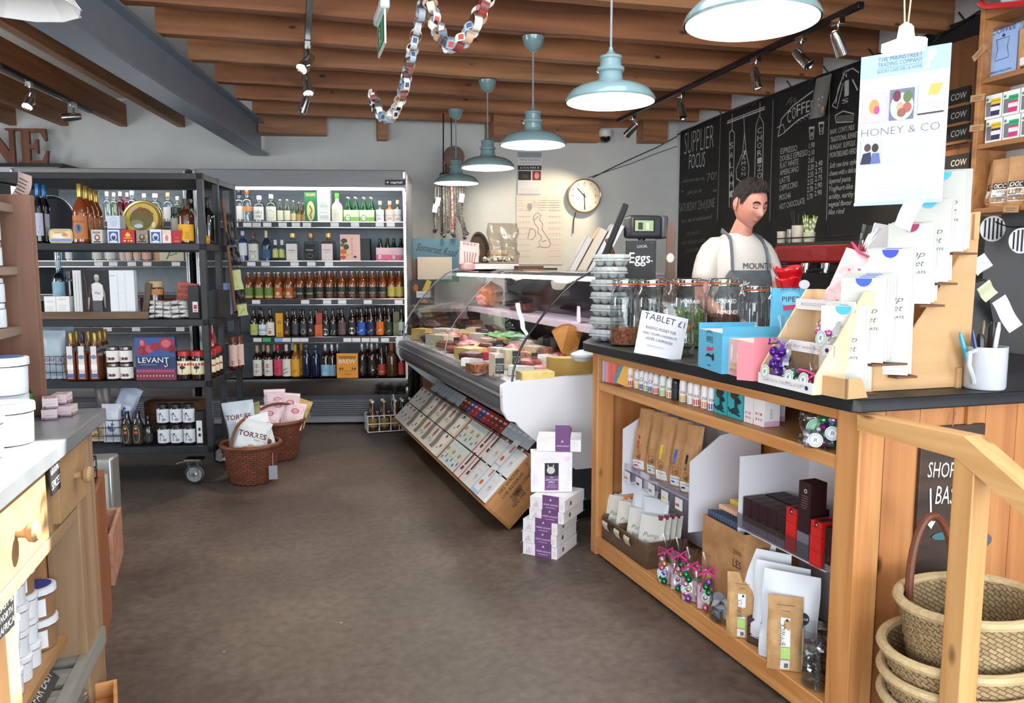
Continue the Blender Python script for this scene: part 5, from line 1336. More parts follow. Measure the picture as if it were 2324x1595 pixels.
deli(1185,790,lump(.09,.08,.03,HAM,10),'ham','pale pink ham slices heap behind the brie wedges','meat')
deli(1240,795,lump(.07,.08,.05,P('#e0dce4',.3),11),'wrapped_cheese','cheese in clear wrap between the two black price cards','cheese')
deli(1215,812,block(.07,.09,.035,ORG),'cheese_block','flat orange cheese block under the clear wrapped cheese','cheese',.3)
deli(1275,790,lump(.1,.08,.045,SPECK('#d89a74','#e8b89a',20,.4),12),'ham','apricot coloured ham by the orange wedge','meat')
for k,(u,v,rx,ry,rz_,m,lb)in enumerate(((1105,728,.12,.1,.06,HAM,'pink ham joint on the inner shelf'),(1085,700,.1,.14,.1,SPECK('#8a5428','#b87a44',20,.5),'golden brown roast on the inner shelf'),(1190,725,.12,.05,.03,DARKM_,'black sausage on green leaves on the inner shelf'),(1050,716,.09,.1,.06,MEAT,'dark red meat piece at the far end of the inner shelf'))):
 p=DL.x(u,v,.68)
 inst('deli_meat',lb,'meat',DL.w(.7,min(p.y,LEN-.2),.996),lump(rx,ry,rz_,m,20+k),DL.a,'food in the deli counter')
g=G();g.prism([(-.09,0),(.09,0),(.085,.05),(.05,.09),(-.05,.09),(-.085,.05)],0,.012,P('#eee8ea',.4))
t=thing('serving_paddle','white rounded plastic board standing on the inner shelf','board',DL.w(.66,.6,.997),DL.a+1.2);g.obj('paddle',t)
g=G();g.grid(lambda u,v:((u-.5)*.2,(v-.5)*.3,.02*math.sin(u*9)*math.sin(v*11)+.022),16,16,P('#4f9a4c',.5))
t=thing('salad_leaves','green leaf garnish beneath the black sausage','garnish',DL.w(.44,1.35,DK+.1),DL.a);t['kind']='thing';g.obj('leaf',t)
FD=[(HAM,'pink cured ham lump'),(DARKM_,'dark salami lump'),(PALE,'pale cheese piece'),(MEAT,'red meat lump'),(YEL,'yellow cheese piece'),(BLUEC,'white blue-veined cheese piece'),(NUTS,'brown pie')]
for r_,(x,rn)in enumerate(((.30,'middle'),(.43,'third'),(.56,'rear'),(.14,'glass side'))):
 for k in range(12):
  y=.30+.19*k+.05*(r_%2)
  if r_==3 and y<1.05:continue
  m_,nm=FD[(k*3+r_*2)%7]
  a_=.05+.014*((k*5+r_)%4)
  pp=block(a_*1.5,a_*1.9,.05+.02*(k%3),m_)if 'cheese' in nm else lump(a_,a_*1.2,.025+.008*((k+r_)%3),m_,60+k+12*r_)
  inst('deli_food',f'{nm}, {ORD[k]} from the white end panel in the {rn} deli row','food',DL.w(x,y,DK+.0015),pp,DL.a+.3*(k%3),'food in the deli counter')
CARD=P('#17171a',.5)
for k,(u,v,s)in enumerate(((1002,770,.6),(1024,778,.7),(1036,798,.75),(1086,778,.9),(1100,775,1.1),(1134,812,.9),(1134,862,.9),(1172,842,.9),(1226,778,.9),(1240,798,1),(1213,838,.7),(1284,812,1.05),(1302,806,.8),(1290,838,.6))):
 p=DL.z(u,v,DK+.001)
 t=thing('price_card',f'black chalk price card in the deli case, {ORD[k] if k < 16 else k} counting from the far corner','price card',DL.w(p.x,p.y,DK+.0025),DL.a-.25)
 w_,h_=.05*s,.09*s
 g=G();g.box(-w_/2,w_/2,0,.0015,.03,.03+h_,CARD);g.obj('card',t)
 g=G();g.deco([('t','CHEESE',0,70,12,70,{},'#d9d6d2'),('l',[(-30,58),(24,58)],4,'#b9b6b2'),('l',[(-30,46),(30,46)],4,'#a9a6a2'),('t','£2.40',0,24,12,50,{},'#d9d6d2')],w_/70,TR(0,0,.03));g.obj('chalk_lettering',t)
 g=G();g.tube([(0,.002,0),(0,.002,.035)],.0015,BLACK,5);g.obj('pick',t)
# on top of the deli counter
TOP=1.2905
def top_at(u,y):return DL.w(DL.x(u,605,.6).x if 0 else.62,y,TOP)
def on_top(u,c):
 """the point of the deli top, at depth c along it, seen at column u"""
 p=DL.y(u,612,c)
 return DL.w(p.x,c,TOP),camD(DL.w(p.x,c,TOP))/F_PX
L,s=on_top(1117,1.75)
t=thing('egg_tray','low white tray of speckled quail eggs on top of the deli counter','tray',L,0)
w=112*s
g=G();g.box(-w/2,w/2,-.1,.1,0,.012,P('#e2dedb',.5));g.box(-w/2,w/2,-.1,-.095,0,.05,P('#e2dedb',.5));g.box(-w/2,w/2,.095,.1,0,.05,P('#e2dedb',.5))
for x in(-w/2,w/2-.005):g.box(x,x+.005,-.1,.1,0,.05,P('#e2dedb',.5))
g.obj('tray_box',t)
g=G();g.box(-w/2+.006,w/2-.006,-.094,.094,.012,.058,SPECK('#5c4034','#8a6858',90,.8,.4,.6,.5));g.obj('straw_bed',t)
EGG=SPECK('#2c2a28','#dcd8c8',40,.5,.42,.52,0)
for k in range(6):
 g=G();g.ball((0,0,0),.018,EGG,12,8,sz=1.25)
 o=tag(g.obj('quail_egg',None),f'speckled quail egg on the white tray, {ORD[k]} from the bacon pack','egg','quail eggs on the deli top');o.location=L+Vector((-w*.2+.038*k,-.06+.008*(k%2),.082));o.rotation_euler=(1.2,k,.5*k)
g=G();g.lathe([(0,0),(.1,0),(.13,.03),(.14,.045),(.125,.045),(.11,.02),(0,.008)],P('#4a3c32',.8),40,RX(90),sx=.62,close=False)
t=thing('wood_slice_sign','oval slice of bark-edged wood with burnt circle design on the deli top','sign',L+Vector((-.10,.07,.135)),0,None,(math.radians(-6),0,.35))
g.obj('bark',t);g=G();g.deco([('c',0,0,6,10,'#b88a6a'),('o',0,0,5.2,8.8,.35,'#6a4430'),('c',0,-1,.7,.9,'#5a3826'),('t','DELI',0,3,1.4,5,{},'#6a4430'),('t','FOOD',0,-6,1.4,5,{},'#6a4430')],.01,TR(0,-.012,0));g.obj('burnt_print',t)
inst('meringue_bag','clear bag of cream meringues standing on the deli top tray','bag',L+Vector((w*.22,.0,.06)),pack_parts(.23,.28,.14,'#ffffff',[],'pouch',mat=GL('#f4efe8',.12,.7,.08),seed=9,wr=3),.1)
for k in range(7):
 inst('meringue',f'cream meringue inside the clear bag, {ORD[k]} laid','meringue',L+Vector((w*.22+.045*(k%4)-.07,-.01+.02*(k//4),.065+.04*(k//4))),lump(.028,.026,.022,P('#e6d6b8',.6),40+k,10),k,'meringues in the clear bag')
L2_,s=on_top(1064,1.7)
inst('bacon_pack','red and white printed bacon pack leaning on the deli top','packet',L2_,carton_parts(48*s,.02,66*s,'#d8cfcc',[('t','BEEF',2,122,12,70,{},'#b04850')]+[('l',[(-30+14*i,10),(-22+12*i,50),(-26+15*i,90)],4,'#b85a60')for i in range(5)]),.2,None,(math.radians(-8),math.radians(6),.2))
inst('salmon_pack','small pink pack in front of the bacon on the deli top','packet',L2_+Vector((-.04,-.1,0)),lump(.06,.05,.03,P('#d0a4a0',.3),51),0)
g=G();g.box(-.09,.09,-.05,.05,0,.035,WOOD('#4a281c','#6a3c2c','X',2));g.box(.1,.2,-.02,.02,0,.02,P('#2a2624',.4))
L,s=on_top(1200,1.4);t=thing('knife_block','brown wooden knife rest with a dark handle on the deli top','knife rest',L);g.obj('rest',t)
L,s=on_top(1290,.75)
BK=[('#d9d6d2',22,80,'white cookbook at the front of the leaning book row'),('#e0d4c2',30,100,'cream paged cookbook, thickest of the leaning row'),('#e4e4e6',16,106,'thin white book leaning against the largest'),('#e6e6ea',22,108,'tall bright white book at the rear of the leaning row')]
x=0
for k,(col,tw,hh,lb)in enumerate(BK):
 th,h_=tw*s*.62,hh*s*1.12
 t=thing('book',lb,'book',L+RGT*x+Vector((0,0,.001)),0,'books leaning on the deli top',(0,math.radians(28),-.28))
 g=G();g.box(0,th,0,.17,0,h_,P(col,.7));g.obj('pages',t)
 g=G();g.box(-.002,.001,-.002,.174,-.0,h_+.004,P('#8c8a8c' if k!=1 else '#b07a48',.5));g.box(th-.001,th+.002,-.002,.174,-.0,h_+.004,P('#55565c',.5));g.obj('cover',t)
 x+=th*1.2+.006
L,s=on_top(1350,.25)
t=thing('easel_blackboard','black tabletop blackboard seen edge-on, propped by a wooden leg','blackboard',L+Vector((0,0,.002)),0)
a,b_=Vector((0,0,0)),RGT*(62*s)+Vector((0,0,155*s))
d=(b_-a)
g=G();nrm=Vector((d.z,0,-d.x)).normalized()
for yy0,yy1 in((-.0,.3),):
 vd=Vector((ray(1385,530).x,ray(1385,530).y,0)).normalized()
 g.add([a+vd*yy+nrm*o_ for yy in(yy0,yy1)for o_ in(0,.035)]+[b_+vd*yy+nrm*o_ for yy in(yy0,yy1)for o_ in(0,.035)],[(0,1,3,2),(4,6,7,5),(0,4,5,1),(2,3,7,6),(0,2,6,4),(1,5,7,3)],P('#1a191b',.6))
g.obj('board',t,.004)
g=G();g.tube([d*.52+nrm*.03+Vector((0,.1,0)),RGT*(72*s)+Vector((0,.1,0))],.014,WOOD('#6a3a22','#8c5434','Z',1),6);g.obj('prop_leg',t)
# back wall hangings
def bw(u,v,c=-.012):return BW.y(u,v,c)
c0,e0=bw(1325,445),bw(1363,445)
R_=(e0 .x-c0 .x)
t=thing('wall_clock','round brass rimmed wall clock with cream face at half past ten','clock',BW.w(c0 .x,-.02,c0 .z),BW.a)
g=G(RX(90));g.lathe([(0,-.015),(R_*.97,-.015),(R_,-.005),(R_,.03),(R_*.97,.045),(R_*.93,.04),(R_*.92,.028)],P('#c99a4e',.25,.8),48,close=False);g.obj('brass_rim',t)
g=G();its=[('c',0,0,93,93,'#e9e0d2')]
for k in range(12):
 a=PI/2-k*PI/6
 its.append(('l',[(math.cos(a)*70,math.sin(a)*70),(math.cos(a)*84,math.sin(a)*84)],2.2,'#5a5048'))
its+=[('t','12',0,58,17,12,{},'#4a4038'),('t','3',64,-6,14,7,{},'#4a4038'),('t','6',0,-70,14,7,{},'#4a4038'),('t','9',-66,-6,14,7,{},'#4a4038')]
g.deco(its,R_/100,TR(0,-.03,0));g.obj('dial_print',t)
g=G();g.deco([('l',[(8,-10),(-42,44)],5,'#1a1716'),('l',[(-2,16),(4,-80)],4.5,'#1a1716'),('c',0,0,4,4,'#1a1716')],R_/100,TR(0,-.036,0),eps=.001);g.obj('hands',t)
p0,p1=bw(1175,440),bw(1229,345)
w,h=p1 .x-p0 .x,p1 .z-p0 .z
t=thing('notice','white wine tasting notice with two dark photographs on the back wall','poster',BW.w((p0 .x+p1 .x)/2,-.01,p0 .z),BW.a)
g=G();g.box(-w/2,w/2,0,.006,0,h,P('#dedcdc',.7));g.obj('sheet',t)
g=G();q=100*h/w
g.deco([('r',-50,q*.87,50,q,'#8f98a2'),('t','WINE TASTING',0,q*.785,11,88,{},'#77757c'),('l',[(-44,q*.745),(44,q*.745)],2,'#b4b2b4'),('r',-50,q*.57,50,q*.68,'#1b1a1e'),('t','£12·6 RES 8',0,q*.605,8,80,{},'#e6e4e2'),('r',-48,q*.33,6,q*.55,'#241e22'),('r',12,q*.33,48,q*.55,'#7c2028'),('c',30,q*.44,10,14,'#c88a84'),('c',-20,q*.42,14,8,'#4a3a38'),('r',-50,0,50,q*.29,'#cfd0d6')]+print_lines(5,-44,44,q*.12,6,1.5,'#b0b0b8'),w/100);g.obj('notice_print',t)
p0,p1=bw(1172,600),bw(1278,443)
w,h=p1 .x-p0 .x,p1 .z-p0 .z
t=thing('wall_map','large pale map poster of the British Isles on the back wall','poster',BW.w((p0 .x+p1 .x)/2,-.008,p0 .z),BW.a)
g=G();g.box(-w/2,w/2,0,.004,0,h,P('#d2cbc4',.8));g.obj('sheet',t)
MF=BW
its=[]
for pl in([(1213,488),(1220,482),(1228,488),(1224,498),(1232,508),(1230,520),(1240,535),(1246,545),(1250,553),(1246,560),(1238,562),(1228,560),(1218,562),(1226,556),(1222,548),(1228,545),(1228,535),(1220,528),(1222,518),(1214,508),(1210,496),(1213,488)],[(1204,518),(1214,522),(1216,534),(1208,544),(1198,542),(1200,530),(1204,518)],[(1222,490),(1212,500)],[(1230,548),(1240,546)]):
 its.append(LP(MF,-.0085,pl,.006,'#6d625c'))
for j in range(9):
 for i in range(4):
  for u in(1178+i*7,1246+i*7):
   if j in(0,)or(u<1200 or u>1244):
    its.append(LP(MF,-.0085,[(u,478+j*13),(u+4,478+j*13)],.006,'#a89e98'))
for j in range(5):
 its.append(LP(MF,-.0085,[(1228,450+5*j),(1246,450+5*j)],.005,'#b8b0ac'));its.append(LP(MF,-.0085,[(1252,450+5*j),(1274,450+5*j)],.005,'#b8b0ac'));its.append(LP(MF,-.0085,[(1176,450+6*j),(1186,450+6*j)],.005,'#b8b0ac'))
its.append(CP(MF,-.0085,1211,463,6,8,'#c2b8b2'))
g=G();g.deco(its,1,BW.m,warp=lambda x,y,e:(x,-.0086-e,y));o=g.obj('map_print',None);o.parent=t;o.matrix_parent_inverse=(Matrix.Translation(t.location)@Matrix.Rotation(BW.a,4,'Z')).inverted()
hk=Vector((1.66,7.22,0))
RP=Fr((hk.x,hk.y,0),-6)
t=thing('rope_bundle','bundle of black and white twisted dog leads hanging by the fridge','rope leads',RP.w(0,0,1.9),RP.a)
ROPE=SPECK('#0c0c10','#6a6864',70,.8,.46,.54,.4,0,(1,1,2.2))
for k in range(11):
 u=988+6.2*k
 a,b_=RP.y(u+(1017-u)*.5,392,.02*(k%3)),RP.y(u,425,.02*(k%3))
 c_=RP.y(u+rnd.uniform(-3,3),490,.02*(k%3));d_=RP.y(u+(14 if k>7 else-2)+rnd.uniform(-6,6),(520+5*(k%4))+(14 if k==9 else 0),.02*(k%3))
 g=G();g.tube([Vector((q.x,q.y,q.z-1.9))for q in(a,b_,c_,d_)],.012,ROPE if k!=6 else SPECK('#7c1c24','#b89a98',55,.8,.46,.54,.4),7);g.ball((d_.x,d_.y,d_.z-1.9),.02,ROPE,8,6);g.obj('lead',t)
for u,v in((994,455),(988,470),(1048,447)):
 p=RP.y(u,v,-.03)
 g=G();g.box(-.022,.022,-.001,.001,-.05,.03,P('#d9d6cc',.7));g.obj('price_tag',t,loc=(p.x,p.y,p.z-1.9),rot=(0,.2,0))
g=G();p=RP.y(1006,395,0);q=RP.y(1006,258,0);g.tube([(p.x,0,p.z-1.9),(q.x,0,q.z-1.9)],.007,BLACK,6);g.obj('hanging_cord',t)
p=RP.y(1030,356,.11);q=RP.y(1054,356,.11)
t=thing('round_board','round brown wooden chopping board hung on a black cord at the back wall','board',RP.w(p.x,.11,p.z),RP.a)
g=G(RX(90));g.lathe([(0,-.012),((q.x-p.x),-.012),((q.x-p.x),.012),(0,.012)],WOOD('#5a4238','#7c5c4c','X',.8),36,close=False);g.obj('disc',t)
g=G();g.box(-.09,.08,-.01,.012,-.26,-.06,WOOD('#5a3e32','#745044','Z',.8));g.obj('handle',t,.02)
g=G();q=RP.y(1024,258,.11);g.tube([(q.x-p.x,0,.08),(q.x-p.x,0,q.z-p.z)],.006,BLACK,6);g.obj('cord',t)
for k,(pts,lb)in enumerate((([(1536,310),(1490,335),(1440,357),(1395,378),(1345,403)],'black fairy light cable sagging from the blackboard to the clock'),([(1536,332),(1480,352),(1430,372),(1360,395),(1335,403)],'thin second cable under the fairy light cable'),([(1306,482),(1302,500),(1300,530)],'short black cable hanging below the clock'))):
 g=G();g.tube([BW.w(bw(u,v).x,-.02,bw(u,v).z)for u,v in pts],.005 if k!=1 else.003,BLACK,6);tag(g.obj('wall_cable',None),lb,'cable')
CB=Fr(DL.w(.28,LEN+.55,0),DL.a*180/PI-6)
def cbp(u,v,c=0):return CB.y(u,v,c)
p0,p1=cbp(926,990),cbp(1010,700)
t=thing('side_cabinet','brown wooden cabinet between the fridge and the deli counter','cabinet',CB.w(0,0,0),CB.a)
BWN=WOOD('#4a3024','#6a4634','Z',.6)
g=G();g.box(p0 .x+.12,.55,.02,.6,0,p1 .z-.03,BWN);g.obj('carcass',t)
g=G();g.box(p0 .x+.11,.6,-.02,.62,p1 .z-.03,p1 .z,P('#b5aaa4',.4));g.obj('worktop',t)
g=G();g.box(p0 .x+.14,p0 .x+.24,.0,.02,.1,p1 .z-.25,WOOD('#8a6444','#a87c58','Z',.6));g.obj('front_board',t)
for(u0,u1,v0,v1,c,col,its,lb,nm,cat)in((932,1042,541,640,.5,'#41687a',[('p',[(-50,0),(50,0),(50,20),(-50,44)],'#447a68'),('t','Somerset Road',4,58,15,86,{'sh':.45,'a':-9},'#16161c'),('t','WINDMILL',2,34,8,50,{'a':-4},'#8a7a9c')],'blue painted board with black lettering on the back wall beside the fridge','painted_sign','sign'),(948,1026,583,634,.3,'#d5c6b4',[],'plain cream chopping board standing below the painted board','chopping_board','board'),(934,948,588,640,.36,WOOD('#5a4034','#7c5c4a','Z',1),[],'narrow brown board standing beside the cream board','chopping_board','board'),(931,986,636,692,.03,'#1d1b1d',[('p',[(0,60),(20,104),(40,96),(22,50)],'#c9ae48'),('c',-26,70,10,16,'#a85a2c'),('p',[(10,30),(36,70),(44,30)],'#b8402c'),('r',-24,30,34,56,'#d9d6d2'),('p',[(-14,8),(8,24),(28,6)],'#d0862c'),('t','GOURMET',4,40,7,44,{},'#77757a')],'black deli poster card with yellow wedges on the side cabinet','poster_card','card')):
 a,b_,tp=cbp(u0,v1,c),cbp(u1,v1,c),cbp(u0,v0,c)
 w=b_.x-a.x
 inst(nm,lb,cat,CB.w((a.x+b_.x)/2,c,a.z),carton_parts(w,.02,tp.z-a.z,col,its),CB.a)
# tilted crates of boxed chocolate
th=math.radians(45)
exx=Vector((math.cos(th),0,math.sin(th)))
ez=Vector((-math.sin(th),0,math.cos(th)))
ORI=Vector((-.125,0,.135))
CW,CDp=.35,.19
CM=WOOD('#8a5c34','#b07c4c','Y',.7,.6,.1)
def crate_m(y):return DL.m@Matrix(((exx.x,0,ez.x,ORI.x),(0,1,0,y),(exx.z,0,ez.z,ORI.z),(0,0,0,1)))
DESIGNS=[('#c8d6d6',[('r',-46,70,-10,92,'#b09468'),('c',20,60,9,26,'#d8cbb0'),('c',22,44,6,12,'#2c2624'),('c',-20,26,12,10,'#77838a'),('l',[(-40,50),(0,56)],2,'#8c9aa0')],'mint green box with a shoe shaped chocolate'),('#dcd6d4',[('r',-50,0,-38,190,'#c23c50'),('r',-6,70,14,150,'#1d1b1e'),('r',-10,40,16,62,'#2a282a'),('l',[(28,30),(28,160)],2,'#a8a4a4'),('t','ARTISAN',30,100,7,40,{'a':90},'#77757a')],'white box with red edge and black pipe chocolate'),('#dcdde0',[('c',0,140,16,12,'#c4c6ca'),('c',4,60,14,16,'#a8aaae'),('l',[(-30,100),(30,100)],2,'#b4b6ba'),('c',4,54,8,8,'#d4d6d8')],'white box with silver teapot chocolate'),('#b4c6dc',[('r',-36,20,36,170,'#dde2e8'),('c',-6,60,16,14,'#d0562c'),('r',6,100,26,140,'#c87a70'),('l',[(-20,120),(0,140)],2,'#77869c')],'pale blue box with orange cup chocolate'),('#e0dcd6',[('c',-10,120,14,10,'#2e2a2a'),('c',16,60,10,12,'#3c3432'),('c',-18,40,9,6,'#8c5c44'),('l',[(-36,150),(36,150)],3,'#a8a29a')],'cream box printed with small dark chocolates'),('#d2d0cc',[('c',0,100,20,30,'#8a4a38'),('c',4,96,10,16,'#b06a50'),('l',[(-40,40),(-10,60),(20,36),(40,54)],5,'#2c2a2c')],'grey box with a tomato red sweet and black scribble'),('#dbd8d4',[('l',[(-40+10*i,20),(-30+10*i,60),(-44+10*i,110),(-34+10*i,160)],4,'#26262a')for i in range(8)],'black and white zigzag patterned box'),]
sizes=[]
for ci,(y0,y1,lb)in enumerate(((0.0,.98,'wooden wine crate with handwriting on its end, tilted under the deli counter'),(1.0,2.36,'far wooden wine crate of chocolate boxes, tilted under the deli counter'))):
 m=crate_m(y0)
 t=thing('wine_crate',lb,'crate',(0,0,0));t.matrix_world=m
 Ly=y1-y0
 g=G();g.box(0,CW,.0,Ly,-CDp,-CDp+.012,CM);g.obj('base_board',t,.002)
 for x in(0,CW-.012):
  g=G();g.box(x,x+.012,0,Ly,-CDp+.012,0,CM);g.obj('side_board',t,.002)
 for y in(0,Ly-.014):
  g=G();g.box(.012,CW-.012,y,y+.014,-CDp+.012,0,WOOD('#9a6a3e','#b8844e','X',.7,.6,.12));g.obj('end_board',t,.002)
 if ci==0:
  g=G()
  T_=[('MRS WALKER',.075,.115,0),('U/B RESERVE',.105,.12,0),('EX CPB LONDON',.135,.15,.05),('20/4/05',.16,.06,-.02),('N/C 195',.182,.07,-.03)]
  its=[('t',s_,.175+dx,-.012-zz+.012,.017,ww*1.35,{'a':3,'sh':.1},'#171412')for s_,zz,ww,dx in T_]
  its.append(('o',.30,-.075,.022,.028,.003,'#171412'));its.append(('t','0',.30,-.085,.018,.01,{},'#171412'))
  its=[(a[0],a[1],a[2],a[3]+.055,*a[4:])if a[0]=='t' else a for a in its]
  g.deco(its,1,warp=lambda x,y,e:(x,-.0005-e,y));g.obj('handwritten_lettering',t)
 n=8 if ci==0 else 11
 bw_=(Ly-.05)/n
 seq=[2,3,2,1,1,0,0,0]if ci==0 else[4,6,5,6,5,6,4,6,4,4,4]
 for k in range(n):
  for j in(0,1):
   dcol,its,nm=DESIGNS[seq[k]]
   hb=.155
   mm=m@Matrix(((0,0,0,0),)*4)if 0 else m@TR(.014+j*.163+.002,.022+bw_*k+bw_/2,.012)@Matrix(((0,0,1,0),(-1,0,0,0),(0,-1,0,0),(0,0,0,1)))
   key=('choc',seq[k],round(bw_,3))
   if key not in _parts:
    _parts[key]=carton_parts(bw_-.003,.05,hb,dcol,its)
   tt=inst('chocolate_box',f'{nm}, {("lower", "upper")[j]} line, {ORD[k]} column, {("near", "far")[ci]} crate','chocolate box',(0,0,0),_parts[key],0,'chocolate boxes in the tilted crates')
   tt.matrix_world=mm
m=crate_m(0)
BARC=['#8c2c2a','#7c2826','#8a3028','#a03038','#b8333c','#2f4f9a','#c03a44','#b83a40','#34549c','#a8c0d0','#b8ccd6','#c2d0d8','#b4c8d4']
t=thing('bar_ledge','narrow wooden ledge of chocolate bars above the tilted crates','ledge',(0,0,0));t.matrix_world=m@TR(CW+.004,0,-.02)
g=G();g.box(0,.09,.05,2.2,-.03,-.012,WOOD('#6a4430','#86583c','Y',1));g.obj('ledge_board',t)
key={}
for k in range(26):
 c_='#b9c6cf' if k<5 else(BARC[(k-5)%9]if k<16 else '#aebfca')
 if c_ not in key:
  key[c_]=carton_parts(.066,.018,.085,c_,[('r',-40,80,40,100,'#d8c8a4' if c_[1]in '89a7' else '#e6eaee'),('l',[(-30,40),(30,40)],5,'#e0d8d0')])
 tt=inst('chocolate_bar',f'{"pale blue" if c_ in ("#b9c6cf", "#aebfca") else "blue" if c_ in ("#2f4f9a", "#34549c") else "red brown"} chocolate bar on the crate ledge, {ORD[k] if k < 16 else ORD[25 - k] + " from far end"}','chocolate bar',(0,0,0),key[c_],0,'chocolate bars on the ledge')
 tt.matrix_world=m@TR(CW+.006,.1+k*.08,.012)@Matrix(((0,0,1,0),(-1,0,0,0),(0,-1,0,0),(0,0,0,1)))
# stacked white chocolate boxes on the floor
A0,A1,A2=Zp(1187,1256,0),Zp(1264,1271,0),Zp(1312,1236,0)
fw,sd=(A1-A0).length,(A2-A1).length
yaw=math.atan2((A1-A0).y,(A1-A0).x)
MARB=SPECK('#e4e0e2','#f0eef0',9,.5,.4,.6,0)
PUR='#6d4477'
FRONT=[('r',-14,0,34,40,PUR),('l',[(8,26),(10,32),(12,27)],2,'#f0eaf2'),('t','salted caramel',10,14,5,42,{},'#e8dcec'),('l',[(-4,8),(24,8)],1.5,'#c8b4d0'),('p',[(-44,4),(-30,22),(-24,6)],'#d8c0cc'),('c',42,14,5,8,'#e6d2dc')]
def lindt(loc,rz,w,d,h,lb,rot=None,prints=None,top=None):
 prints=prints or[(a[0],*a[1:])for a in FRONT]
 inst('chocolate_box',lb,'chocolate box',loc,carton_parts(w,d,h,MARB,prints,[('c',-20,12,5,5,'#6a5c54'),('l',[(-60,0.5),(60,.5)],.8,'#c9bcc0')],top),0,'white and purple boxes stacked on the floor',rot or(0,0,rz))
ctr=(A0+A1)/2
hz=.0545
offs=[(0,0),(-.004,.002),(.0,.0),(.03,.004),(.036,.0)]
fv,sv=(A1-A0).normalized(),(A2-A1).normalized()
for k in range(5):
 lindt(ctr+fv*offs[k][0]+sv*offs[k][1]+Vector((0,0,k*(hz+.0015)+.001)),yaw,fw,sd,hz,f'flat white box with purple label, {("bottom", "second", "third", "fourth", "fifth")[k]} of the floor stack')
zt_=5*(hz+.0015)+.002
W2=104*3.2/F_PX
GAR=[('r',-17,4,17,70,PUR),('r',-17,40,17,72,'#1c1a20'),('c',-2,54,10,9,'#c9c6c2'),('l',[(-8,60),(-9,68)],2.5,'#c9c6c2'),('l',[(3,60),(5,68)],2.5,'#c9c6c2'),('t','the',0,35,4,8,{},'#eee6f0'),('t','salted caramel',0,29,4.5,30,{},'#eee6f0'),('t','affair',0,23,4.5,16,{},'#eee6f0'),('l',[(-10,18),(10,18)],1,'#c8b4d0'),('l',[(-12,13),(12,13)],1,'#c8b4d0'),('c',-40,30,5,14,'#ecd8e2'),('c',38,84,8,5,'#ecd8e2'),('c',34,8,10,3,'#ecd8e2')]
pc=(A0+A2)/2+Vector((0,0,zt_))-FWD*.03*0
lindt(pc-Vector((math.sin(YAW),math.cos(YAW),0))*.02,0,W2,.075,W2*.98,'white box standing upright with black and purple picture label',(0,0,-YAW*.9),GAR)
lindt(pc+Vector((.03,-.015,W2*.98+.002)),0,112*3.2/F_PX,.17,.055,'flat white box with purple band on top of the floor stack',(0,0,-YAW-.1),[('r',-8,0,26,60,PUR),('l',[(6,20),(8,26),(10,21)],1.5,'#f0eaf2'),('t','salted caramel',9,11,4,28,{},'#e8dcec')],[('r',-8,2,26,140,PUR),('r',-8,50,26,120,'#1c1a20'),('c',8,80,12,8,'#c9c6c2')])
# pine counter
CT=Fr((1.293,3.271,0),-86.08)
CL_=1.637
PINE=WOOD('#b87a42','#d8a066','X',.8,.45,.09)
PINEZ=WOOD('#b57840','#d69c62','Z',.8,.45,.11)
PINED=WOOD('#a5673a','#c98a52','Z',.5,.5,.12)
ZW=.98
def cz(u,v,c=.03):return CT.y(u,v,c).z
ZS1=(cz(1348,862)+cz(1887,1032))/2
ZS1b=(cz(1348,878)+cz(1887,1069))/2
ZB1,ZB0=.085,.012
DEP=.42
t=thing('shop_counter','honey pine shop counter with open shelves and a black worktop','counter',CT.o,CT.a)
xb=CL_-.10
for x0,x1,y0 in((.03,.085,.03),(xb,CL_-.015,.03)):
 g=G();g.box(x0,x1,y0,y0+.085,0,.945,PINEZ);g.obj('post',t,.004)
g=G();g.box(.085,xb,.035,.07,.905,.945,PINE);g.obj('top_rail',t,.003)
g=G();g.box(.085,xb,.035,DEP,ZS1b,ZS1,PINE);g.obj('shelf',t,.003)
g=G();g.box(.06,xb,.032,DEP,ZB0,ZB1,PINE);g.obj('shelf',t,.003)
g=G()
for i in range(16):
 x=.03+(CL_-.05)*i/16
 g.box(x,x+(CL_-.05)/16-.002,DEP,DEP+.02,0.0,.945,PINED)
g.obj('back_cladding_planks',t)
for x in(.03,):
 g=G();g.box(x,x+.018,.115,DEP,0,.945,PINED);g.obj('side_board',t)
WTM=SPECK('#0f1013','#191a1e',10,.5,.3,.7,.01)
poly=[(1.272,3.21),(1.285,3.26),(1.42,3.475),(1.7,3.42),(2.5,3.04),(2.75,2.95),(2.75,1.622),(1.412,1.632),(1.395,1.645)]
ci=CT.m.inverted()
g=G();q=[ci@Vector((x,y,0))for x,y in poly];g.prism([(p.x,p.y)for p in q],.945,ZW,WTM,axis='Z');g.obj('worktop',t,.003)
g=G()
for i in range(11):
 x=1.44+i*.115
 g.box(x,x+.113,1.70,1.72,0,.945,WOOD('#a8683a','#cf9058','Z',.5,.5,.1))
g.v=[tuple(ci@Vector(v))for v in g.v]
g.obj('end_cladding_planks',t)
g=G();g.box(1.445,1.475,1.655,1.70,0,.94,PINED);g.v=[tuple(ci@Vector(v))for v in g.v];g.obj('corner_strip',t)
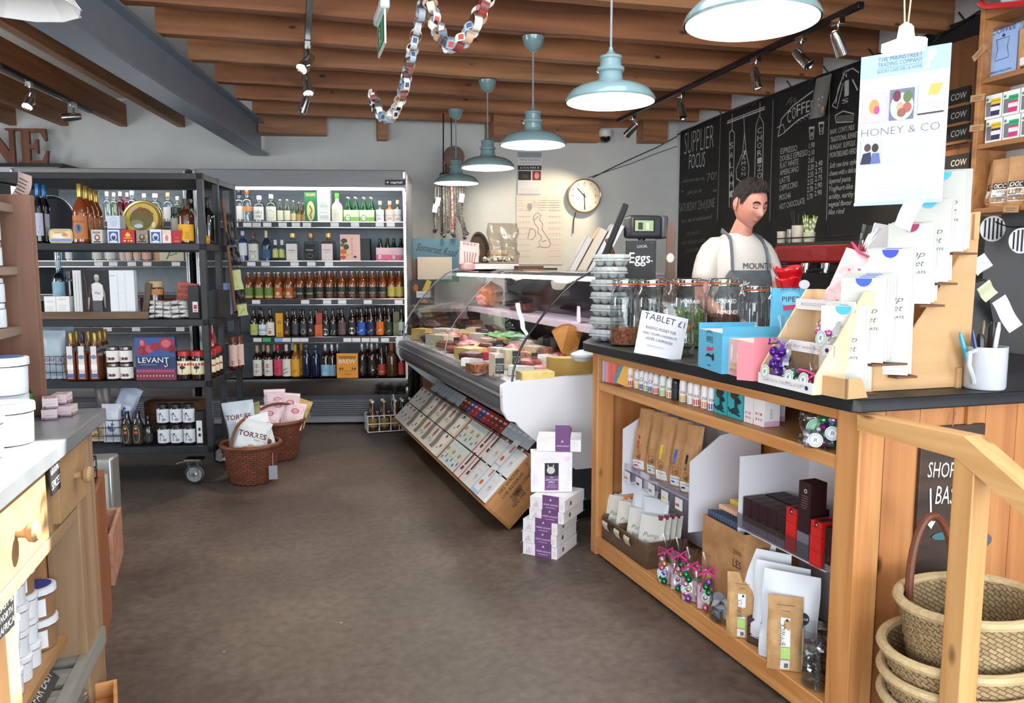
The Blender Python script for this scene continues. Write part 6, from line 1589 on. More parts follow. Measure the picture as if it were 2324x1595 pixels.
# things on the upper shelf
S1=ZS1+.0015
def ctput(u,v,w,top,c,z):
 p=CT.y(u,v,c)
 D_=camD(CT.w(p.x,c,z))
 return CT.w(p.x,c,z),.5*w*D_/F_PX,(v-top)*D_/F_PX
for k,(x0,x1,y0,y1,col,lb)in enumerate(((155,218,98,335,'#a49ab8','lilac'),(212,268,112,352,'#d87a7c','coral pink'),(262,300,120,362,'#cf5a50','brick red'),(296,330,132,366,'#d86a54','vermilion'),(325,352,138,375,'#c85a4c','rust red'))):
 a=CT.y(1320+x0/3.873,780+y1/3.873,.06)
 w,h=.072,.155
 o=inst('chocolate_bar',f'{lb} wrapped chocolate bar standing at the far end of the upper counter shelf','chocolate bar',CT.w(.1+.02+k*.024,.075+k*.004,S1),carton_parts(w,.012,h,col,[('r',-34,140,34,205,'#e4dfe2'),('c',0,172,10,12,'#b8c4d0'),('l',[(-14,20),(14,20)],4,'#e8e2e2')]),CT.a+math.radians(62-4*k))
for k,(col,lb)in enumerate((('#3f86a8','blue'),('#d8a43c','golden yellow'))):
 o=inst('chocolate_bar',f'{lb} wrapped chocolate bar leaning against the bottles on the upper shelf','chocolate bar',CT.w(.225+k*.03,.07,S1+.002),carton_parts(.07,.012,.12,col),0,None,(0,math.radians(22),CT.a+.9))
BT=[(372,398,178,38,'#3a2c78','#e8e6ea'),(432,430,195,56,'#c8282c','#eae8ea'),(492,442,225,46,'#d8c832','#eae8ea'),(534,465,232,42,'#2c2a6c','#eae8ea'),(573,472,240,42,'#7cb87c','#eae8ea'),(612,490,255,44,'#34307c','#e2e2ea'),(656,502,268,50,'#c43440','#eae6e8'),(716,522,272,60,'#8cc05c','#e6eae2'),(776,540,302,52,'#d8783c','#ece8e4'),(824,555,305,58,'#3ca0c4','#20242c'),(892,585,312,74,'#c8a03c','#e8e6e4'),(962,605,332,60,'#c8ccd0','#ece9e8'),(1010,622,352,58,'#c83c30','#ece6e4'),(1082,642,352,78,'#d87c34','#ebe8e6'),(1142,664,372,58,'#5a3a8c','#e6e4ea')]
BN=['purple','scarlet','yellow','navy','mint green','violet','crimson','leaf green','orange','cyan striped','mustard footed','plain white','red and orange','broad orange','deep purple']
for k,(x,y1,y0,w,col,base)in enumerate(BT):
 u,v=1320+x/3.873,780+y1/3.873
 loc,r,h=ctput(u,v,w/3.873,780+y0/3.873,.10,S1)
 r,h=min(max(r,.016),.027),min(h,.125)
 dark=k==9
 pr=(('r',-1.5,0,1.5,1.3 if not dark else.0,col),)+tuple(('l',[(-1,.4+.5*i),(1,.4+.5*i)],.12,'#f0f0f2' if not dark else col)for i in range(5))+((('t','CA',0,2.1,.9,1.1,{},col),)if k in(1,3,5)else(('t','FIX',0,1.7,.7,1.0,{},'#3a3a44'),))
 inst('drink_bottle',f'small white drink bottle with {BN[k]} label and {"white" if dark else "black"} cap on the counter shelf','bottle',loc,bottle_parts('gin',r,h,P(base,.3),P('#e8e8ea' if dark else '#17171b',.4),(.04,.58,base,100),pr),CT.a+.9,'drink bottles on the upper counter shelf')
 dv=CT.m.to_3x3()@Vector((.008,r*2.3,0))
 inst('drink_bottle',f'{BN[k]} labelled drink bottle in the second line on the counter shelf','bottle',loc+dv,bottle_parts('gin',r,h,P(base,.3),P('#17171b',.4),(.04,.58,base,100),pr),CT.a+.9,'drink bottles on the upper counter shelf')
def ctbox(u0,v0,u1,v1,top,c,z,d,col,its,lb,name='carton',cat='box',side=None,topd=None,r=.5,lift=0,rz=0.,hmax=9):
 a,b_=CT.y(u0,v0,c),CT.y(u1,v1,c)
 w=b_.x-a.x
 h=min(CT.y(u0,top,c).z-a.z,hmax)
 return inst(name,lb,cat,CT.w((a.x+b_.x)/2,c,z+lift),carton_parts(w,d,h,col,its,side,topd,r=r),CT.a+rz)
MERM=[('c',-14,96,20,22,'#4a2c20'),('c',8,104,18,16,'#15302e'),('p',[(-8,90),(24,86),(14,50),(30,26),(-20,14),(-34,30),(-4,44)],'#123a3e'),('c',20,70,16,10,'#1a2426'),('l',[(-30,20),(-44,40)],7,'#0e2a2c'),('l',[(0,20),(34,14)],7,'#0e2a2c')]
for k,(u0,v0,u1,v1,tp)in enumerate(((1619,957,1648,968,899),(1650,968,1685,978,907))):
 ctbox(u0,v0,u1,v1,tp,.085,S1,.07,'#3aa8b4',MERM,f'turquoise carton with dark mermaid drawing, {("beside the drink bottles", "beside the white spotted boxes")[k]}',side=[('r',-50,0,50,150,'#2a8c98')],hmax=.115)
SP=[('c',-24+24*(i%3),40+34*(i//3),6,8,['#c84a50','#8a94b0','#d87a84','#6a7496','#c8b0b8','#b83c48'][i])for i in range(6)]
for k,(u0,v0,u1,v1,tp,c)in enumerate(((1687,979,1707,985,905,.08),(1709,987,1733,995,912,.08),(1720,985,1746,995,905,.15))):
 ctbox(u0,v0,u1,v1,tp,c,S1,.06,'#e6e2e4',SP,f'white carton with red and grey spots, {("next to the turquoise cartons", "in front next to the sweet bags", "behind the other two")[k]}',side=[('r',-50,0,50,30,'#d8a8c4'),('t','RARE',0,70,14,50,{'a':90},'#77707a')],hmax=.12)
CELLO=GL('#fbfbfd',.10,.6,.05)
EC=['#9a3c8c','#5cb0b4','#c8c8d0','#c83c64','#4c8c64','#b49ad0','#d8b45c','#7a4ca8','#6ac0a8','#d06c9c']
def foil(col):return P(col,.22,.75)
def seal(t,p,r,rot,col='#dfe6e2'):
 g=G();g.deco([('c',0,0,10,10,col),('o',0,0,8.6,8.6,.8,'#6c8a84'),('o',0,0,6.6,6.6,.5,'#6c8a84'),('t','R',0,-2.6,5.5,5,{'sh':.2},'#4a6660')],r/10);g.obj('seal_print',t,loc=p,rot=rot)
for k,(x,c,w,h,lb,cols)in enumerate(((1.405,.085,.10,.10,'cellophane bag with green seal beside the spotted cartons',[3,4]),(1.475,.09,.11,.11,'cellophane bag of rainbow foil eggs against the counter post',[0,1,2,3,4,5,6,8]),(1.455,.05,.09,.05,'cellophane bag of white foil sweets lying at the shelf edge',[2,2,2]))):
 L=CT.w(x,c,S1)
 t=inst('sweet_bag',lb,'bag',L,pack_parts(w,h,.08,'#ffffff',[],'pouch',mat=CELLO,seed=60+k,wr=3),CT.a+.8)
 for q in range(14 if k==1 else 7 if k==2 else 0):
  g=G();g.ball((0,0,0),.013,foil(EC[cols[q%len(cols)]]),12,8,sz=1.25);g.obj('foil_egg',t,loc=((q%4-1.5)*.022,-.01+.02*((q//2)%2),.016+.022*(q//4)),rot=(q,.6*q,0))
 seal(t,(-.01 if k else 0,-.045,.05 if k<2 else.03),.03 if k==0 else.02,(-.2,0,0),'#8cc0a0' if k==0 else '#dfe3ea')
 g=G();g.tube([(-.008,0,h),(.012,0,h+.012),(.02,0,h)],.005,P('#eeeeee',.3),6);g.obj('ribbon',t)
# white acrylic display stands in the middle
ACR=P('#dcdbe2',.25)
x0,x1=CT.y(1413,1000,.07).x,CT.y(1565,1060,.07).x
zt_=CT.y(1413,926,.07).z
t=thing('acrylic_stand','white acrylic display stand holding kraft coffee bags','display stand',CT.w(0,0,0),CT.a)
for x in(x0,x1):
 g=G();g.prism([(.07,.33),(.07,.62 if x==x0 else.6),(.2,zt_-.02),(.385,zt_),(.385,.1),(.2,.1),(.2,.33)],x,x+.005,ACR,axis='X');g.obj('side_sheet',t)
g=G();g.box(x0,x1,.38,.385,.1,zt_,ACR);g.obj('back_sheet',t)
zsh=.45
g=G();g.box(x0,x1,.08,.38,zsh-.005,zsh,ACR);g.box(x0,x1,.078,.082,zsh-.06,zsh+.02,GL('#f0f0f6',.12,.6));g.obj('tray_sheet',t)
KRAFT=SPECK('#a97c50','#bd9064',14,.7,.4,.6,.08)
for k,(u,col,lb)in enumerate(((1440,'#b8302c','red'),(1470,'#3c7c48','green'),(1490,'#d8c030','yellow'),(1515,'#3858b4','blue'),(1548,'#1a1a1e','black'))):
 xx=x0+.03+(x1-x0-.06)*(k+.4)/5
 fr=[('r',-20,118,-4,190,col)if k!=1 else('r',-20,120,-4,121,col),('o',-2,88,20,20,2,'#5c3c24'),('c',4,84,9,8,'#7a5436'),('l',[(-16,78),(14,70)],4,'#3a2618'),('r',-34,8,34,58,'#dcdde0'),('r',-28,22,-4,32,col),('t','BRAZIL' if k%2 else 'SIGNAL',0,40,10,50,{},'#5a5c62'),('l',[(4,26),(26,26)],4,'#a4a6aa')]
 inst('coffee_bag',f'brown kraft coffee bag with {lb} top strip on the acrylic stand','coffee bag',CT.w(xx,.13+.01*(k%2),zsh+.002),pack_parts(.078,.26,.055,'#a97c50',fr,'pouch',mat=KRAFT,seed=70+k,lean=.12),CT.a+.35,'kraft coffee bags on the acrylic stand')
for k in range(5):
 xx=x0+.04+(x1-x0-.07)*k/4.4
 g=G();g.box(-.025,.025,0,.0015,0,.045,P('#d8d8dc',.6));g.deco([('r',-20,12,4,22,['#b87a50','#6a4030','#8a7a68','#d8c83c','#b8404c'][k])],.001);t2=thing('shelf_card',f'small white coffee card under the kraft bags with {["tan", "brown", "grey", "yellow", "red"][k]} block','card',CT.w(xx,.072,zsh-.055),CT.a);g.obj('card_print',t2)
x2,x3=CT.y(1677,1100,.09).x,CT.y(1880,1150,.09).x
z2t=CT.y(1677,1034,.09).z
t=thing('acrylic_stand','white acrylic display stand holding dark maroon and red cartons','display stand',CT.w(0,0,0),CT.a)
g=G();g.prism([(.09,.2),(.09,z2t),(.385,z2t-.0),(.385,.1),(.2,.1),(.2,.2)],x2,x2+.005,ACR,axis='X');g.obj('side_sheet',t)
g=G();g.box(x2,x3,.38,.385,.1,z2t-.01,ACR);g.obj('back_sheet',t)
zs2=CT.y(1690,1175,.1).z-.035
g=G();g.box(x2,x3,.09,.38,zs2-.005,zs2,ACR);g.obj('tray_sheet',t)
g=G();g.box(x2,x3,.086,.089,zs2-.0,zs2+.05,GL('#f2f2f8',.10,.6));g.obj('front_lip',t)
MAR='#2c1116'
ML=[('r',-50,0,50,55,'#77737c'),('t','o',0,112,12,9,{},'#b89aa0'),('l',[(-14,98),(14,98)],3,'#8a6a70')]
nb=5
for k in range(nb):
 wx=(x3-x2)*.52/nb
 for j in range(2):
  inst('chocolate_carton',f'dark maroon square carton with grey foot, {ORD[k]} from the acrylic side, {("front", "rear")[j]} line','box',CT.w(x2+.012+wx*(k+.5),.10+j*.09,zs2+.0015),carton_parts(wx*.94,.08,.105,MAR,ML,[('r',-50,0,50,50,'#6c6872')],[('r',-40,10,40,120,'#3a2026')]),CT.a,'maroon cartons on the acrylic stand')
RL=[('c',0,82,16,20,'#2a1214'),('c',4,78,8,8,'#c8a090'),('l',[(-50,62),(50,62)],3,'#7c1414')]
xr_=x2+.012+(x3-x2)*.54
for stack,(xx,lvls,lb)in enumerate(((xr_+.02,3,'by the maroon cartons'),(xr_+.145,3,'by the counter post'))):
 for k in range(lvls):
  inst('chocolate_carton',f'bright red chocolate carton {lb}, {("bottom", "middle", "top")[k]} of its stack','box',CT.w(xx,.095 if stack==0 else.08,zs2+.0015-(0 if stack==0 else 0)+k*.046),carton_parts(.045,.07,.045,'#c4201e',RL if k==2 else[('l',[(-40,12),(40,12)],3,'#8c1414')],None,[('r',-30,20,30,120,'#3a1418')]),CT.a)
inst('chocolate_carton','tall dark maroon carton with white emblem on the acrylic stand','box',CT.w(xr_+.075,.095,zs2+.0015),carton_parts(.052,.06,.235,MAR,[('r',-50,0,50,150,'#6c6872'),('o',8,400,12,12,4,'#e8e0e0')]+print_lines(6,-20,34,370,14,3,'#8a7478'),[('r',-50,0,50,140,'#5c5862')]),CT.a)
inst('chocolate_carton','dark maroon carton wedged beside the red stack near the counter post','box',CT.w(xr_+.19,.09,zs2+.0015),carton_parts(.035,.06,.13,MAR,ML),CT.a)
for k,(x,c,z,w,h,rz,its,lb)in enumerate(((x0+.06,.14,ZB1,.12,.27,.5,[],'plain white pouch behind the packed chocolate crate'),(x0+.14,.15,ZB1,.12,.25,.6,[('l',[(-20,120),(20,110)],1,'#b4b8c4')],'plain white pouch leaning beside the pink tea envelopes'),(x2+.02,.13,ZB1,.16,.30,.55,[('t','CHOC',4,66,8,40,{},'#c0a8a4')],'white pouch furthest along under the maroon cartons'),(x2+.10,.12,ZB1,.17,.29,.65,[('t','HOT CHOC',2,70,8,52,{},'#9a8a8c'),('l',[(-16,60),(20,60)],2,'#b4a8a8'),('r',-50,0,50,24,'#2c1618')],'white hot chocolate pouch with brown foot on the bottom shelf'),(x2+.19,.12,ZB1,.17,.275,.65,[('t','DRINK CHOC',0,72,8,54,{},'#a09094'),('l',[(-20,60),(20,60)],2,'#b4a8a8')],'white drinking chocolate pouch, middle of the pouch row'),(x2+.26,.10,ZB1,.17,.275,.7,[('c',26,88,10,11,'#15151a'),('t','hotel',26,86,5,15,{},'#e8e8e8'),('t','DARK',-10,78,7,30,{},'#a09094'),('o',24,66,4,4,1,'#7a94b8')],'white pouch with round black badge near the counter post'))):
 inst('refill_pouch',lb,'pouch',CT.w(x,c,z+.0015),pack_parts(w,h,.06,'#dbe0e8',its,'pouch',seed=80+k,lean=.1),CT.a+rz,'white pouches on the bottom counter shelf')
# bottom shelf: crate of bagged bars
OLDW=WOOD('#4a3526','#6e543e','X',1,.7,.1)
B1=ZB1+.0015
pA,pB=CT.y(1345,1215,.04).x,CT.y(1462,1290,.04).x
cxL,cxR=.105,pB
t=thing('wooden_crate','old brown wooden crate packed with grey chocolate packets on the bottom shelf','crate',CT.w(0,0,0),CT.a)
g=G();g.box(cxL,cxR,.05,.058,B1,B1+.10,OLDW);g.obj('front_board',t,.002)
g=G();g.box(cxL,cxR,.24,.248,B1,B1+.10,OLDW);g.obj('rear_board',t,.002)
for x in(cxL,cxR-.008,(cxL+cxR)/2-.06):
 g=G();g.box(x,x+.008,.058,.24,B1,B1+.11,OLDW);g.obj('end_board',t,.002)
g=G();g.box(cxL,cxR,.05,.248,B1,B1+.006,OLDW);g.obj('base_board',t)
PS=[('t','Pump',0,92,17,62,{'sh':.35,'off':-.012},'#24242a'),('t','Street',2,64,17,60,{'sh':.35,'off':-.012},'#24242a')]
ncol=4
for c_ in range(ncol):
 for j in range(4):
  xx=cxL+.05+(cxR-cxL-.1)*c_/(ncol-1)
  key=('ps',c_)
  if key not in _parts:
   _parts[key]=pack_parts(.11,.19,.012,'#cfccc4',PS+[('p',[(18,178),(42,178),(38,162),(24,160)],['#d87a3c','#d8b82c','#d8508c','#7c2040'][c_])],'pouch',seed=90,wr=.5)
  inst('chocolate_packet',f'grey packet with {["orange", "yellow", "pink", "plum"][c_]} tab, {ORD[j]} in its crate column','chocolate packet',CT.w(xx,.085+.028*j,B1+.010),_parts[key],0,'grey packets in the old crate',(math.radians(-16),0,CT.a+.62))
for k,xx in enumerate((cxL+.06,cxL+.17,cxL+.26)):
 t=thing('paper_label',f'curled cream paper label on the old crate, {ORD[k]} from its far end','label',CT.w(xx,.046,B1+.075),CT.a)
 g=G();g.grid(lambda u,v:((u-.5)*.05,-.012*math.sin(v*2.2)-.001,(v-.5)*.04),8,6,P('#d8ccb8',.7));g.obj('label_paper',t)
 g=G();g.deco([('l',[(-15,4),(14,6)],1.5,'#8a8278'),('l',[(-12,-4),(12,-3)],1.5,'#8a8278')],.001,TR(0,-.014,0));g.obj('label_print',t)
kx0,kx1=CT.y(1600,1330,.06).x,CT.y(1672,1330,.05).x
kx0=kx1-.24
KR2=SPECK('#9c7048','#b4885c',10,.7,.4,.6,.08)
t=thing('kraft_box','stencilled brown card box holding coloured tea envelopes','box',CT.w(0,0,0),CT.a)
kh=.34
for nm,a in(('front_side',(kx0,kx1,.075,.08,B1,B1+kh)),('rear_side',(kx0,kx1,.30,.305,B1,B1+kh)),('end_side',(kx0,kx0+.005,.08,.30,B1,B1+kh)),('end_side',(kx1-.005,kx1,.08,.30,B1,B1+kh)),('base',(kx0,kx1,.075,.305,B1,B1+.005))):
 g=G();g.box(*a,KR2);g.obj(nm,t)
g=G();g.deco([('t','2006',kx1-.035,B1+.26,.016,.045,{},'#4a3018'),('t','LES',kx1-.035,B1+.215,.026,.045,{},'#3a2414'),('r',kx0+.01,B1+.1,kx0+.06,B1+.135,'#d8b83c')],1,warp=lambda x,y,e:(x,.0745-e,y));g.obj('stencil_lettering',t)
cols=['#c84c7c','#d8b83c','#d8a888','#1d2c4c']
cn=['pink','yellow','peach','navy blue']
for r_ in range(4):
 gk=carton_parts(.075,.004,.115,cols[r_],[('l',[(-26,100),(26,100)],3,'#e8d8d0'),('c',0,70,12,12,'#e0d0c4')])
 for j in range(12):
  xx=kx0+.032+(kx1-kx0-.06)*j/12
  inst('tea_envelope',f'{cn[r_]} tea envelope in the kraft box, {ORD[j]} from the packed crate end','envelope',CT.w(xx,.262-.048*r_,B1+.285-.014*r_),gk,0,f'{cn[r_]} tea envelopes',(math.radians(-6),math.radians(0),CT.a+math.radians(58)))
PINKR=P('#c8327c',.35)
for k,(u,v,s)in enumerate(((1512,1310,1.3),(1535,1335,1.4),(1566,1362,1.35),(1596,1384,1.45))):
 p=CT.y(u,v,.055)
 L=CT.w(p.x,.058+.012*(k%2),B1)
 t=inst('egg_bag',f'clear gift bag of foil eggs tied with pink ribbon, {ORD[k]} from the packed crate','bag',L,pack_parts(.055*s,.105*s,.045,'#ffffff',[],'pouch',mat=CELLO,seed=100+k,wr=2),CT.a+.7,'ribboned bags of foil eggs')
 g=G();g.grid(lambda a,b_:((a-.5)*(.012+.04*b_**1.4),.004*math.sin(a*9)*(b_+.3),.10*s+b_*.065),10,6,CELLO);g.obj('gathered_top',t)
 g=G();g.tube([(0,-.006,.105*s),(-.028,-.02,.115*s),(-.03,-.022,.09*s),(-.002,-.012,.1*s),(.026,-.02,.118*s),(.034,-.022,.092*s),(.0,-.012,.102*s)],.006,PINKR,6,flat=.4);g.tube([(0,-.012,.1*s),(-.012,-.026,.07*s),(-.018,-.026,.05*s)],.005,PINKR,6,flat=.4);g.obj('ribbon',t)
 g=G();g.box(-.022*s,.022*s,-.012,.012,.002,.06*s,P('#d8bcc4',.5));g.obj('card_insert',t)
 for q in range(6):
  g=G();g.ball((0,0,0),.0125,foil(['#1d7a4c','#2c8a5c','#8a5cc0','#d86a9c','#c89a5c','#d8a4b4'][(q+k)%6]),10,7);g.obj('foil_egg',t,loc=((.012 if q%2 else.002)*(1 if k%2 else-1),-.026,.016+.0135*q*s))
 seal(t,(.008 if k%2 else-.01,-.034,.04*s),.019,(-.1,0,0),'#c4d6dc')
def open_jar(label,L,r,h,fills,n,seed):
 t=thing('glass_jar',label,'jar',L)
 g=G();g.lathe([(r*.9,0),(r*.98,.004),(r,.015),(r,h-.006),(r*1.02,h)],GL('#f2f6f6',.10,.8),32,close=False);g.lathe([(0,.003),(r*.9,.003)],GL('#f2f6f6',.10,.8),24,close=False);g.obj('glass_wall',t)
 q=random.Random(seed)
 for k in range(n):
  a=k*2.4;rr_=r*.72*math.sqrt(((k*7)%10+.5)/10)
  g=G()
  s_=r*.44
  pts=[(math.cos(2*PI*i/7)*s_*q.uniform(.6,1),math.sin(2*PI*i/7)*s_*q.uniform(.6,1),q.uniform(-.3,.3)*s_)for i in range(7)]
  g.add(pts+[(0,0,s_*.5),(0,0,-s_*.5)],[(i,(i+1)%7,7)for i in range(7)]+[((i+1)%7,i,8)for i in range(7)],fills[k%len(fills)])
  me=g.mesh()
  o=tag(link('wrapped_sweet',me,None),f'crumpled {"silver foil" if seed == 2 else "white paper"} wrapped sweet in the {"jar at the counter post" if seed == 2 else "round glass jar"}','sweet',f'wrapped sweets in the {"post" if seed == 2 else "round"} jar')
  o.location=L+Vector((math.cos(a)*rr_,math.sin(a)*rr_,s_*.7+(h*.8-s_)*k/n));o.rotation_euler=(q.uniform(-1,1),q.uniform(-1,1),a)
p=CT.y(1640,1425,.075)
open_jar('round glass jar of white wrapped sweets on the bottom counter shelf',CT.w(p.x,.085,B1),.056,.12,[P('#c8cad4',.3),P('#b4b6c6',.3,.2),P('#dcdce2',.35)],26,1)
p=CT.y(1845,1560,.07)
open_jar('tall glass jar of silver foil sweets beside the counter post',CT.w(min(p.x,xb-.055),.085,B1),.048,.175,[P('#b4b6bc',.16,1.),P('#d0d2d6',.2,1.),P('#8c8e94',.15,1.)],30,2)
BOR=[('r',-13,74,13,150,'#dfe2e8'),('t','BORWICK',0,106,15,56,{'a':90},'#26262c'),('c',4,144,4,4,'#26262c'),('r',-13,40,13,72,'#a8cc74'),('r',-13,6,13,36,'#dfe2e4'),('r',-2,10,9,26,'#6a6c72'),('l',[(-24,182),(26,182)],1.5,'#6a4c30'),('l',[(-10,168),(12,168)],1.5,'#6a4c30')]
for k,(u,v,c,w,h,rz,lb)in enumerate(((1680,1468,.06,.095,.205,.95,'kraft bag with green and white label strip beside the round jar'),(1765,1475,.16,.095,.205,.75,'kraft bag with label strip behind the dark stone crate'),(1778,1548,.055,.105,.215,.95,'kraft bag with green label strip at the front by the foil jar'))):
 p=CT.y(u,v,c)
 inst('kraft_bag',lb,'bag',CT.w(p.x,c,B1),pack_parts(w,h,.05,'#b48c5c',BOR,'pouch',mat=SPECK('#b08656','#c49c6c',16,.7,.4,.6,.06),seed=110+k,lean=.2),CT.a+rz)
p0,p1=CT.y(1690,1490,.06),CT.y(1742,1520,.06)
t=thing('small_crate','small dark slatted crate of pebble sweets between the kraft bags','crate',CT.w((p0 .x+p1 .x)/2,.065,B1),CT.a+.25)
sw=.045
for z in(.0,.03,.06):
 g=G();g.box(-sw,sw,0,.006,z,z+.026,P('#4a3630',.6));g.obj('front_slat',t)
 g=G();g.box(sw-.006,sw,.006,.08,z,z+.026,P('#4a3630',.6));g.obj('end_slat',t)
 g=G();g.box(-sw,-sw+.006,.006,.08,z,z+.026,P('#4a3630',.6));g.obj('end_slat',t)
 g=G();g.box(-sw,sw,.08,.086,z,z+.026,P('#4a3630',.6));g.obj('rear_slat',t)
g=G();g.box(-sw,sw,0,.086,0,.004,P('#3a2a26',.6));g.obj('base',t)
for k in range(9):
 g=G();g.ball((0,0,0),.013,P(['#d8d0c8','#8a8480','#c8b49c','#a8a09c'][k%4],.4),10,7,sz=.6,sx=1.2)
 o=tag(g.obj('pebble_sweet',None),'smooth pebble sweet in the small dark crate','sweet','pebble sweets in the small crate');o.location=t.matrix_basis@Vector((-.026+.026*(k%3),.02+.023*(k//3),.07));o.rotation_euler=(.2*k,.3,k)
# menu blackboards on the right wall
BB=Fr((3.84,7.15,0),-90)
t=thing('menu_blackboard','long black chalk menu board on the right wall behind the counter','blackboard',BB.o,BB.a)
zt0,zt1=BB.y(1540,300,0).z,BB.y(1950,141,0).z
edges=[0,BB.y(1637,400,0).x,BB.y(1756,400,0).x,BB.y(1884,300,0).x,3.75]
BBM=SPECK('#131315','#1c1c1f',5,.7,.3,.7,.02)
for a,b_ in zip(edges,edges[1:]):
 g=G();g.prism([(a+.003,1.0),(b_-.003,1.0),(b_-.003,zt0+(zt1-zt0)*b_/edges[3]),(a+.003,zt0+(zt1-zt0)*a/edges[3])],0,.02,BBM);g.obj('panel',t,.002)
CK,CKD='#c9c8c4','#8f8e8a'
its=[]
def bt(s,u0,v0,u1,v1,h,col=CK,**op):its.append(TP(BB,0,s,u0,v0,u1,v1,h,col,**op))
def bl(pts,w=.008,col=CK):its.append(LP(BB,0,pts,w,col))
bt('SUPPLIER',1552,352,1618,335,52,off=-.02);bt('FOCUS',1563,384,1599,378,34,off=-.01)
for s,a,h,c in(('...and now we are',(1545,415,1598,408),9,CKD),('70!',(1604,412,1626,406),18,CKD),('*',(1546,440,1552,440),8,CKD),('join us on',(1560,441,1592,436),10,CKD),('*',(1618,440,1628,438),10,CKD),('SATURDAY 23rd JUNE',(1540,482,1620,470),20,CKD),('for a day of celebrations!',(1546,506,1614,496),9,CKD),('LIVE MUSIC',(1556,536,1590,530),8,'#6a6966'),('MEET BREADS WITH',(1546,556,1600,550),8,'#6a6966'),('COOK DEMOS',(1556,574,1594,568),8,'#6a6966')):
 bt(s,*a,h,c,off=-.012,sh=.15 if s[0].islower()else 0)
for u in(1636,1755,1884):
 bl([(u,262 if u==1636 else 226 if u==1755 else 170),(u-8,500)],.008,CKD)
bl([(1650,280),(1736,247)],.012);bl([(1651,275),(1736,242)],.008);bl([(1662,258),(1662,295)]);bl([(1688,262),(1690,300)]);bl([(1725,232),(1725,262)])
for pl in([(1656,300),(1662,295),(1667,302),(1664,470),(1655,470),(1656,300)],[(1690,300),(1686,345),(1671,385),(1672,405),(1685,415),(1698,405),(1700,380),(1693,340),(1690,300)],[(1716,285),(1724,262),(1733,280),(1730,440),(1712,440),(1716,285)]):
 bl(pl,.009)
for i,c in enumerate('CHORIZO'):
 bt(c,1719,304+17*i,1729,301+17*i,13)
for i,c in enumerate('SALAMI'):
 bt(c,1656,338+22*i,1664,336+22*i,14)
for i,c in enumerate('JAMON'):
 bt(c,1683,352+12*i,1692,350+12*i,9)
for k,c in enumerate('COFFEE'):
 u=1787+10.6*k
 bt(c,u,275-5.2*k-(2.5-k)**2*-.8,u+8.5,272-5.2*k-(2.5-k)**2*-.8,28-k*.5)
bl([(1766,310),(1774,270),(1800,240),(1846,206)],.01);bl([(1780,300),(1812,272),(1848,252)],.01);bl([(1766,310),(1782,300),(1778,282),(1764,290)],.008)
for k in range(9):
 bl([(1785+3*k,238-(k%3)*6),(1792+2*k,228-(k%4)*3)],.005,CKD);bl([(1802+4*k,282-3*k),(1808+4*k,276-2*k+(k%2)*6)],.005,CKD)
for u,v in((1842,292),(1864,281)):
 bl([(u-5,v),(u-3,v+24),(u+4,v+23),(u+6,v-1),(u-5,v)],.008);bl([(u-6,v-2),(u+7,v-4)],.01)
bt('8',1840,310,1845,309,10);bt('12',1861,300,1867,299,10)
MN=[('ESPRESSO',1771,350,1809,342,'1.90',''),('DOUBLE ESPRESSO',1770,367,1832,352,'2.10',''),('FLAT WHITE',1770,383,1812,373,'2.65',''),('AMERICANO',1770,399,1812,389,'2.20','2.40'),('LATTE',1770,417,1793,411,'2.55','2.75'),('CAPPUCCINO',1769,434,1810,424,'2.55','2.75'),('MOCHA',1769,455,1795,449,'2.70','2.90'),('HOT CHOCOLATE',1769,476,1826,462,'2.70','2.90')]
for k,(s,u0,v0,u1,v1,p1,p2)in enumerate(MN):
 bt(s,u0,v0,u1,v1,13,off=-.005)
 bt(p1,1836-k*.6,337+16.6*k,1849-k*.6,334+16.6*k,12)
 if p2:
  bt(p2,1852-k*.4,329+16.6*k,1868-k*.4,325+16.6*k,12)
bl([(1897,235),(1903,200),(1918,162),(1936,155),(1950,165)],.009);bt('N°',1914,180,1928,172,16);bt('1',1917,220,1927,216,36);bt('S',1911,236,1926,232,10)
bl([(1889,240),(1900,246),(1906,222),(1914,190),(1909,188),(1897,226),(1889,240)],.008);bl([(1935,180),(1947,205)],.012)
bl([(1896,262),(1898,278),(1936,276),(1938,258),(1914,252),(1896,262)],.008)
for k in range(6):bl([(1899,264+2.2*k),(1936,261+2.2*k)],.003,CKD)
for k,s in enumerate(("RAW, COW'S MILK",'TRADITIONAL RENNET','BUNGAY, SUFFOLK','MONTBELIARD HERD','Soft raw brie style','cheese with a delicate','layered paste.','Yoghurt-like','acidity, earthy','vegetal flavour','like rind')):
 v=306+17.5*k+(6 if k>3 else 0)
 e=[58,66,60,62,62,66,50,54,56,52,34][k]*.95
 bt(s,1884-k*.4,v,1884+e,v-.22*e*(1-k*.06),12,CK,sh=.25 if k>3 else.05)
g=G();g.deco(its,1,warp=lambda x,y,e:(x,-.001-e*.02,y));g.obj('chalk_lettering',t)
p0,p1=BB.y(1848,270,-.03),BB.y(1895,165,-.03)
t=thing('hanging_cloth','grey cloth with small white hearts pinned over the coffee blackboard','cloth',BB.w((p0 .x+p1 .x)/2,-.03,p0 .z),BB.a)
w,h=abs(p1 .x-p0 .x)*.85,p1 .z-p0 .z
g=G();g.grid(lambda u,v:((u-.5)*w*(1.06-.1*v)-.06*(1-v),-.012*math.sin(u*7)*(1-v)-.01,v*h),14,10,P('#85827e',.9));g.obj('cloth_sheet',t)
g=G();g.deco([('c',-12,70,4,4,'#e4ddd8'),('c',10,74,4,4,'#e4ddd8'),('c',-8,45,4,4,'#e4ddd8'),('c',14,24,11,14,'#b8906c'),('c',16,30,6,6,'#d8b898')],w/100,TR(0,-.03,0));g.obj('heart_print',t)
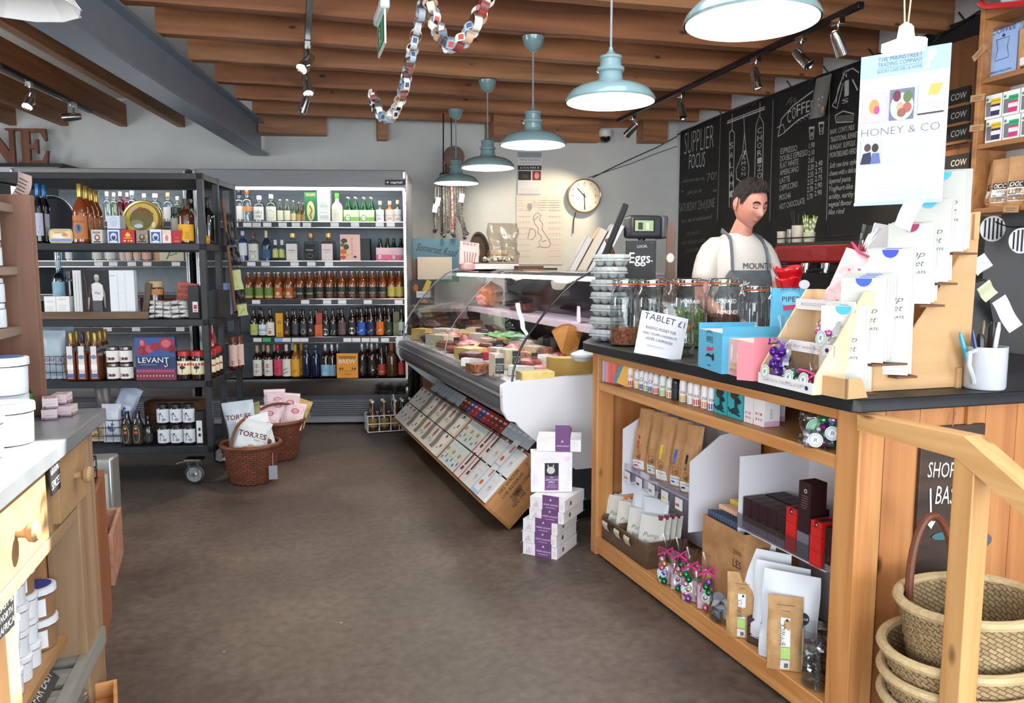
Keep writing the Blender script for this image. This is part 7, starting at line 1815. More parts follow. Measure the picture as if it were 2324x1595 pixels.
g=G();pts=[BB.w(BB.y(u,v,-.02).x,-.02,BB.y(u,v,-.02).z)for u,v in((1537,306),(1600,276),(1680,242),(1760,212),(1835,182),(1860,172),(1900,158),(1950,140),(2020,112),(2075,104),(2110,90),(2160,66),(2222,26),(2300,16))]
g.tube(pts,.006,BLACK,6)
for k in range(len(pts)-1):
 q=pts[k].lerp(pts[k+1],.5);g.tube([q,q+Vector((-.03,.02,.05 if k%2 else-.04))],.006,BLACK,5)
tag(g.obj('string_lights',None),'black string of fairy lights along the top of the menu board','string lights')
# coffee machine and cups
p=Dp(1850,610,4.7)
CMF=Fr((p.x,p.y,0),-82)
t=thing('back_counter','dark back counter carrying the red coffee machine','counter',CMF.w(0,0,0),CMF.a)
g=G();g.box(-1.1,1.1,-.1,.55,.9,.94,P('#2a2a2c',.4));g.obj('worktop',t,.003);g=G();g.box(-1.08,1.08,-.05,.5,0,.9,P('#3a3836',.6));g.obj('cabinet_body',t)
t=thing('coffee_machine','red espresso machine behind the server','coffee machine',CMF.w(.0,0,.942),CMF.a)
zA,zB,zC=CMF.y(1850,597,0).z-.942,CMF.y(1850,556,0).z-.942,CMF.y(1850,533,0).z-.942
xA,xB=CMF.y(1755,580,0).x,CMF.y(1965,580,0).x
g=G();g.box(xA,xB,0,.45,zA,zB,P('#8e1016',.3,0,.4));g.obj('front_hood',t,.015)
g=G();g.box(xA,xB,.1,.45,.03,zA,P('#4a4648',.25,.7));g.obj('machine_back',t);g=G();g.box(xA,xB,-.06,.45,0,.05,STEEL);g.obj('drip_tray',t)
g=G();g.box(xA,xB,.02,.45,zB,zB+.02,P('#1c1c1e',.4));g.tube([(xA,.02,zB+.05),(xB,.02,zB+.05)],.004,CHROME,6);g.obj('cup_rail',t)
for k in range(3):
 x=xA+(xB-xA)*(.35+.22*k);g=G();g.lathe([(.03,zA),(.03,zA-.05),(.035,zA-.06),(0,zA-.06)],CHROME,16,TR(x,.03,0));g.tube([(x,.03,zA-.04),(x,-.12,zA-.05)],.011,BLACK,8);g.obj('group_head',t)
for u,v,w_,h_,col,lb in((1773,553,20,26,'#d8cfc0','cream printed mug on the coffee machine beside the server'),(1792,553,14,30,'#b4b4b6','steel milk jug on top of the coffee machine'),(1810,553,28,38,'#d9d0c0','tall cream beaker of dark stirrers on the coffee machine'),(1836,553,26,22,'#cfc8ae','short cream pot of straws on the coffee machine')):
 q=CMF.y(u,v,.06);L=CMF.w(q.x,.06,.942+zB+.022);s=camD(L)/F_PX;r,h=w_*s/2,h_*s
 t=thing('beaker',lb,'cup',L,0);g=G();g.lathe([(r*.85,0),(r*.9,.003),(r,h),(r*.94,h),(r*.84,.006),(0,.006)],P(col,.4,.8 if col=='#b4b4b6' else 0),20,close=False);g.obj('wall',t)
 if u==1773:
  g=G();g.tube([(r,0,h*.8),(r*1.5,0,h*.7),(r*1.5,0,h*.35),(r,0,h*.2)],.006,P(col,.4),6);g.obj('handle',t)
 for k in range(16 if u==1836 else 5 if u==1810 else 0):
  a=k*2.4;rr_=r*.7;hh=40*s if u==1836 else 34*s
  g=G();b0,b1=Vector((math.cos(a)*rr_*.4,math.sin(a)*rr_*.4,.01)),Vector((math.cos(a)*rr_*1.7,math.sin(a)*rr_*1.7,h+hh*(.75+.25*((k*5)%7)/7)))
  n_=9 if u==1836 else 1
  for j in range(n_):g.tube([b0 .lerp(b1,j/n_),b0 .lerp(b1,(j+1)/n_)],.004 if n_>1 else.003,P(['#8ca43c','#e6e6d8'][j%2]if n_>1 else '#1b1b1d',.5),6)
  o=tag(g.obj('paper_straw' if n_>1 else 'stirrer',None),'green striped paper straw in the short cream pot' if n_>1 else 'thin black stirrer in the tall cream beaker','straw' if n_>1 else 'stirrer','paper straws in the pot' if n_>1 else 'stirrers in the beaker');o.location=L
# the server
PF=Fr((2.22,3.50,0),2)
SKIN=SPECK('#b87a68','#c68a78',12,.5,.3,.7,.02)
jo={'p':((0,0,.96),.13),'s1':((0,.01,1.12),.12),'s2':((0,0,1.32),.13),'n0':((0,-.01,1.46),.075),'n1':((.0,-.045,1.54),.052),'n2':((.0,-.075,1.59),.05)}
for s_,nm in((-1,'r'),(1,'l')):
 jo.update({nm+'sh':((.165*s_,.01,1.44),.062),nm+'el':((.235*s_,-.03,1.17),.043),nm+'fa':((.19*s_,-.17,1.09),.037),nm+'wr':((.12*s_,-.30,1.035),.026),nm+'pa':((.105*s_,-.36,1.02),.032),nm+'hp':((.09*s_,0,.90),.10),nm+'kn':((.10*s_,-.01,.50),.06),nm+'an':((.10*s_,.02,.09),.04),nm+'to':((.11*s_,-.16,.035),.035)})
ed=[('p','s1'),('s1','s2'),('s2','n0'),('n0','n1'),('n1','n2')]
for nm in 'rl':
 ed+=[('s2',nm+'sh'),(nm+'sh',nm+'el'),(nm+'el',nm+'fa'),(nm+'fa',nm+'wr'),(nm+'wr',nm+'pa'),('p',nm+'hp'),(nm+'hp',nm+'kn'),(nm+'kn',nm+'an'),(nm+'an',nm+'to')]
ks=list(jo)
me=bpy.data.meshes.new('skeleton');me.from_pydata([jo[k][0]for k in ks],[(ks.index(a),ks.index(b_))for a,b_ in ed],[])
so=bpy.data.objects.new('skeleton',me);COL.objects.link(so)
so.modifiers.new('skin','SKIN');so.modifiers.new('sub','SUBSURF').levels=2
for k,sv in zip(ks,me.skin_vertices[0].data):sv.radius=(jo[k][1],)*2;sv.use_root=k=='p'
dg=bpy.context.evaluated_depsgraph_get();em=bpy.data.meshes.new_from_object(so.evaluated_get(dg),depsgraph=dg)
body=G();body.add([tuple(v.co)for v in em.vertices],[tuple(p.vertices)for p in em.polygons],SKIN);bpy.data.objects.remove(so)
HM=TR(.0,-.10,1.645)@RZ(2)@RX(20)
def ga(x,s):return math.exp(-(x/s)**2)
def hs(a,e,off=0.):
 """face surface: a turns from the nose (0) to the ears, e rises from chin to crown"""
 x,y,z=math.sin(a)*math.cos(e),-math.cos(a)*math.cos(e),math.sin(e)
 j=max(0.,-z)
 rx,ry=.076*(1-.30*j**1.6),.096*(1-.10*j)
 k=1+off/.09
 k+=.26*ga(a,.15)*ga(e+.16,.13)+.12*ga(a,.1)*ga(e-.02,.16)+.05*ga(e-.26,.1)*ga(a,.55)-.09*(ga(a-.40,.17)+ga(a+.40,.17))*ga(e-.1,.11)
 k+=.06*ga(a,.26)*ga(e+.50,.07)+.04*ga(a,.24)*ga(e+.62,.06)+.09*ga(a,.3)*ga(e+.92,.2)+.035*(ga(a-.6,.25)+ga(a+.6,.25))*ga(e+.1,.2)
 return Vector((x*rx*k,y*ry*k,z*.118*(k if z<0 else 1+(k-1)*.5)))
body.grid(lambda u,v:hs(u*2*PI-PI,(v-.5)*PI*.998),72,56,SKIN,HM,wrap=True)
for s_ in(-1,1):
 body.grid(lambda u,v:Vector((s_*(.074+.012*math.sin(v*PI)*(1+.3*math.sin(u*2*PI))),.012+.017*math.cos(u*2*PI)*math.sin(v*PI),-.004+.032*-math.cos(v*PI)+.006*math.sin(u*2*PI))),14,10,SKIN,HM,wrap=True)
 L=Vector(jo[('r' if s_<0 else 'l')+'pa'][0])
 for f,(dx,ln,dz)in enumerate(((-.024,.062,0),(-.008,.072,.004),(.009,.068,.004),(.025,.052,0))):
  b0=L+Vector((dx,-.02,.004));body.tube([b0,b0+Vector((0,-ln*.45,.008+dz)),b0+Vector((-.1*dx,-ln*.8,-.008)),b0+Vector((-.1*dx,-ln*.9,-.03))],[.0095,.009,.008,.006],SKIN,8)
 b0=L+Vector((-.026*s_,.012,-.004));body.tube([b0,b0+Vector((-.022*s_,-.022,-.008)),b0+Vector((-.026*s_,-.048,-.016))],[.012,.010,.007],SKIN,8)
pe=body.obj('person',None,loc=PF.o,rot=(0,0,PF.a))
pe.scale=(.95,.95,.99)
tag(pe,'person in a white t-shirt and grey apron looking down behind the counter','person')
HAIR=SPECK('#0e0705','#24120c',60,.75,.35,.65,.6)
def hl(a):
 a=abs(a)
 K_=[(0,.70),(.5,.66),(.85,.60),(1.05,.42),(1.2,.12),(1.36,.02),(1.5,.30),(1.72,.1),(1.9,-.3),(2.3,-.5),(3.2,-.5)]
 for(p,q),(r_,s_)in zip(K_,K_[1:]):
  if a<=r_:return q+(s_-q)*(a-p)/(r_-p)
 return-.5
def hair(u,v):
 a=u*2*PI-PI
 e=hl(a)+(PI/2-hl(a))*v
 th_=.003+.016*min(1,v*2.2)+.024*ga(a,.9)*ga(v-.3,.4)+.005*math.sin(a*9+e*14)+.004*math.sin(a*23-e*9)
 return hs(a,e,max(th_,.002))
g=G();g.grid(hair,84,26,HAIR,HM,wrap=True);g.obj('hair',pe)
g=G(HM)
for s_ in(-1,1):
 g.tube([hs(s_*a,e,.002)for a,e in((.16,.235),(.32,.29),(.50,.28),(.64,.2))],[.0035,.005,.0045,.002],HAIR,6)
 g.tube([hs(s_*a,e,.0015)for a,e in((.24,.06),(.34,.03),(.46,.03),(.56,.07))],.002,HAIR,5)
g.tube([hs(a,-.56+.02*abs(a),.001)for a in(-.28,-.14,0,.14,.28)],[.001,.002,.002,.002,.001],P('#7a3c38',.5),5)
g.obj('brows_and_lashes',pe)
TS=SPECK('#c4bcb4','#cec6be',5,.9,.3,.7,.1)
rings=[(.93,.172,.118),(1.1,.178,.126),(1.28,.198,.135),(1.38,.198,.128),(1.445,.165,.108),(1.485,.105,.085),(1.502,.078,.074)]
def torso(a,z,off=0.):
 for(z0,a0,b0),(z1,a1,b1)in zip(rings,rings[1:]):
  if z<=z1 or z1==rings[-1][0]:
   f=max(0,min(1,(z-z0)/(z1-z0)));rx,ry=a0+(a1-a0)*f+off,b0+(b1-b0)*f+off
   return Vector((math.sin(a)*rx,-math.cos(a)*ry,z))
g=G();g.grid(lambda u,v:torso(u*2*PI,.93+v*.572,.004*math.sin(u*30+v*18)*(1-v)),48,24,TS,wrap=True)
for nm,s_ in(('r',-1),('l',1)):
 a,b_=Vector(jo[nm+'sh'][0]),Vector(jo[nm+'el'][0]);d=b_-a
 g.tube([a-Vector((s_*.10,0,.02)),a-Vector((s_*.03,0,-.0)),a+d*.25,a+d*.6,a+d*.72],[.06,.070,.070,.068,.072],TS,18)
g.obj('t_shirt',pe,0,1)
APR=SPECK('#54585e','#5f636a',30,.85,.4,.6,.15)
g=G();g.grid(lambda u,v:torso((u-.5)*2*(1.25 if v<.55 else 1.25-.62*(v-.55)/.45),.93+v*.385-.0,.013),24,20,APR);g.grid(lambda u,v:Vector(((u-.5)*.36,-.145-.03*math.cos((u-.5)*3),.45+v*.5)),10,6,APR);g.obj('apron',pe)
g=G()
for s_ in(-1,1):g.tube([torso(s_*.55,1.31,.014),torso(s_*.6,1.42,.012),torso(s_*.8,1.475,.014),Vector((s_*.07,.05,1.52))],.014,APR,8,flat=.3)
g.obj('apron_strap',pe)
g=G();wq=lambda x,y,e:torso(x/.135,y,.016+e)
g.deco([('t','MOUNTAINS',.05,1.322,.03,.17,{},'#1c1c20')],1,warp=lambda x,y,e:torso(x/.135,y,.006+e));g.deco([('l',[(-.05,1.235),(-.035,1.25),(-.02,1.235)],.008,'#d8d6d2'),('l',[(-.035,1.25),(-.04,1.215),(-.05,1.19)],.009,'#d8d6d2'),('l',[(-.04,1.215),(-.03,1.185)],.006,'#d8d6d2'),('l',[(-.035,1.24),(-.015,1.255)],.005,'#d8d6d2'),('c',-.033,1.256,.006,.006,'#d8d6d2')],1,warp=wq);g.obj('shirt_and_apron_print',pe)
g=G();g.tube([(-.09,0,.9),(-.1,-.01,.5),(-.1,.02,.08)],[.115,.085,.06],P('#23252c',.8),14);g.tube([(.09,0,.9),(.1,-.01,.5),(.1,.02,.08)],[.115,.085,.06],P('#23252c',.8),14);g.tube([(0,0,.85),(0,0,.97)],.16,P('#23252c',.8),18,flat=.75);g.obj('trousers',pe)
# scale, eggs board, pestle board behind the counter
L=Dp(1465,560,4.6);SCF=Fr((L.x,L.y,0),-math.degrees(YAW)+14)
t=thing('weighing_scale','grey digital deli scale with lit green screen on a stalk','scale',SCF.w(0,0,0),SCF.a)
p0,p1=SCF.y(1430,540,0),SCF.y(1487,488,0)
g=G();g.box(p0 .x,p1 .x+.05,0,.12,p0 .z,p1 .z,P('#3f4146',.4));g.obj('display_head',t,.02);g=G();g.box(p1 .x+.052,p1 .x+.1,.02,.16,p0 .z,p1 .z,P('#5c5e63',.4));g.obj('printer_side',t,.015)
g=G();g.deco([('r',p0 .x+.02,p0 .z+.035,p1 .x-.0,p1 .z-.025,'#1c1d20'),('r',p0 .x+.03,p0 .z+.042,p1 .x-.01,p1 .z-.032,EM('#8fa07c',.6)),('r',p0 .x+.05,p0 .z+.05,p0 .x+.08,p1 .z-.045,'#3c4c34'),('r',p0 .x+.1,p0 .z+.05,p0 .x+.12,p1 .z-.045,'#dfe4d4')],1);g.obj('screen_print',t)
g=G();g.tube([(.0,.06,p0 .z),(.0,.06,1.0)],.022,P('#26272a',.4),10);g.obj('stalk',t);g=G();g.box(-.02,.2,-.04,.26,.96,1.02,P('#55575c',.4));g.obj('base',t,.01);t.location.z=0
g=G();g.box(-.01,.5,.0,.5,0,.958,P('#4a4a4c',.6));tag(g.obj('work_bench',None),'grey work bench under the deli scale, hidden behind the egg boxes','bench');bpy.data.objects['work_bench'].location=t.location;bpy.data.objects['work_bench'].rotation_euler=t.rotation_euler
def stand(u0,v0,u1,v1,D,col,its,lb,nm,cat,d=.018,rz=0.,poly=None):
 a,b_=Dp(u0,v1,D),Dp(u1,v1,D);h=(v1-v0)*D/F_PX;w=(b_-a).length
 c=(a+b_)/2
 t=thing(nm,lb,cat,(c.x,c.y,ZW+.0015 if rz!=9 else c.z),-YAW+(rz if rz!=9 else 0))
 hz_=a.z+h-ZW
 g=G();m_=col if not isinstance(col,str)else P(col,.6)
 if poly:g.prism([(x*w/100,y*hz_/100)for x,y in poly],0,d,m_)
 else:g.box(-w/2,w/2,0,d,0,hz_,m_)
 g.obj('board',t,.003)
 if its:g=G();g.deco(its,w/100,TR(0,0,hz_-h));g.obj('chalk_lettering',t)
stand(1420,547,1488,623,3.6,'#17181b',[('t','LOCAL',4,88,9,34,{'a':4},CK),('t','Eggs',-4,38,34,70,{'off':.01},'#e4e2de'),('c',36,44,2.5,2.5,'#e4e2de'),('c',34,104,1.5,1.5,'#8a8886')],'small black chalkboard reading local eggs behind the egg boxes','egg_chalkboard','chalkboard')
stand(1500,507,1540,640,3.75,WOOD('#4a3226','#6a4a38','Z',.8),[('c',0,135,22,26,'#d8d0cc'),('o',0,135,18,21,2,'#8a7a74'),('l',[(-8,130),(8,142)],2,'#6a5a54')],'tapered brown board with a round white tag beside the blackboard','paddle_board','board',poly=[(-50,0),(50,0),(40,30),(24,60),(22,92),(10,100),(-8,100),(-18,92),(-16,60),(-38,30)])
# egg cartons
EGGC=SPECK('#a8adad','#b8bcbb',40,.9,.4,.6,.3)
def egg_carton_parts():
 w,d,h=.100,.148,.055
 g=G()
 for i in range(6):g.ball((-.023+.046*(i%2),-.046+.046*(i//2),.026),.0235,EGGC,12,8,sz=1.05)
 g.grid(lambda u,v:(w/2*math.cos(2*PI*u)*abs(math.cos(2*PI*u))**-.5*(.86+.2*min(1,v*2)-.10*max(0,v-.55)*2+.09*math.cos(2*PI*u*6)*(1 if v<.5 else.45))if abs(math.cos(2*PI*u))>1e-3 else 0,d/2*math.copysign(abs(math.sin(2*PI*u))**.5,math.sin(2*PI*u))*(.86+.2*min(1,v*2)-.10*max(0,v-.55)*2+.03*math.cos(2*PI*u*6)),h*(.42+.58*v)),48,8,EGGC,wrap=True)
 g.lathe([(0,h),(.062,h)],EGGC,20,sx=.74,sy=1.08,close=False)
 out=[('carton_shell',g.mesh())]
 g=G();g.tube([(math.copysign(abs(math.cos(a))**.5,math.cos(a))*w*.54,math.copysign(abs(math.sin(a))**.5,math.sin(a))*d*.54,h*.5)for a in[2*PI*i/32 for i in range(32)]],.004,EGGC,5,closed=True);out.append(('rim',g.mesh()))
 return out
EP=egg_carton_parts()
L0_=Vector((1.40,3.25,ZW+.0015))
for k in range(7):
 inst('egg_carton',f'grey pulp egg carton, {("bottom", "second", "third", "fourth", "fifth", "sixth", "topmost")[k]} of the stack at the counter end','egg box',L0_+Vector((rnd.uniform(-.006,.006)+(.02 if k==6 else 0),rnd.uniform(-.006,.006),k*.0565)),EP,.5+rnd.uniform(-.08,.08)+(.3 if k==6 else 0),'stacked egg cartons')
# clip-top jars
JG=GL('#f0f5f5',.07,.85)
RUB=P('#c0562c',.5)
for u,D_,wpx,vt,lb,fill in((1418,3.33,66,628,'tall clip-top jar of red nuts next to the egg boxes',(SPECK('#6a2c18','#b86a3c',90,.5,.4,.6,.6),.22)),(1480,3.31,74,628,'tall clip-top jar of pale nuts behind the tablet sign',(SPECK('#a88a68','#dcc8a4',90,.6,.4,.6,.6),.34)),(1561,3.28,80,626,'large clip-top jar of green wasabi peas',(SPECK('#4c6a2c','#8aa454',90,.6,.4,.6,.7),.5)),(1642,3.30,78,626,'clip-top jar of smoked almonds with white writing',(SPECK('#3a1c14','#6a3828',90,.5,.4,.6,.5),.42)),(1714,3.28,64,642,'small clip-top jar with a brown card in front of the apron',(SPECK('#5a4030','#8a6448',60,.6),.1))):
 p=Dp(u,700,D_);r=wpx*D_/F_PX/2;zt_=Dp(u,vt,D_).z;h=zt_-ZW;L=Vector((p.x,p.y,ZW+.0015))
 t=thing('clip_jar',lb,'jar',L,-YAW,'clip-top jars on the counter')
 g=G();g.lathe([(0,.002),(r*.92,.002),(r,.012),(r,h*.68),(r*.94,h*.76),(r*.80,h*.82),(r*.79,h*.88),(r*.84,h*.885)],JG,36,close=False);g.obj('glass_body',t)
 g=G();g.lathe([(r*.86,h*.905),(r*.86,h*.95),(r*.72,h*.965),(0,h*.97)],GL('#e8f2f2',.16,.8),32,close=False);g.obj('glass_lid',t)
 g=G();g.lathe([(r*.80,h*.882),(r*.90,h*.884),(r*.90,h*.902),(r*.80,h*.904)],RUB,32,close=False);g.obj('rubber_ring',t)
 g=G();g.tube([(math.cos(a)*r*.85,math.sin(a)*r*.85,h*.86)for a in[2*PI*i/24 for i in range(24)]],.0022,CHROME,5,closed=True);g.tube([(math.cos(a)*r*.88,math.sin(a)*r*.88,h*.94)for a in[2*PI*i/24 for i in range(24)]],.002,CHROME,5,closed=True)
 g.tube([(r*.86,-.012,h*.94),(r*1.12,-.012,h*.93),(r*1.16,-.012,h*.82),(r*.98,-.012,h*.74),(r*1.0,.012,h*.74),(r*1.16,.012,h*.82),(r*1.12,.012,h*.93),(r*.86,.012,h*.94)],.0022,CHROME,5);g.obj('wire_clip',t)
 if u in(1561,1642):
  tx=[('t','WASABI',-.1,h*.62/r,.2,1.1,{},'#e8e8e4'),('t','PEAS',0,h*.5/r,.18,.7,{},'#d8d8d4')]if u==1561 else[('t','SMOKED',-.1,h*.62/r,.24,1.15,{},'#eeeeea'),('t','ALMONDS',0,h*.47/r,.22,1.25,{},'#eeeeea'),('t','£2.10',-.5,h*.18/r,.2,.55,{},'#e4e4e0'),('t','1.12',.4,h*.18/r,.2,.45,{},'#e4e4e0')]
  g=G();g.deco(tx,r,warp=(lambda cw:lambda x,y,e:cw(x,y,e+.001))(cyl_warp(r)));g.obj('jar_lettering',t)
 if u==1712:g=G();g.box(-r*.6,r*.7,-r*.5,-r*.48,.02,h*.42,P('#a8805c',.7));g.obj('brown_card',t)
 fm,ff=fill;g=G();g.grid(lambda a,v:(math.cos(a*2*PI)*r*(.93 if v<.8 else.93*(1-v)/.2),math.sin(a*2*PI)*r*(.93 if v<.8 else.93*(1-v)/.2),.006+h*ff*min(1,v/.8)+(.008*math.sin(a*19+v*40)if v>.7 else 0)),32,14,fm,wrap=True)
 o=tag(g.obj('nut_filling',None),f'loose nuts or peas filling the {lb.split(" with")[0]}','nuts',None,'stuff');o.location=L
L=Dp(1518,760,2.98);L.z=ZW+.0015;r=116*2.98/F_PX/2;h=.20
t=thing('sweet_jar','wide open glass jar of wrapped tablet fudge behind a handwritten sign','jar',L,-YAW)
g=G();g.lathe([(0,.002),(r*.95,.002),(r,.014),(r,h*.8),(r*.96,h*.9),(r,h)],JG,36,close=False);g.obj('glass_wall',t)
for k in range(7):
 inst('fudge_bag',f'small bag of brown tablet fudge in the wide jar, {ORD[k]} from its bottom','fudge',L+Vector((.03*math.cos(k*2.1),.03*math.sin(k*2.1),.008+.012*k)),pack_parts(.08,.07,.03,'#8a5a3a',[('r',-30,20,30,60,'#a87048')],mat=P('#8f6040',.2,0,.6),seed=130+k),k*.9,'fudge bags in the wide jar',(-1.0,.2,k*.9))
w,h=108*2.86/F_PX,98*2.86/F_PX
p=Dp(1490,795,2.86);t=thing('paper_sign','handwritten white paper sign reading TABLET one pound, curling on the jar','sign',(p.x,p.y,ZW+.006),-YAW,None,(math.radians(-8),math.radians(11),-YAW))
wp=lambda x,y,e:(x,-e-.022*math.cos(x/w*2.6)-.01,y)
g=G();g.grid(lambda u,v:wp((u-.5)*w,v*h,0),16,8,P('#cacad2',.7));g.obj('sheet',t)
HN='#22242e'
g=G();g.deco([('t','TABLET £1',0,72,13,88,{'a':-4},'#26304c'),('t','RAISING MONEY FOR',-4,53,6.5,64,{'a':-3},HN),('t','MARY TRUMPS CHILDREN OF',-4,42,5,72,{'a':-2},HN),('t','HOPE CAMPAIGN',-4,31,5.5,56,{'a':-3},HN),('t','thank you x',-10,18,5,36,{'sh':.4,'a':-2},'#8a90b0')],w/100,warp=lambda x,y,e:wp(x,y,e+.0006));g.obj('handwritten_lettering',t)
# sweet cartons on the counter
def zbox(u0,v0,u1,v1,vtop,d,col,its,lb,nm='carton',cat='box',side=None,topd=None,my=110):
 a,b_=Zp(u0,v0,ZW),Zp(u1,v1,ZW);w=(b_-a).length;D_=camD((a+b_)/2);h=((v0+v1)/2-vtop)*D_/F_PX
 return inst(nm,lb,cat,(a+b_)/2+Vector((0,0,.0015)),carton_parts(w,d,h,col,its,side,topd,sc=min(w/100,h/my)),math.atan2((b_-a).y,(b_-a).x))
a,b_=Zp(1584,832,ZW),Zp(1637,850,ZW)
zbox(1584,832,1637,850,752,.20,'#5cb4d8',[('t',"SKIPPER'S",-4,100,9,44,{'bend':4},'#22304a'),('t','PIPES',0,78,17,46,{},'#1c2438'),('p',[(-22,62),(-8,66),(12,64),(26,70),(22,58),(0,54),(-20,52)],'#c83c6c'),('p',[(-32,36),(-10,48),(18,44),(30,52),(34,34),(24,28),(14,38),(-12,38)],'#181c28'),('l',[(-10,14),(10,14)],3,'#22304a')],"sky blue sweet carton on the worktop edge",side=[('r',-50,60,50,75,'#4aa0c4')],topd=[('r',-50,0,50,120,'#b8b4ba')])
zbox(1640,846,1708,866,772,.13,'#e8bcb4',[('r',-50,0,50,20,'#e4989c'),('c',-36,70,7,24,'#f0e4dc'),('c',4,62,8,16,'#eee6e0'),('c',12,72,8,10,'#eee6e0'),('t','SUGAR',-24,28,11,42,{},'#d8b84c'),('t','MICE',-24,12,12,36,{},'#8ab85c'),('c',30,36,12,13,'#c8404c'),('t','NO',30,34,7,12,{},'#f0e0e0')],'pale pink sugar sweets carton beside the blue pipes carton',side=[('r',-50,0,50,100,'#e08490')])
zbox(1709,866,1752,852,776,.05,'#e08490',[('t','COTTON',0,146,14,80,{},'#f4e4e4'),('t','tails',0,112,20,60,{'sh':.3},'#8a3c44'),('c',22,74,18,20,'#e0a83c'),('c',0,60,16,12,'#f0d8d4'),('c',-4,30,14,18,'#eed4d0')],'deep pink sweet carton turned to the wooden stand',my=165)
p=Dp(1790,740,2.6);zb_=Dp(1790,655,2.6).z-ZW
o=inst('backing_card',"tall sky blue backing card with a white cloud",'card',(p.x,p.y,ZW+.0015),carton_parts(.115,.02,zb_,'#5cb4d8',[('t',"SKIPPER'S",0,zb_*950-30,9,56,{'bend':5},'#22304a'),('c',2,zb_*950-52,30,22,'#7cc8e8'),('t','PIPES',2,zb_*950-60,15,50,{},'#1c2438'),('p',[(-20,zb_*950-72),(24,zb_*950-68),(20,zb_*950-82),(-18,zb_*950-86)],'#c83c6c'),('c',40,zb_*950-10,16,13,'#e4e4ec')]),-YAW)
p=Dp(1787,690,3.05);g=G();z1=Dp(1787,604,3.05).z-ZW;z0=Dp(1787,662,3.05).z-ZW;rr_=72*3.05/F_PX/2
g.grid(lambda u,v:(math.cos(u*2*PI)*rr_*(.62+.38*v if v<.55 else.83+.1*math.sin(v*9))*(1+.05*math.sin(u*2*PI*7+v*5)),math.sin(u*2*PI)*rr_*(.62+.38*v if v<.55 else.83+.1*math.sin(v*9))*(1+.05*math.sin(u*2*PI*5-v*4)),z0+(z1-z0)*v+.006*math.sin(u*2*PI*3)),56,20,P('#b80f18',.12,0,.8),wrap=True);g.lathe([(0,z1+.004),(rr_*.86,z1)],P('#b80f18',.12,0,.8),30,close=False)
t=thing('panettone_wrap','glossy red cellophane wrapped parcel behind the blue backing card','parcel',(p.x,p.y,ZW));g.obj('red_wrap',t)
g=G();g.lathe([(rr_*.6,0.002),(rr_*.78,z0*.5),(rr_*.64,z0+.01)],SPECK('#b08a54','#c8a468',20,.6),24);g.obj('body',t)
# wooden chocolate stand
a,b_=Zp(1722,868,ZW),Zp(1846,898,ZW)
RF=Fr((a.x,a.y,ZW+.0015),math.degrees(math.atan2((b_-a).y,(b_-a).x)))
w=(b_-a).length;s=w/124
PLY=WOOD('#d2b490','#e2cba8','Z',1,.6)
t=thing('chocolate_stand','three tier pale wooden stand with white lettered strips','display stand',RF.o,RF.a)
HT=138*s
for x in(0,w-.006):
 g=G();g.prism([(0,0),(.006,.05),(.15,HT),(.19,HT),(.19,0)],x,x+.006,PLY,axis='X');g.obj('side_board',t)
g=G();g.box(0,w,.185,.19,0,HT,PLY);g.obj('back_board',t)
for k,(y,z)in enumerate(((0,.0),(.06,.10),(.12,.215))):
 g=G();g.box(.006,w-.006,y,.185,z,z+.005,PLY);g.box(.0,w,y-.003,y+.002,z,z+.03,P('#e6e2e2',.5));o=g.obj('shelf',t)
 g=G();g.deco([('t','ROCOCO CHOCOLATES' if k!=1 else '2.50 for one bag',w*.46,z+.011,.009,w*.7,{'sh':0 if k!=1 else.3},'#9a98aa'),('c',w*.9,z+.015,.007,.006,'#2a2c6c')],1,warp=lambda x,yy,e:(x,y-.0035-e,yy));g.obj('strip_lettering',o)
def sweetbag(loc,w_,h_,cols,lb,rz,n_,sealat=None,ribbon=None):
 t=inst('sweet_bag',lb,'bag',loc,pack_parts(w_,h_,.05,'#fff',[],'pouch',mat=CELLO,seed=n_+150,wr=2.5),rz)
 for q in range(n_):
  g=G();g.ball((0,0,0),.0125,foil(cols[q%len(cols)]),11,8,sz=1.2);g.obj('foil_egg',t,loc=((q%3-1)*.019,-.014+.014*(q%2),.014+.019*(q//3)),rot=(q,q*.5,0))
 if sealat:seal(t,sealat,.021,(-.15,0,0))
 if ribbon:g=G();g.tube([(0,-.012,h_*.92),(-.03,-.02,h_*.98),(-.035,-.02,h_*.84),(0,-.012,h_*.9),(.03,-.02,h_*.86),(.02,-.024,h_*.7)],.006,P(ribbon,.3),6,flat=.35);g.grid(lambda u,v:((u-.5)*(.02+.04*v),.004*math.sin(u*8),h_*.95+v*.07),8,5,CELLO);g.obj('ribbon',t)
VI=['#5c2c9c','#7a44b8','#4a2484']
sweetbag(RF.w(w*.26,.03,.006),.075,.13,VI,'clear bag of violet foil eggs with purple ribbon on the wooden stand',RF.a,15,(-.03,-.034,.03),'#5c2c8c')
sweetbag(RF.w(w*.56,.03,.006),.06,.055,['#2c7a5c','#3c8a6c'],'small bag of green foil sweets with pale seal on the stand front tier',RF.a,5,(0,-.03,.028))
sweetbag(RF.w(w*.82,.03,.006),.06,.055,['#c83c7c','#2c7a5c'],'small bag of pink and green sweets with pale seal on the stand front tier',RF.a,5,(0,-.03,.028),'#d02c74')
sweetbag(RF.w(w*.74,.09,.107),.10,.085,['#d87ab0','#e49cc4','#c85a98'],'pink foil sweets bag with pale seal on the middle tier',RF.a,12,(.02,-.04,.04))
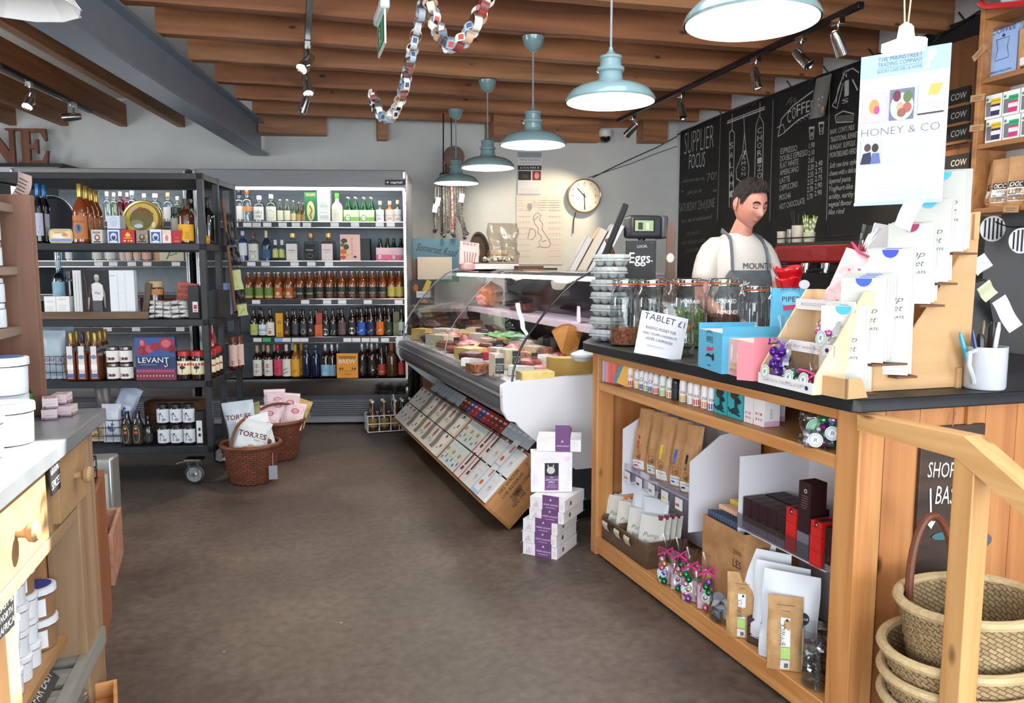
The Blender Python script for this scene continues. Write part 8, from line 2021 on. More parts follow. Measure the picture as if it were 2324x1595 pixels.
o=inst('nougat_bag','clear bag of pink nougat speckled with berries on the stand top','bag',RF.w(w*.55,.15,.222),pack_parts(.085,.17,.05,'#d8a8a8',[('o',-18,70,22,26,2,'#a8a4b4'),('c',22,40,5,6,'#9c2438'),('c',14,84,5,4,'#a83048'),('c',30,110,4,6,'#8c2034'),('c',24,140,5,4,'#a83048'),('c',34,76,3,6,'#9c2438'),('c',-4,130,4,4,'#b84860'),('c',4,20,5,4,'#a83048')],'pouch',mat=SPECK('#d8a4a4','#ecdcdc',12,.2,.4,.6),seed=170),0,None,(math.radians(-14),math.radians(16),RF.a+.5))
g=G();g.grid(lambda u,v:((u-.5)*(.02+.035*v),.005*math.sin(u*10),.165+v*.08),10,6,CELLO);g.obj('gathered_top',o);g=G();g.tube([(-.03,-.008,.185),(0,-.012,.165),(.03,-.008,.16)],.009,P('#c02c64',.3),6,flat=.4);g.obj('ribbon',o)
for k,(u,v,rz)in enumerate(((2000,560,.3),(2030,562,.35))):
 p=Dp(u-58,590,2.36+.04*k)
 inst('book',f'white {("chequered", "plain")[k]} edged cookbook standing behind the chocolate packets','book',(p.x,p.y,ZW+.0015),carton_parts(.10,.02,Dp(u,505+4*k,2.3).z-ZW,'#e0e0e4',[('r',14,290,50,310,'#2a2a2e')]+[('l',[(-40,260+9*i),(40,260+9*i)],1.5,'#8a8a90')for i in range(6)]+[('r',-48+8*i,240,-44+8*i,250,'#1c1c20')for i in range(12)]),-YAW,None,(0,math.radians(12),-YAW-rz))
# plywood tower of packets
TWM=WOOD('#b88f60','#c8a072','X',.4,.5)
t=thing('packet_tower','stepped plywood display tower full of grey chocolate packets','display stand',(0,0,ZW+.0015))
def tp(u,v):q=Yp(u,v,1.725);return(q.x,q.z-ZW-.0015)
pts=[tp(*q)for q in((1925,905),(1945,870),(2000,815),(2062,762),(2112,690),(2186,572),(2203,482),(2226,480))]+[(tp(2195,880)[0],0)]
pts[0]=(pts[0][0],0)
for y in(1.725,1.86):
 g=G();g.prism(pts,y,y+.006,TWM);g.obj('side_board',t)
g=G();g.box(pts[-1][0]-.006,pts[-1][0],1.731,1.86,0,.46,TWM);g.obj('back_board',t)
a_,b_=Zp(1860,896,ZW),Zp(1921,908,ZW)
LF=Fr((a_.x,a_.y,0),math.degrees(math.atan2((b_-a_).y,(b_-a_).x)))
g=G();lw=(b_-a_).length;mm_=LF.m;g.box(0,lw,0,.005,0,.052,TWM,mm_);g.prism([(0,0),(.0,.052),(.05,.052),(.075,0)],lw-.006,lw,TWM,mm_,axis='X');g.obj('front_lip',t)
for(u,v)in((2172,862),(2212,515)):
 x,z=tp(u,v);g=G();g.box(x-.009,x+.009,1.717,1.725,z-.035,z+.035,TWM);g.obj('locking_tab',t)
GREYP='#b2b0a8'
def pst(h,dot):return[('t','Pump',0,.58*h,15,64,{'sh':.35,'off':-.014},'#232328'),('t','Street',2,.58*h-22,15,60,{'sh':.35,'off':-.014},'#232328'),('t','CHOCOLATE',4,.58*h-40,6,64,{},'#4a4a50'),('r',-30,12,36,28,'#e2e2e4'),('p',[(18*math.cos(PI+PI*i/10),h-2+20*math.sin(PI+PI*i/10))for i in range(11)],dot)]
ROW=[((1958,892),(1862,700),3,'#3a9cc0','pale blue','front'),((2004,824),(1892,634),5,'#2c4cb0','royal blue','second'),((2060,852),(1984,568),2,'#2c3ca8','deep blue','third'),((2112,690),(2030,506),3,'#8a1c4c','plum','fourth'),((2152,640),(2080,450),2,'#4aa8d0','sky blue','fifth'),((2186,571),(2104,384),3,'#4aa8d0','light blue','rearmost')]
for(br,tl,n_,dot,dn,rn)in ROW:
 P0=Yp(*br,1.69);P1=Yp(*tl,1.69);hh=(P1 .z-P0 .z)*1.02
 yaw_=math.radians(-38);wd=.112
 dirw=Vector((math.cos(yaw_),math.sin(yaw_),0))
 for k in range(n_):
  c=P0-dirw*wd*.5+Vector((.016*k,.006*k,.004*k))
  if k==0:g=G();lx=c-Vector((0,0,ZW+.0015));g.box(lx.x+.01,lx.x+wd*.4+.016*n_,1.69,1.725,lx.z-.008,lx.z-.002,P('#6a4428',.6));g.obj('ledge',t)
  inst('chocolate_packet',f'grey packet with {dn} dot, {ORD[k]} in the {rn} row of the tower','chocolate packet',c,pack_parts(wd,hh,.013,GREYP,pst(100*hh/wd,dot),'pouch',seed=180+k,wr=.5),0,'grey packets in the plywood tower',(math.radians(-5),0,yaw_))
p=Dp(2072,470,2.0);g=G();g.grid(lambda u,v:((u-.5)*.045,.012*math.sin(v*4),(v-.5)*.12),6,8,P('#b4ccdf',.6),RY(24));o=tag(g.obj('paper_tag',None),'pale blue folded paper tag above the chocolate packets','tag');o.location=p;o.rotation_euler=(0,0,-YAW)
p=Zp(2262,888,ZW);r,h=48*1.93/F_PX,107*1.93/F_PX;L=Vector((p.x+.01,p.y+.05,ZW+.0015));MW=P('#bcbec4',.22)
t=thing('pen_mug','large white enamel mug full of pens by the plywood tower','mug',L)
g=G();g.lathe([(0,0),(r*.94,0),(r,.006),(r,h),(r*.95,h),(r*.93,.01),(0,.008)],MW,36,close=False);g.obj('mug_wall',t)
g=G();g.tube([Vector((-r*.96,-.012,h*.92)),Vector((-r*1.5,-.02,h*.88)),Vector((-r*1.55,-.022,h*.6)),Vector((-r*1.15,-.018,h*.3)),Vector((-r*.96,-.012,h*.16))],.007,MW,8);g.obj('handle',t)
for k,(dx,dy,lx,ln,col,rad)in enumerate(((-.02,-.01,-.04,.10,'#2a3c6c',.005),(.0,-.015,.02,.13,'#d8d8da',.006),(.018,.0,.0,.13,'#1c1c20',.011),(-.01,.02,.015,.135,'#5a5030',.006),(-.03,.01,-.05,.09,'#3c9cb8',.006),(.01,.02,.02,.09,'#b83c34',.006),(-.015,.0,-.01,.085,'#17171a',.012))):
 g=G();g.tube([(dx,dy,.02),(dx+lx,dy,h*.75+ln*.6),(dx+lx*1.1,dy,h*.8+ln*.7)],[rad,rad,rad*.5],P(col,.3),8);o=tag(g.obj('pen',None),f'{["navy", "white ridged", "thick black", "olive", "turquoise", "red", "stubby black"][k]} pen standing in the white mug','pen','pens in the mug');o.location=L
p=Yp(2250,640,2.05);g=G();g.box(-.09,.07,0,.03,0,.29,BLACK);t=thing('till_screen','black back of a till screen with paper notes stuck on it','screen',(p.x-.02,2.05,ZW+.002),-.3,None,(0,math.radians(-14),-.3));g.obj('screen_back',t,.006)
for u,v,rt,lb,col in((2225,600,.9,'white torn note on the till screen top','#cfd2dc'),(2240,660,-.7,'yellowish curled note on the till screen','#c4c4a4'),(2285,712,-.6,'long white receipt hanging off the till screen','#dcdce2'),(2180,525,.0,'olive sticky note on the grey partition','#8a8668')):
 p=Yp(u,v,1.98 if u!=2180 else 2.0);g=G();hh=.12 if u==2285 else.055;g.grid(lambda a,b_:((a-.5)*.05,.006*math.sin(b_*5),(b_-.5)*hh),5,8,P(col,.7),RY(math.degrees(rt)));o=tag(g.obj('paper_note',None),lb,'note');o.location=p;o.rotation_euler=(0,0,-YAW)
# hanging poster
P1_,P2_=Dp(1955,130,2.18),Dp(2160,97,2.035)
PO=Fr((P1_.x,P1_.y,0),math.degrees(math.atan2(P2_.y-P1_.y,P2_.x-P1_.x)))
w=math.hypot(P2_.x-P1_.x,P2_.y-P1_.y);zt_=(P1_.z+P2_.z)/2;zb_=PO.y(1943,468,0).z;h=zt_-zb_
t=thing('hanging_poster','white and blue event poster hanging on a clip from the ceiling','poster',(P1_.x,P1_.y,0),PO.a)
g=G();g.box(0,w,0,.003,zb_,zt_,P('#c6cad4',.6));g.obj('sheet',t)
X=lambda f:f*w
def Yz(f):return zt_-f*h
BL='#a4c0dc'
its=[('r',0,Yz(.15),w,zt_,BL),('t','THE MAINSTREET',X(.45),Yz(.052),.011,X(.5),{},'#4a6484'),('t','TRADING COMPANY',X(.45),Yz(.085),.011,X(.5),{},'#4a6484'),('l',[(X(.2),Yz(.095)),(X(.7),Yz(.095))],.001,'#4a6484'),('t','BOOKS CAFE DELI & HOME',X(.45),Yz(.125),.009,X(.5),{},'#5a7494'),('c',X(.80),Yz(.045),.012,.013,'#e8eef6'),('l',[(X(.77),Yz(.14)),(X(.76),Yz(.09)),(X(.80),Yz(.055))],.006,'#e8eef6'),('l',[(X(.72),Yz(.08)),(X(.82),Yz(.085))],.004,'#e8eef6'),('l',[(X(.76),Yz(.1)),(X(.73),Yz(.145))],.005,'#e8eef6')]
its+=[('l',[(X(.06),Yz(.19+.02*i)),(X(.92-.05*(i==2)),Yz(.19+.02*i))],.0012,'#b8bcc8')for i in range(3)]
its+=[('r',X(.05),Yz(.445),X(.33),Yz(.245),'#d8b4b8'),('c',X(.19),Yz(.35),X(.125),.038,'#ece8ea'),('c',X(.18),Yz(.34),X(.06),.02,'#c8905c'),('c',X(.215),Yz(.365),X(.035),.012,'#c84c80'),('r',X(.36),Yz(.445),X(.635),Yz(.245),'#6a7088'),('c',X(.5),Yz(.36),X(.13),.037,'#d8d4cc'),('c',X(.44),Yz(.29),X(.045),.015,'#6a2c44'),('c',X(.56),Yz(.30),X(.05),.016,'#5c7048'),('c',X(.48),Yz(.36),X(.04),.013,'#c89c84'),('c',X(.56),Yz(.37),X(.05),.014,'#a85c54'),('c',X(.5),Yz(.4),X(.05),.012,'#8a5c50'),('r',X(.68),Yz(.42),X(.96),Yz(.235),'#e8ccd4'),('p',[(X(.78),Yz(.31)),(X(.9),Yz(.31)),(X(.94),Yz(.24)),(X(.81),Yz(.24))],'#e0b060'),('l',[(X(.7),Yz(.36)),(X(.94),Yz(.36))],.001,'#d88c9c'),('l',[(X(.68),Yz(.425)),(X(.96),Yz(.42))],.004,'#3a2c34'),('t','HONEY & CO',X(.49),Yz(.535),.021,X(.88),{'off':-.022},'#5a5860')]
its+=[('r',X(.05),Yz(.72),X(.29),Yz(.56),'#b8bccc'),('c',X(.13),Yz(.61),.009,.011,'#4a3a3a'),('c',X(.22),Yz(.615),.009,.012,'#3a2a28'),('p',[(X(.05),Yz(.72)),(X(.08),Yz(.65)),(X(.17),Yz(.64)),(X(.19),Yz(.72))],'#262c48'),('p',[(X(.17),Yz(.72)),(X(.19),Yz(.65)),(X(.27),Yz(.65)),(X(.29),Yz(.72))],'#5a6aa0')]
its+=[('l',[(X(.33),Yz(.57+.018*i)),(X(.95-.1*((i*3)%4==0)),Yz(.57+.018*i))],.0011,'#c0c4d0')for i in range(9)]+[('l',[(X(.2),Yz(.76+.025*i)),(X(.85-.12*(i%3)),Yz(.76+.025*i))],.001,'#ccd0da')for i in range(8)]+[('r',0,zb_,w,zb_+.008,'#b4cce0')]
g=G();g.deco(its,1,warp=lambda x,y,e:(x,-.0004-e*.3,y));g.obj('poster_print',t)
cu,cv_=PO.y(2050,97,0),PO.y(2050,70,0)
g=G();CLP=P('#dcdad6',.35);g.prism([(X(.25),zt_+.004),(X(.72),zt_+.004),(X(.72),zt_+.022),(X(.58),zt_+.03),(X(.56),zt_+.062),(X(.5),zt_+.07),(X(.44),zt_+.062),(X(.42),zt_+.03),(X(.25),zt_+.022)],-.008,.01,CLP);g.box(X(.25),X(.72),-.006,.008,zt_-.012,zt_+.004,CLP);g.obj('clip',t,.003)
g=G()
for dx in(-.012,.012):g.tube([(X(.5)+dx*.3,0,zt_+.06),(X(.5)+dx,0,zt_+.2),(X(.5)+dx,0,2.93)],.0022,P('#c8b89c',.9),6)
g.obj('string_pair',t)
# wall shelf with coffee and cups
q=Dp(2208,300,3.3)
SF=Fr((q.x,q.y,0),-90)
g=G();GW=P('#57585c',.8);g.box(q.x+.17,q.x+.27,.4,q.y+.06,0,SF.y(2215,470,0).z,GW);g.box(q.x+.17,q.x+.27,.4,q.y+.06,SF.y(2215,470,0).z,2.94,P('#c8cacc',.8));struct(g,'partition_wall')
SHW=WOOD('#86562e','#b07a48','X',.7,.55,.08)
zs=[SF.y(2215,v,.0).z for v in(473,328,182,40)]
t=thing('wall_shelf','pine wall shelf unit of coffee bags, cups and books','shelf',SF.w(0,0,0),SF.a)
g=G();g.box(0,.022,0,.165,zs[0]-.03,zs[3]+.05,SHW);g.obj('upright',t,.002)
for z in zs:
 g=G();g.box(.022,1.2,0.003,.165,z-.022,z,SHW);g.obj('shelf_board',t,.002)
def sfbox(u0,u1,v0,v1,c,z,d,col,its,lb,nm='carton',cat='box',side=None,parts=None):
 a,b_=SF.y(u0,v1,c),SF.y(u1,v1,c);h=SF.y((u0+u1)/2,v0,c).z-SF.y((u0+u1)/2,v1,c).z
 return inst(nm,lb,cat,SF.w((a.x+b_.x)/2,c,z+.0015),parts or carton_parts(b_.x-a.x,d,h,col,its,side),SF.a)
COF=[('t','THE PHILOSOPHY OF',0,146,7,84,{},'#33486c'),('t','COFFEE',0,130,13,84,{},'#22345c'),('p',[(-20,110),(22,112),(16,84),(-16,82)],'#8ea8d4'),('l',[(-22,112),(22,112),(16,84),(24,52),(-24,50),(-16,82),(-22,112)],2,'#3a4c74'),('c',2,120,5,5,'#22304c'),('t','BRIAN WILLIAMS',0,14,6,70,{},'#33486c')]
sfbox(2240,2305,58,165,.05,zs[2],.02,'#93add8',COF,'blue philosophy of coffee book, front copy on the wall shelf','book','book')
sfbox(2232,2296,62,168,.08,zs[2],.02,'#93add8',COF,'blue coffee book copy standing behind on the wall shelf','book','book')
sfbox(2309,2360,55,150,.04,zs[2],.06,KRAFT,[('o',0,90,20,20,3,'#6a4a30'),('r',-40,20,40,50,'#dcd8d0'),('r',-36,6,30,14,'#1c1a18')],'brown kraft coffee bag on the top wall shelf','coffee_bag','coffee bag')
for lv,(v0,v1)in enumerate(((262,312),(198,248))):
 for k,(u0,u1,lid,bd,cn_)in enumerate(((2236,2272,'#d8b41c','#26244c','yellow and navy'),(2275,2312,'#1c9c64','#c8286c','green and magenta'),(2315,2352,'#8a8c90','#3c3e44','grey'))):
  a,b_=SF.y(u0,v1,.03),SF.y(u1,v1,.03);hb=.098
  o=inst('cup_box',f'white boxed reusable cup in {cn_}, {("lower", "upper")[lv]} row on the wall shelf','cup box',SF.w((a.x+b_.x)/2,.03,zs[1]+.0015+lv*(hb+.002)),carton_parts(b_.x-a.x,.09,hb,'#dfe0e0',[('r',-44,14,-12,90,'#6c6e70'),('p',[(-12,14),(-12,90),(-4,104),(40,104),(44,90),(40,14)],bd),('r',-14,74,44,104,lid),('r',-14,40,42,62,'#dcd8e0'),('r',-14,90,44,92,'#22222a'),('c',-36,104,7,8,'#3c8a5c')]),SF.a)
OC=[('r',-34,84,34,112,'#191818'),('t','OCC',0,88,20,58,{'sh':.1,'off':.02},'#e6e2dc'),('r',-36,20,36,82,'#dcdad8'),('t','COFFEE',0,66,10,56,{},'#2a2828'),('l',[(-30,54),(30,54)],4,'#4a4848'),('r',-26,38,26,48,'#77726e'),('l',[(-30,28),(30,28)],3,'#6a6866')]
for k,(x,c)in enumerate(((.05,.10),(.11,.06),(.20,.045),(.29,.04))):
 inst('coffee_bag',f'brown coffee bag with black and white label, {ORD[k]} from the shelf upright','coffee bag',SF.w(x,c,zs[0]+.0015),pack_parts(.088,.2,.06,'#a97c50',OC,'pouch',mat=KRAFT,seed=200+k),SF.a+.3,'OCC coffee bags on the wall shelf')
for k,(u,v)in enumerate(((2222,120),(2218,222),(2216,290),(2294,474))):
 q2=SF.y(u,v,-.004);g=G();g.box(-.035,.035,0,.002,-.014,.014,P('#a8845c',.7));g.deco([('l',[(-24,3),(24,3)],3,'#6a4c34'),('l',[(-20,-5),(18,-5)],3,'#6a4c34')],.001)
 t2=thing('price_tag',f'brown card price tag pinned to the wall shelf, {ORD[k]} from its top','tag',SF.w(q2 .x,-.004,q2 .z),SF.a,None,(0,math.radians(-35 if k==0 else 4),SF.a));g.obj('tag_print',t2)
g=G();q2=[SF.y(u,v,-.03)for u,v in((2400,-4),(2300,10),(2240,16),(2224,8),(2230,-6),(2270,-14),(2400,-20))]
g.tube([SF.w(p.x,-.03,p.z)for p in q2],.013,P('#b8141c',.3),8);tag(g.obj('red_hose',None),'loop of red cable lying on the top of the wall shelf','cable')
for k,(u,v)in enumerate(((2253,519),(2318,546))):
 q2=SF.y(u,v,.10);r_=29*camD(SF.w(q2 .x,.1,q2 .z))/F_PX
 t2=thing('paper_round',f'black and white striped paper round on the garland, {("next to the plywood tower", "at the picture side")[k]}','garland',SF.w(q2 .x,.10,q2 .z),-YAW)
 g=G(RX(90));g.lathe([(0,-.001),(r_,-.001),(r_,.001),(0,.001)],P('#dcdcdc',.7),30,close=False);g.obj('disc',t2)
 g=G();g.deco([('r',x-.07,-math.sqrt(1-x*x)*.85,x+.07,math.sqrt(1-x*x)*.85,'#1c1c1e')for x in(-.62,-.3,.02,.34,.64)],r_,TR(0,-.0015,0));g.obj('stripe_print',t2)
g=G();g.tube([SF.w(SF.y(u,v,.11).x,.11,SF.y(u,v,.11).z)for u,v in((2232,478),(2262,505),(2290,515),(2340,516))],.003,BLACK,5);tag(g.obj('garland_string',None),'black string carrying the striped paper rounds','string')
q=Xp(2184,200,3.8);CBF=Fr((3.80,q.y,0),-90)
x0_,x1_=CBF.y(2130,200,0).x,CBF.y(2208,200,0).x;z0_,z1_=CBF.y(2190,385,0).z,CBF.y(2190,88,0).z
t=thing('label_board','tall brown wooden board with black cheese label slates','board',CBF.w(0,0,0),CBF.a)
g=G();g.box(x0_-.3,x1_,0,.03,z0_,z1_,WOOD('#6a4226','#8c5c38','Z',.6));g.obj('backing_board',t,.003)
for k,v in enumerate((230,272,313,380)):
 a,b_=CBF.y(2150,v,-.03),CBF.y(2196,v,-.03);z_=CBF.y(2170,v,-.03).z;g=G();g.box(a.x-.3,b_.x,-.022,-.012,z_-.02,z_+.075,P('#1a1a1c',.6));o=g.obj('label_slate',t)
 g=G();g.deco([('t','COW',(a.x+b_.x)/2+.0,z_+.01,.036,.11,{'sh':.1},'#d8d8d4')],1,warp=lambda x,y,e:(x,-.0225-e,y));g.obj('chalk_lettering',o)
 g=G();g.box(a.x-.3,b_.x,-.04,0,z_-.035,z_-.02,WOOD('#8a5a34','#a87444','X',1));g.obj('ledge',t)
# handrail, sign and straw baskets
HR=WOOD('#c08a50','#dcae76','Z',.7,.4,.1);HRY=WOOD('#c48e54','#deb27a','Y',.7,.4,.1)
t=thing('hand_rail','pine handrail with a square newel post running from the counter','handrail',(0,0,0))
def hx(u,v):q=Xp(u,v,1.405);return(q.y,q.z)
NB,NT=hx(2170,1040),hx(2187,990);g=G();g.prism([hx(1945,976),hx(1945,940),NT,NB],1.405,1.46,HRY,axis='X');g.obj('level_rail',t)
e0,e1=hx(2324,1112),hx(2324,1172);k_=5.;g=G();g.prism([NT,NB,(NB[0]+(e1[0]-NB[0])*k_,NB[1]+(e1[1]-NB[1])*k_),(NT[0]+(e0[0]-NT[0])*k_,NT[1]+(e0[1]-NT[1])*k_)],1.405,1.46,HRY,axis='X');g.obj('sloping_rail',t)
n0=hx(2162,1045);g=G();g.box(1.407,1.458,n0[0]-.055,n0[0],0,NB[1]+.004,HR);g.obj('newel_post',t,.003)
p0,p1=Yp(2073,1280,1.69),Yp(2235,960,1.69)
t=thing('bag_sign','dark wooden shopping basket sign with white chalk arrow','sign',((p0 .x+p1 .x)/2,1.692,0))
w_=p1 .x-p0 .x
g=G();g.box(-w_/2,w_/2,-.006,.006,.35,p1 .z,WOOD('#32241c','#4a372c','X',.8));g.obj('board',t,.002)
SGF=Fr((t.location.x,1.685,0),0)
g=G();g.deco([TP(SGF,0,'SHOPPING',2105,1083,2220,1083,34,'#dcdad4'),TP(SGF,0,'BASKETS',2122,1143,2225,1143,40,'#dcdad4'),LP(SGF,0,[(2111,1108),(2112,1185)],.006,'#dcdad4'),PP(SGF,0,[(2098,1182),(2122,1182),(2112,1200)],'#dcdad4'),CP(SGF,0,2140,1215,26,9,'#3c6a70'),CP(SGF,0,2235,1225,14,14,'#5a5c64')],1,warp=lambda x,y,e:(x,-.0072-e,y));g.obj('chalk_lettering',t)
g=G();g.tube([(-.01,-.008,p1 .z),(-.004,-.01,p1 .z+.04)],.002,P('#b86a6c',.8),5);g.obj('hanging_string',t)
STRAW=WEAVE('#a88c62','#c4aa80','#7a6242',44,12,.8,.6)
STR=WOOD('#b89c70','#cdb68c','X',3,.8)
for k,(z,dx,r0,r1,lb)in enumerate(((0,0.0,.12,.207,'bottom'),(.062,0,.12,.207,'second'),(.124,.0,.12,.207,'third'),(.25,.02,.13,.185,'topmost'))):
 wicker_basket(f'woven straw shopping basket, {lb} of the nested pile under the handrail',Vector((1.60+dx,1.44+.004*k,z)),r0,r1,.25 if k<3 else.24,STRAW,STR,None,1.0,.78,'straw_basket')
LTH=P('#6a3820',.5)
g=G();g.tube([(1.585+.075*math.cos(PI*i/20),1.54+.015*math.sin(PI*i/20),.47+.21*math.sin(PI*i/20))for i in range(21)],.010,LTH,8);tag(g.obj('basket_handle_loop',None),'brown leather handle standing up from the topmost straw basket','handle')
g=G();g.prism([(-.02,-.05),(.02,-.05),(.028,.03),(.012,.055),(-.012,.055),(-.028,.03)],0,.006,LTH);o=tag(g.obj('leather_patch',None),'brown stitched leather patch on the inside of the topmost straw basket','patch');o.location=(1.72,1.555,.44)
g=G();g.box(-.02,.02,0,.002,-.1,0,P('#5a5250',.6));t2=thing('swing_tag','grey brown swing tag hanging inside the topmost straw basket','tag',(1.555,1.46,.48));g.obj('tag_card',t2)
# old pine table with a zinc top
TB=Fr((-.595,0,0),90)
TP_=WOOD('#8a6e52','#a88a6a','X',.8,.6,.06);TPZ=WOOD('#866a4e','#a48666','Z',.8,.6,.06)
ZINC=SPECK('#8d939a','#a4a9ae',7,.3,.3,.7,.02,.55)
t=thing('display_table','old pine table with zinc top, drawers and a slatted foot shelf','table',TB.w(0,0,0),TB.a)
g=G();g.box(.4,2.71,-.025,.75,.828,.87,ZINC);g.obj('table_top',t,.004)
for x in(2.42,.5):
 for y in(0,.6):
  g=G();g.box(x,x+.2,y,y+.09,0,.828,TPZ);g.obj('leg',t,.003)
g=G();g.box(2.19,2.60,.015,.04,.60,.828,TP_);g.box(.7,2.60,.004,.04,.6,.632,TP_);g.box(.7,2.6,.60,.64,.62,.828,TP_);g.obj('apron_rail',t,.002)
for a,b_ in((2.225,2.50),(1.62,2.12),(1.05,1.55)):
 g=G();g.box(a,b_,-.004,.3,.645,.815,SPECK('#98764f','#b08e66',9,.6,.3,.7,.05));o=g.obj('drawer',t,.003)
 g=G();g.lathe([(.01,0),(.012,.018),(.022,.026),(.024,.036),(.018,.044),(0,.046)],WOOD('#9a7a54','#b4946c','Z',2),18,TR((a+b_)/2+.02,-.004,.735)@RX(90));g.obj('knob',o)
g=G();g.box(.7,2.42,.09,.62,.55,.57,WOOD('#a07850','#c09a70','X',.9));g.obj('shelf',t,.002)
g=G();g.box(.7,2.44,.05,.62,.235,.26,WOOD('#9c7248','#bc9266','X',.9));g.obj('shelf',t,.002)
g=G();g.box(2.40,2.415,.09,.62,.26,.55,WOOD('#9c6c40','#b88a5c','Z',.8));g.obj('inner_end',t)
g=G();g.box(1.86,1.93,.02,.045,.02,.60,WOOD('#b48c5c','#d0a878','Z',.8));g.obj('divider',t,.002)
GRY=WOOD('#7c7a76','#96948e','Y',1,.7)
g=G();g.box(.7,2.6,-.01,.02,.14,.19,WOOD('#7c7a76','#96948e','X',1,.7))
for k in range(15):g.box(2.50-k*.12,2.59-k*.12,.02,.6,.165,.185,GRY)
g.obj('foot_shelf_slats',t)
def slate(x,c,z,w,h,lines,lb,tilt=-.1,roll=0.):
 t2=thing('slate_label',lb,'label',TB.w(x,c,z),0,None,(tilt,roll,TB.a));g=G();g.box(-w/2,w/2,0,.003,0,h,P('#1b1b1e',.6));g.obj('card',t2)
 g=G();n_=len(lines);g.deco([('t',s,0,100*h/w*(1-(i+.85)/(n_+.25)),100*h/w/(n_+.8)*.72,min(88,15*len(s)),{'sh':.1,'a':3},CK)for i,s in enumerate(lines)],w/100);g.obj('chalk_lettering',t2)
slate(2.18,-.01,.745,.085,.085,['GROUND','SPICES'],'black chalk label reading ground spices between the drawers',0)
slate(1.84,.012,.53,.10,.10,['MIDDLE','EAST &','NORTH','AFRICA'],'black chalk label reading middle east and north africa on the pine divider',0,.1)
slate(2.20,.04,.195,.17,.10,['CARIBBEAN','FAR EAST'],'black chalk label reading caribbean far east lying on the slatted shelf',-.75)
slate(1.93,.01,.195,.09,.06,['DROPS'],'small black chalk label reading drops at the foot of the pine divider',-.3)
TUBW=P('#dde2e9',.4);LIDB=P('#d6dfee',.4);LIDW=P('#e4e6ea',.4);TAN=P('#8c6a4e',.4)
def tub(x,c,z,r,h,lb,glass=TUBW,cap=LIDW,top='#5c78b4',grp=None,shp='tub',lab='#e6e8ec'):
 key=('tub',r,h,id(glass),id(cap),top,shp)
 if key not in _parts:
  ps=list(bottle_parts(shp,r,h,glass,cap,(.12,.68,lab,60),(('l',[(-.4,.7*h/r*.5),(.4,.7*h/r*.5)],.05,'#9aa4b8'),('l',[(-.3,.4*h/r*.5),(.3,.4*h/r*.5)],.05,'#b4bac8'))))
  if top:g=G();g.lathe([(0,h+.0012),(r*.82,h+.0012)],P(top,.4),20,close=False);ps.append(('lid_print',g.mesh()))
  g=G();g.lathe([(r*.99,h*.755),(r*1.0,h*.785)],P('#2c2c30',.5),20,close=False);ps.append(('seal_band',g.mesh()))
  _parts[key]=ps
 p=TB.w(x,c,z+.0015)
 return inst('spice_tub' if shp=='tub' else 'spice_jar',lb,'tub' if shp=='tub' else 'jar',p,_parts[key],-.3,grp)
for x,c,z,r,h,lb in((2.38,.15,.87,.052,.105,'large white tub with blue lid, under another tub on the zinc top'),(2.36,.14,.977,.054,.10,'large white tub with blue lid resting on another at the table end'),(2.52,.19,.87,.05,.10,'white tub with white rim behind the stacked pair on the zinc top'),(2.22,.10,.87,.06,.105,'broad white sunlit tub in front of the stacked pair'),(2.06,.12,.87,.06,.105,'second broad white sunlit tub along the zinc top'),(2.05,.24,.87,.05,.16,'tall white sunlit tub at the back of the zinc top'),(2.30,.27,.87,.045,.08,'small white tub by the shelf unit foot'),(1.90,.10,.87,.06,.1,'white sunlit tub furthest towards the near table end')):
 tub(x,c,z,r,h,lb)
inst('bottle','dark bottle with green band beside the brown shelf side on the table','bottle',TB.w(2.60,.17,.8715),bottle_parts('beer',.022,.12,P('#2a2420',.08,0,.5),P('#8a8a84',.4),(.2,.6,'#3a7a40',80),(t_('7',.6,.7,.5,'#e4e4e0'),)),0)
BX=[('r',-50,0,50,14,'#8c747c'),('p',[(-50,0),(-20,0),(-36,24)],'#6a545c'),('l',[(-30,30),(30,34)],3,'#a88a92')]
for k,(x,c,z,rz)in enumerate(((2.56,.075,0,.2),(2.60,.04,0,-.1),(2.63,.075,0,.1),(2.57,.075,.032,.25),(2.635,.06,.032,-.05))):
 inst('carton',f'small pink and brown patterned carton at the zinc table end, {ORD[k]} placed, {("lower", "upper")[k > 2]} layer','box',TB.w(x,c,.8715+z),carton_parts(.058,.04,.03,'#cdbcc0',BX,BX,[('r',-40,8,40,60,'#a88c92'),('c',0,34,20,12,'#c8b0b4')]),TB.a+rz,'small patterned cartons on the zinc table')
for k in range(9):
 for j in range(2):
  tub(2.36-k*.082,.14+j*.09,.57,.036,.070,f'cream label jar, upper table shelf, {ORD[k]} from the leg, {("front", "rear")[j]} line',P('#b4a898',.3),P('#2c2a2c',.4),None,'spice jars on the upper table shelf','jar','#dcdcda')
for k in range(5):
 for lv in range(4 if k<4 else 3):
  for j in range(2):
   if k==0 and j==0:continue
   r_,h_=.034,.066
   tub(2.31-k*.073-.03*j,.10+j*.075+.004*(lv%2),.26+lv*(h_+.002),r_,h_,f'white tub, {ORD[k]} stack from the tan tubs, {("bottom", "second", "third", "top")[lv]} level, {("front", "rear")[j]}',TAN if(k,lv)==(1,3)else TUBW,LIDW,'#3c58a8' if(k,lv)==(1,3)else None,'stacked white spice tubs')
for lv in range(2):tub(2.352,.105,.26+lv*.09,.05,.088,f'wide tan spice tub with blue lid top, {("lower", "upper")[lv]} of the pair by the leg',TAN,LIDW,'#3448a0','wide tan tubs by the table leg')
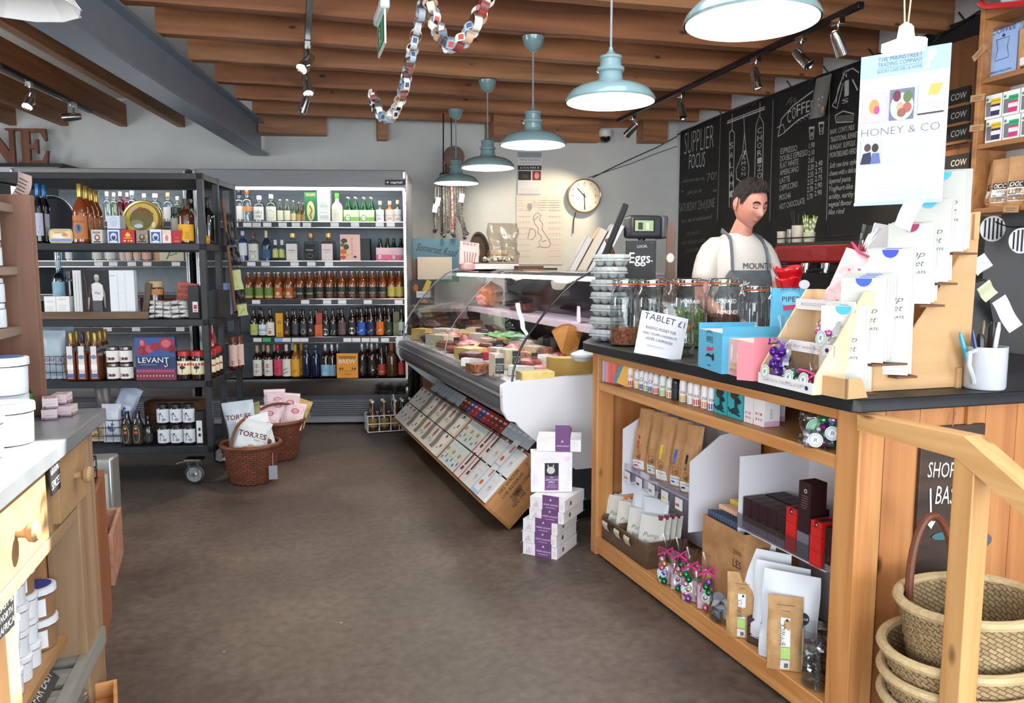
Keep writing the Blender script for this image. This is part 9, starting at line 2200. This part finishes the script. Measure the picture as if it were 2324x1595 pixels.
# shelf unit standing on the table
SUW=WOOD('#6a4838','#86604c','Z',.7,.6,.06)
t=thing('spice_shelf','worn brown wooden shelf unit of white lidded jars on the table','shelf',TB.w(0,0,0),TB.a)
g=G();g.box(2.60,2.64,.12,.45,.872,1.53,SUW);g.obj('side_panel',t,.004)
SZ=(.985,1.145,1.32,1.50)
for z in SZ:g=G();g.box(.9,2.60,.165,.45,z-.025,z,WOOD('#7c6a5a','#988474','X',.8));g.obj('shelf_board',t,.002)
g=G();g.box(.9,2.60,.43,.45,.872,1.53,SUW);g.obj('back_board',t)
g=G();g.box(1.9,1.93,.165,.43,.872,.96,SUW);g.obj('foot_block',t)
for si,z in enumerate(SZ):
 for k in range(5):
  for lv in range(2 if si in(1,2)else 1):
   h_=.07;tub(2.52-k*.09-(.04 if si==0 else 0),.215,z+lv*(h_+.002),.036,h_,f'white lidded jar on the {("lowest", "second", "third", "top")[si]} board of the brown shelf, {ORD[k]} from its end{(", upper" if lv else ", lower") if si in (1, 2) else ""}',P('#d8dde4',.3),LIDW,'#7c8cb8' if si==0 else None,'white lidded jars on the brown shelf','jar')
inst('bottle','green labelled glass bottle on top of the brown shelf','bottle',TB.w(2.42,.27,1.5735),bottle_parts('gin',.026,.14,P('#5a7a5c',.1,0,.4),P('#26282a',.4),(.1,.6,'#2c8a44',80),(('c',.3,1.4,.4,.5,'#dfe8e0'),)),0)if 0 else None
q=Dp(47,422,2.62);t=thing('paper_tag','brown handwritten paper tag tied above the brown shelf side','tag',q,0,None,(0,.35,-YAW));g=G();g.grid(lambda u,v:((u-.5)*.05+.012*math.sin(v*3),-.012*math.sin(u*3),(v-.5)*.09),6,8,P('#a89088',.7));g.obj('tag_paper',t)
g=G();g.deco([('l',[(-14,26-12*i),(16,22-12*i)],3.5,'#3c302c')for i in range(5)],.001,TR(.01,-.0135,0));g.obj('handwritten_lettering',t)
# boxes beyond the table end
CRW=WOOD('#7c4628','#9c6038','Z',.7)
t=thing('tall_crate','tall red brown wooden crate standing on end past the table leg','crate',(-.66,2.80,0),.12)
for a in((0,.02,0,.36,0,.56),(-.3,-.28,0,.36,0,.56),(-.28,0,.34,.36,0,.56),(-.28,0,0,.34,0,.02),(-.28,0,0,.34,.54,.56)):g=G();g.box(*a,CRW);g.obj('side_board',t,.002)
t=thing('pale_crate','low pinkish wooden crate of jars behind the tall crate','crate',(-.74,3.42,0),.1)
for a in((0,.015,0,.4,0,.22),(-.3,0,0,.015,0,.22),(-.3,0,.385,.4,0,.22),(-.3,-.285,.015,.385,0,.22),(-.285,0,.015,.385,0,.012)):g=G();g.box(*a,WOOD('#9c6c54','#bc8c74','X',.8));g.obj('side_board',t,.002)
inst('jar','amber glass jar lying in the low pinkish crate','jar',(-.80,3.52,.12),bottle_parts('jar',.04,.12,P('#6a3c1c',.1,0,.5),P('#b8945c',.3,.5)),0)
t=thing('tin_can','tall silver oil tin with pale label behind the wooden crates','tin',(-.93,4.05,0),-.1)
g=G();g.box(-.09,.09,0,.12,0,.40,P('#a8aaa8',.3,.6));g.obj('tin_body',t,.012);g=G();g.deco([('r',-38,30,38,180,'#c6cac8'),('t','OIL',0,90,14,30,{},'#77807c'),('l',[(-24,120),(24,120)],3,'#8a908c')],.0018);g.obj('label_print',t)
t=thing('tin_can','white sided oil tin in front of the silver oil tin','tin',(-.92,3.86,0),-.1);g=G();g.box(-.07,.06,0,.1,0,.36,P('#d4d6da',.4));g.obj('tin_body',t,.01)
t=thing('wire_basket','black wire basket hung over the tall wooden crate','basket',(-.72,2.86,.5625),.12)
g=G()
for z in(.0,.04,.08):g.tube([(-.09,-.02,z),(.06,-.02,z),(.06,.16,z),(-.09,.16,z)],.003,BLACKMETAL,5,closed=True)
for x in(-.09,-.05,-.01,.03,.06):g.tube([(x,-.02,.08),(x,-.02,0),(x,.16,0),(x,.16,.08)],.0025,BLACKMETAL,5)
g.obj('wire_mesh',t)
q=Zp(190,1590,.03);t=thing('floor_crate','small pine crate with a glass jar lid on the floor by the table','crate',(q.x,q.y-.05,0),.2)
for a in((-.1,.1,-.08,-.07,0,.06),(-.1,.1,.07,.08,0,.06),(-.1,-.09,-.07,.07,0,.06),(.09,.1,-.07,.07,0,.06),(-.09,.09,-.07,.07,0,.01)):g=G();g.box(*a,PINE);g.obj('side_board',t)
inst('jar','jar with silver lid standing in the small floor crate','jar',(q.x-.02,q.y-.05,.0115),bottle_parts('jar',.045,.07,P('#5a5048',.1,0,.5),P('#a8a8a4',.3,.7)),0)
# wooden letters and their ledge above the rack
q=BW.y(80,372,-.3);NE=Fr(BW.w(q.x,-.3,q.z),-math.degrees(WB))
t=thing('letter_ledge','black ledge with a white carton band above the bottle rack','ledge',NE.w(0,0,0),NE.a)
s=camD(NE.o)/F_PX
g=G();g.box(-160*s,66*s,-.05,.3,-.03,0,P('#17171a',.5));g.obj('ledge_board',t);g=G();g.box(-90*s,55*s,-.02,.2,-.085,-.032,P('#d4d4d6',.6));g.deco([('r',47*s,-.08,52*s,-.04,'#5a5a5e')],1,warp=lambda x,y,e:(x,-.021-e,y));g.obj('carton_print',t);g=G();g.box(-160*s,66*s,-.02,.3,-zt*.05-.3,-.087,P('#2a2a2e',.5));g.obj('support_panel',t)
RW_=WOOD('#5c3426','#7c4a36','Z',1)
for poly_,lb,dx in(([(0,0),(62,0),(66,30),(62,30),(52,8),(26,8),(26,34),(36,34),(40,24),(44,24),(44,56),(40,56),(36,44),(26,44),(26,72),(50,72),(60,52),(64,54),(62,80),(0,80),(0,75),(8,72),(8,6),(0,4)],'brown wooden letter E with serifs on the black ledge',-36),([(-8,0),(10,0),(10,54),(44,0),(60,0),(60,74),(70,76),(70,80),(42,80),(42,76),(50,74),(50,26),(14,80),(-8,80),(-8,76),(0,72),(0,6),(-8,4)],'brown wooden letter N next to the letter E on the ledge',-104)):
 t=thing('wooden_letter',lb,'letter',NE.w(dx*s,0,.001),NE.a);g=G();g.prism([(x*s,y*s*.98)for x,y in poly_],0,.035,RW_);g.obj('letter_body',t)
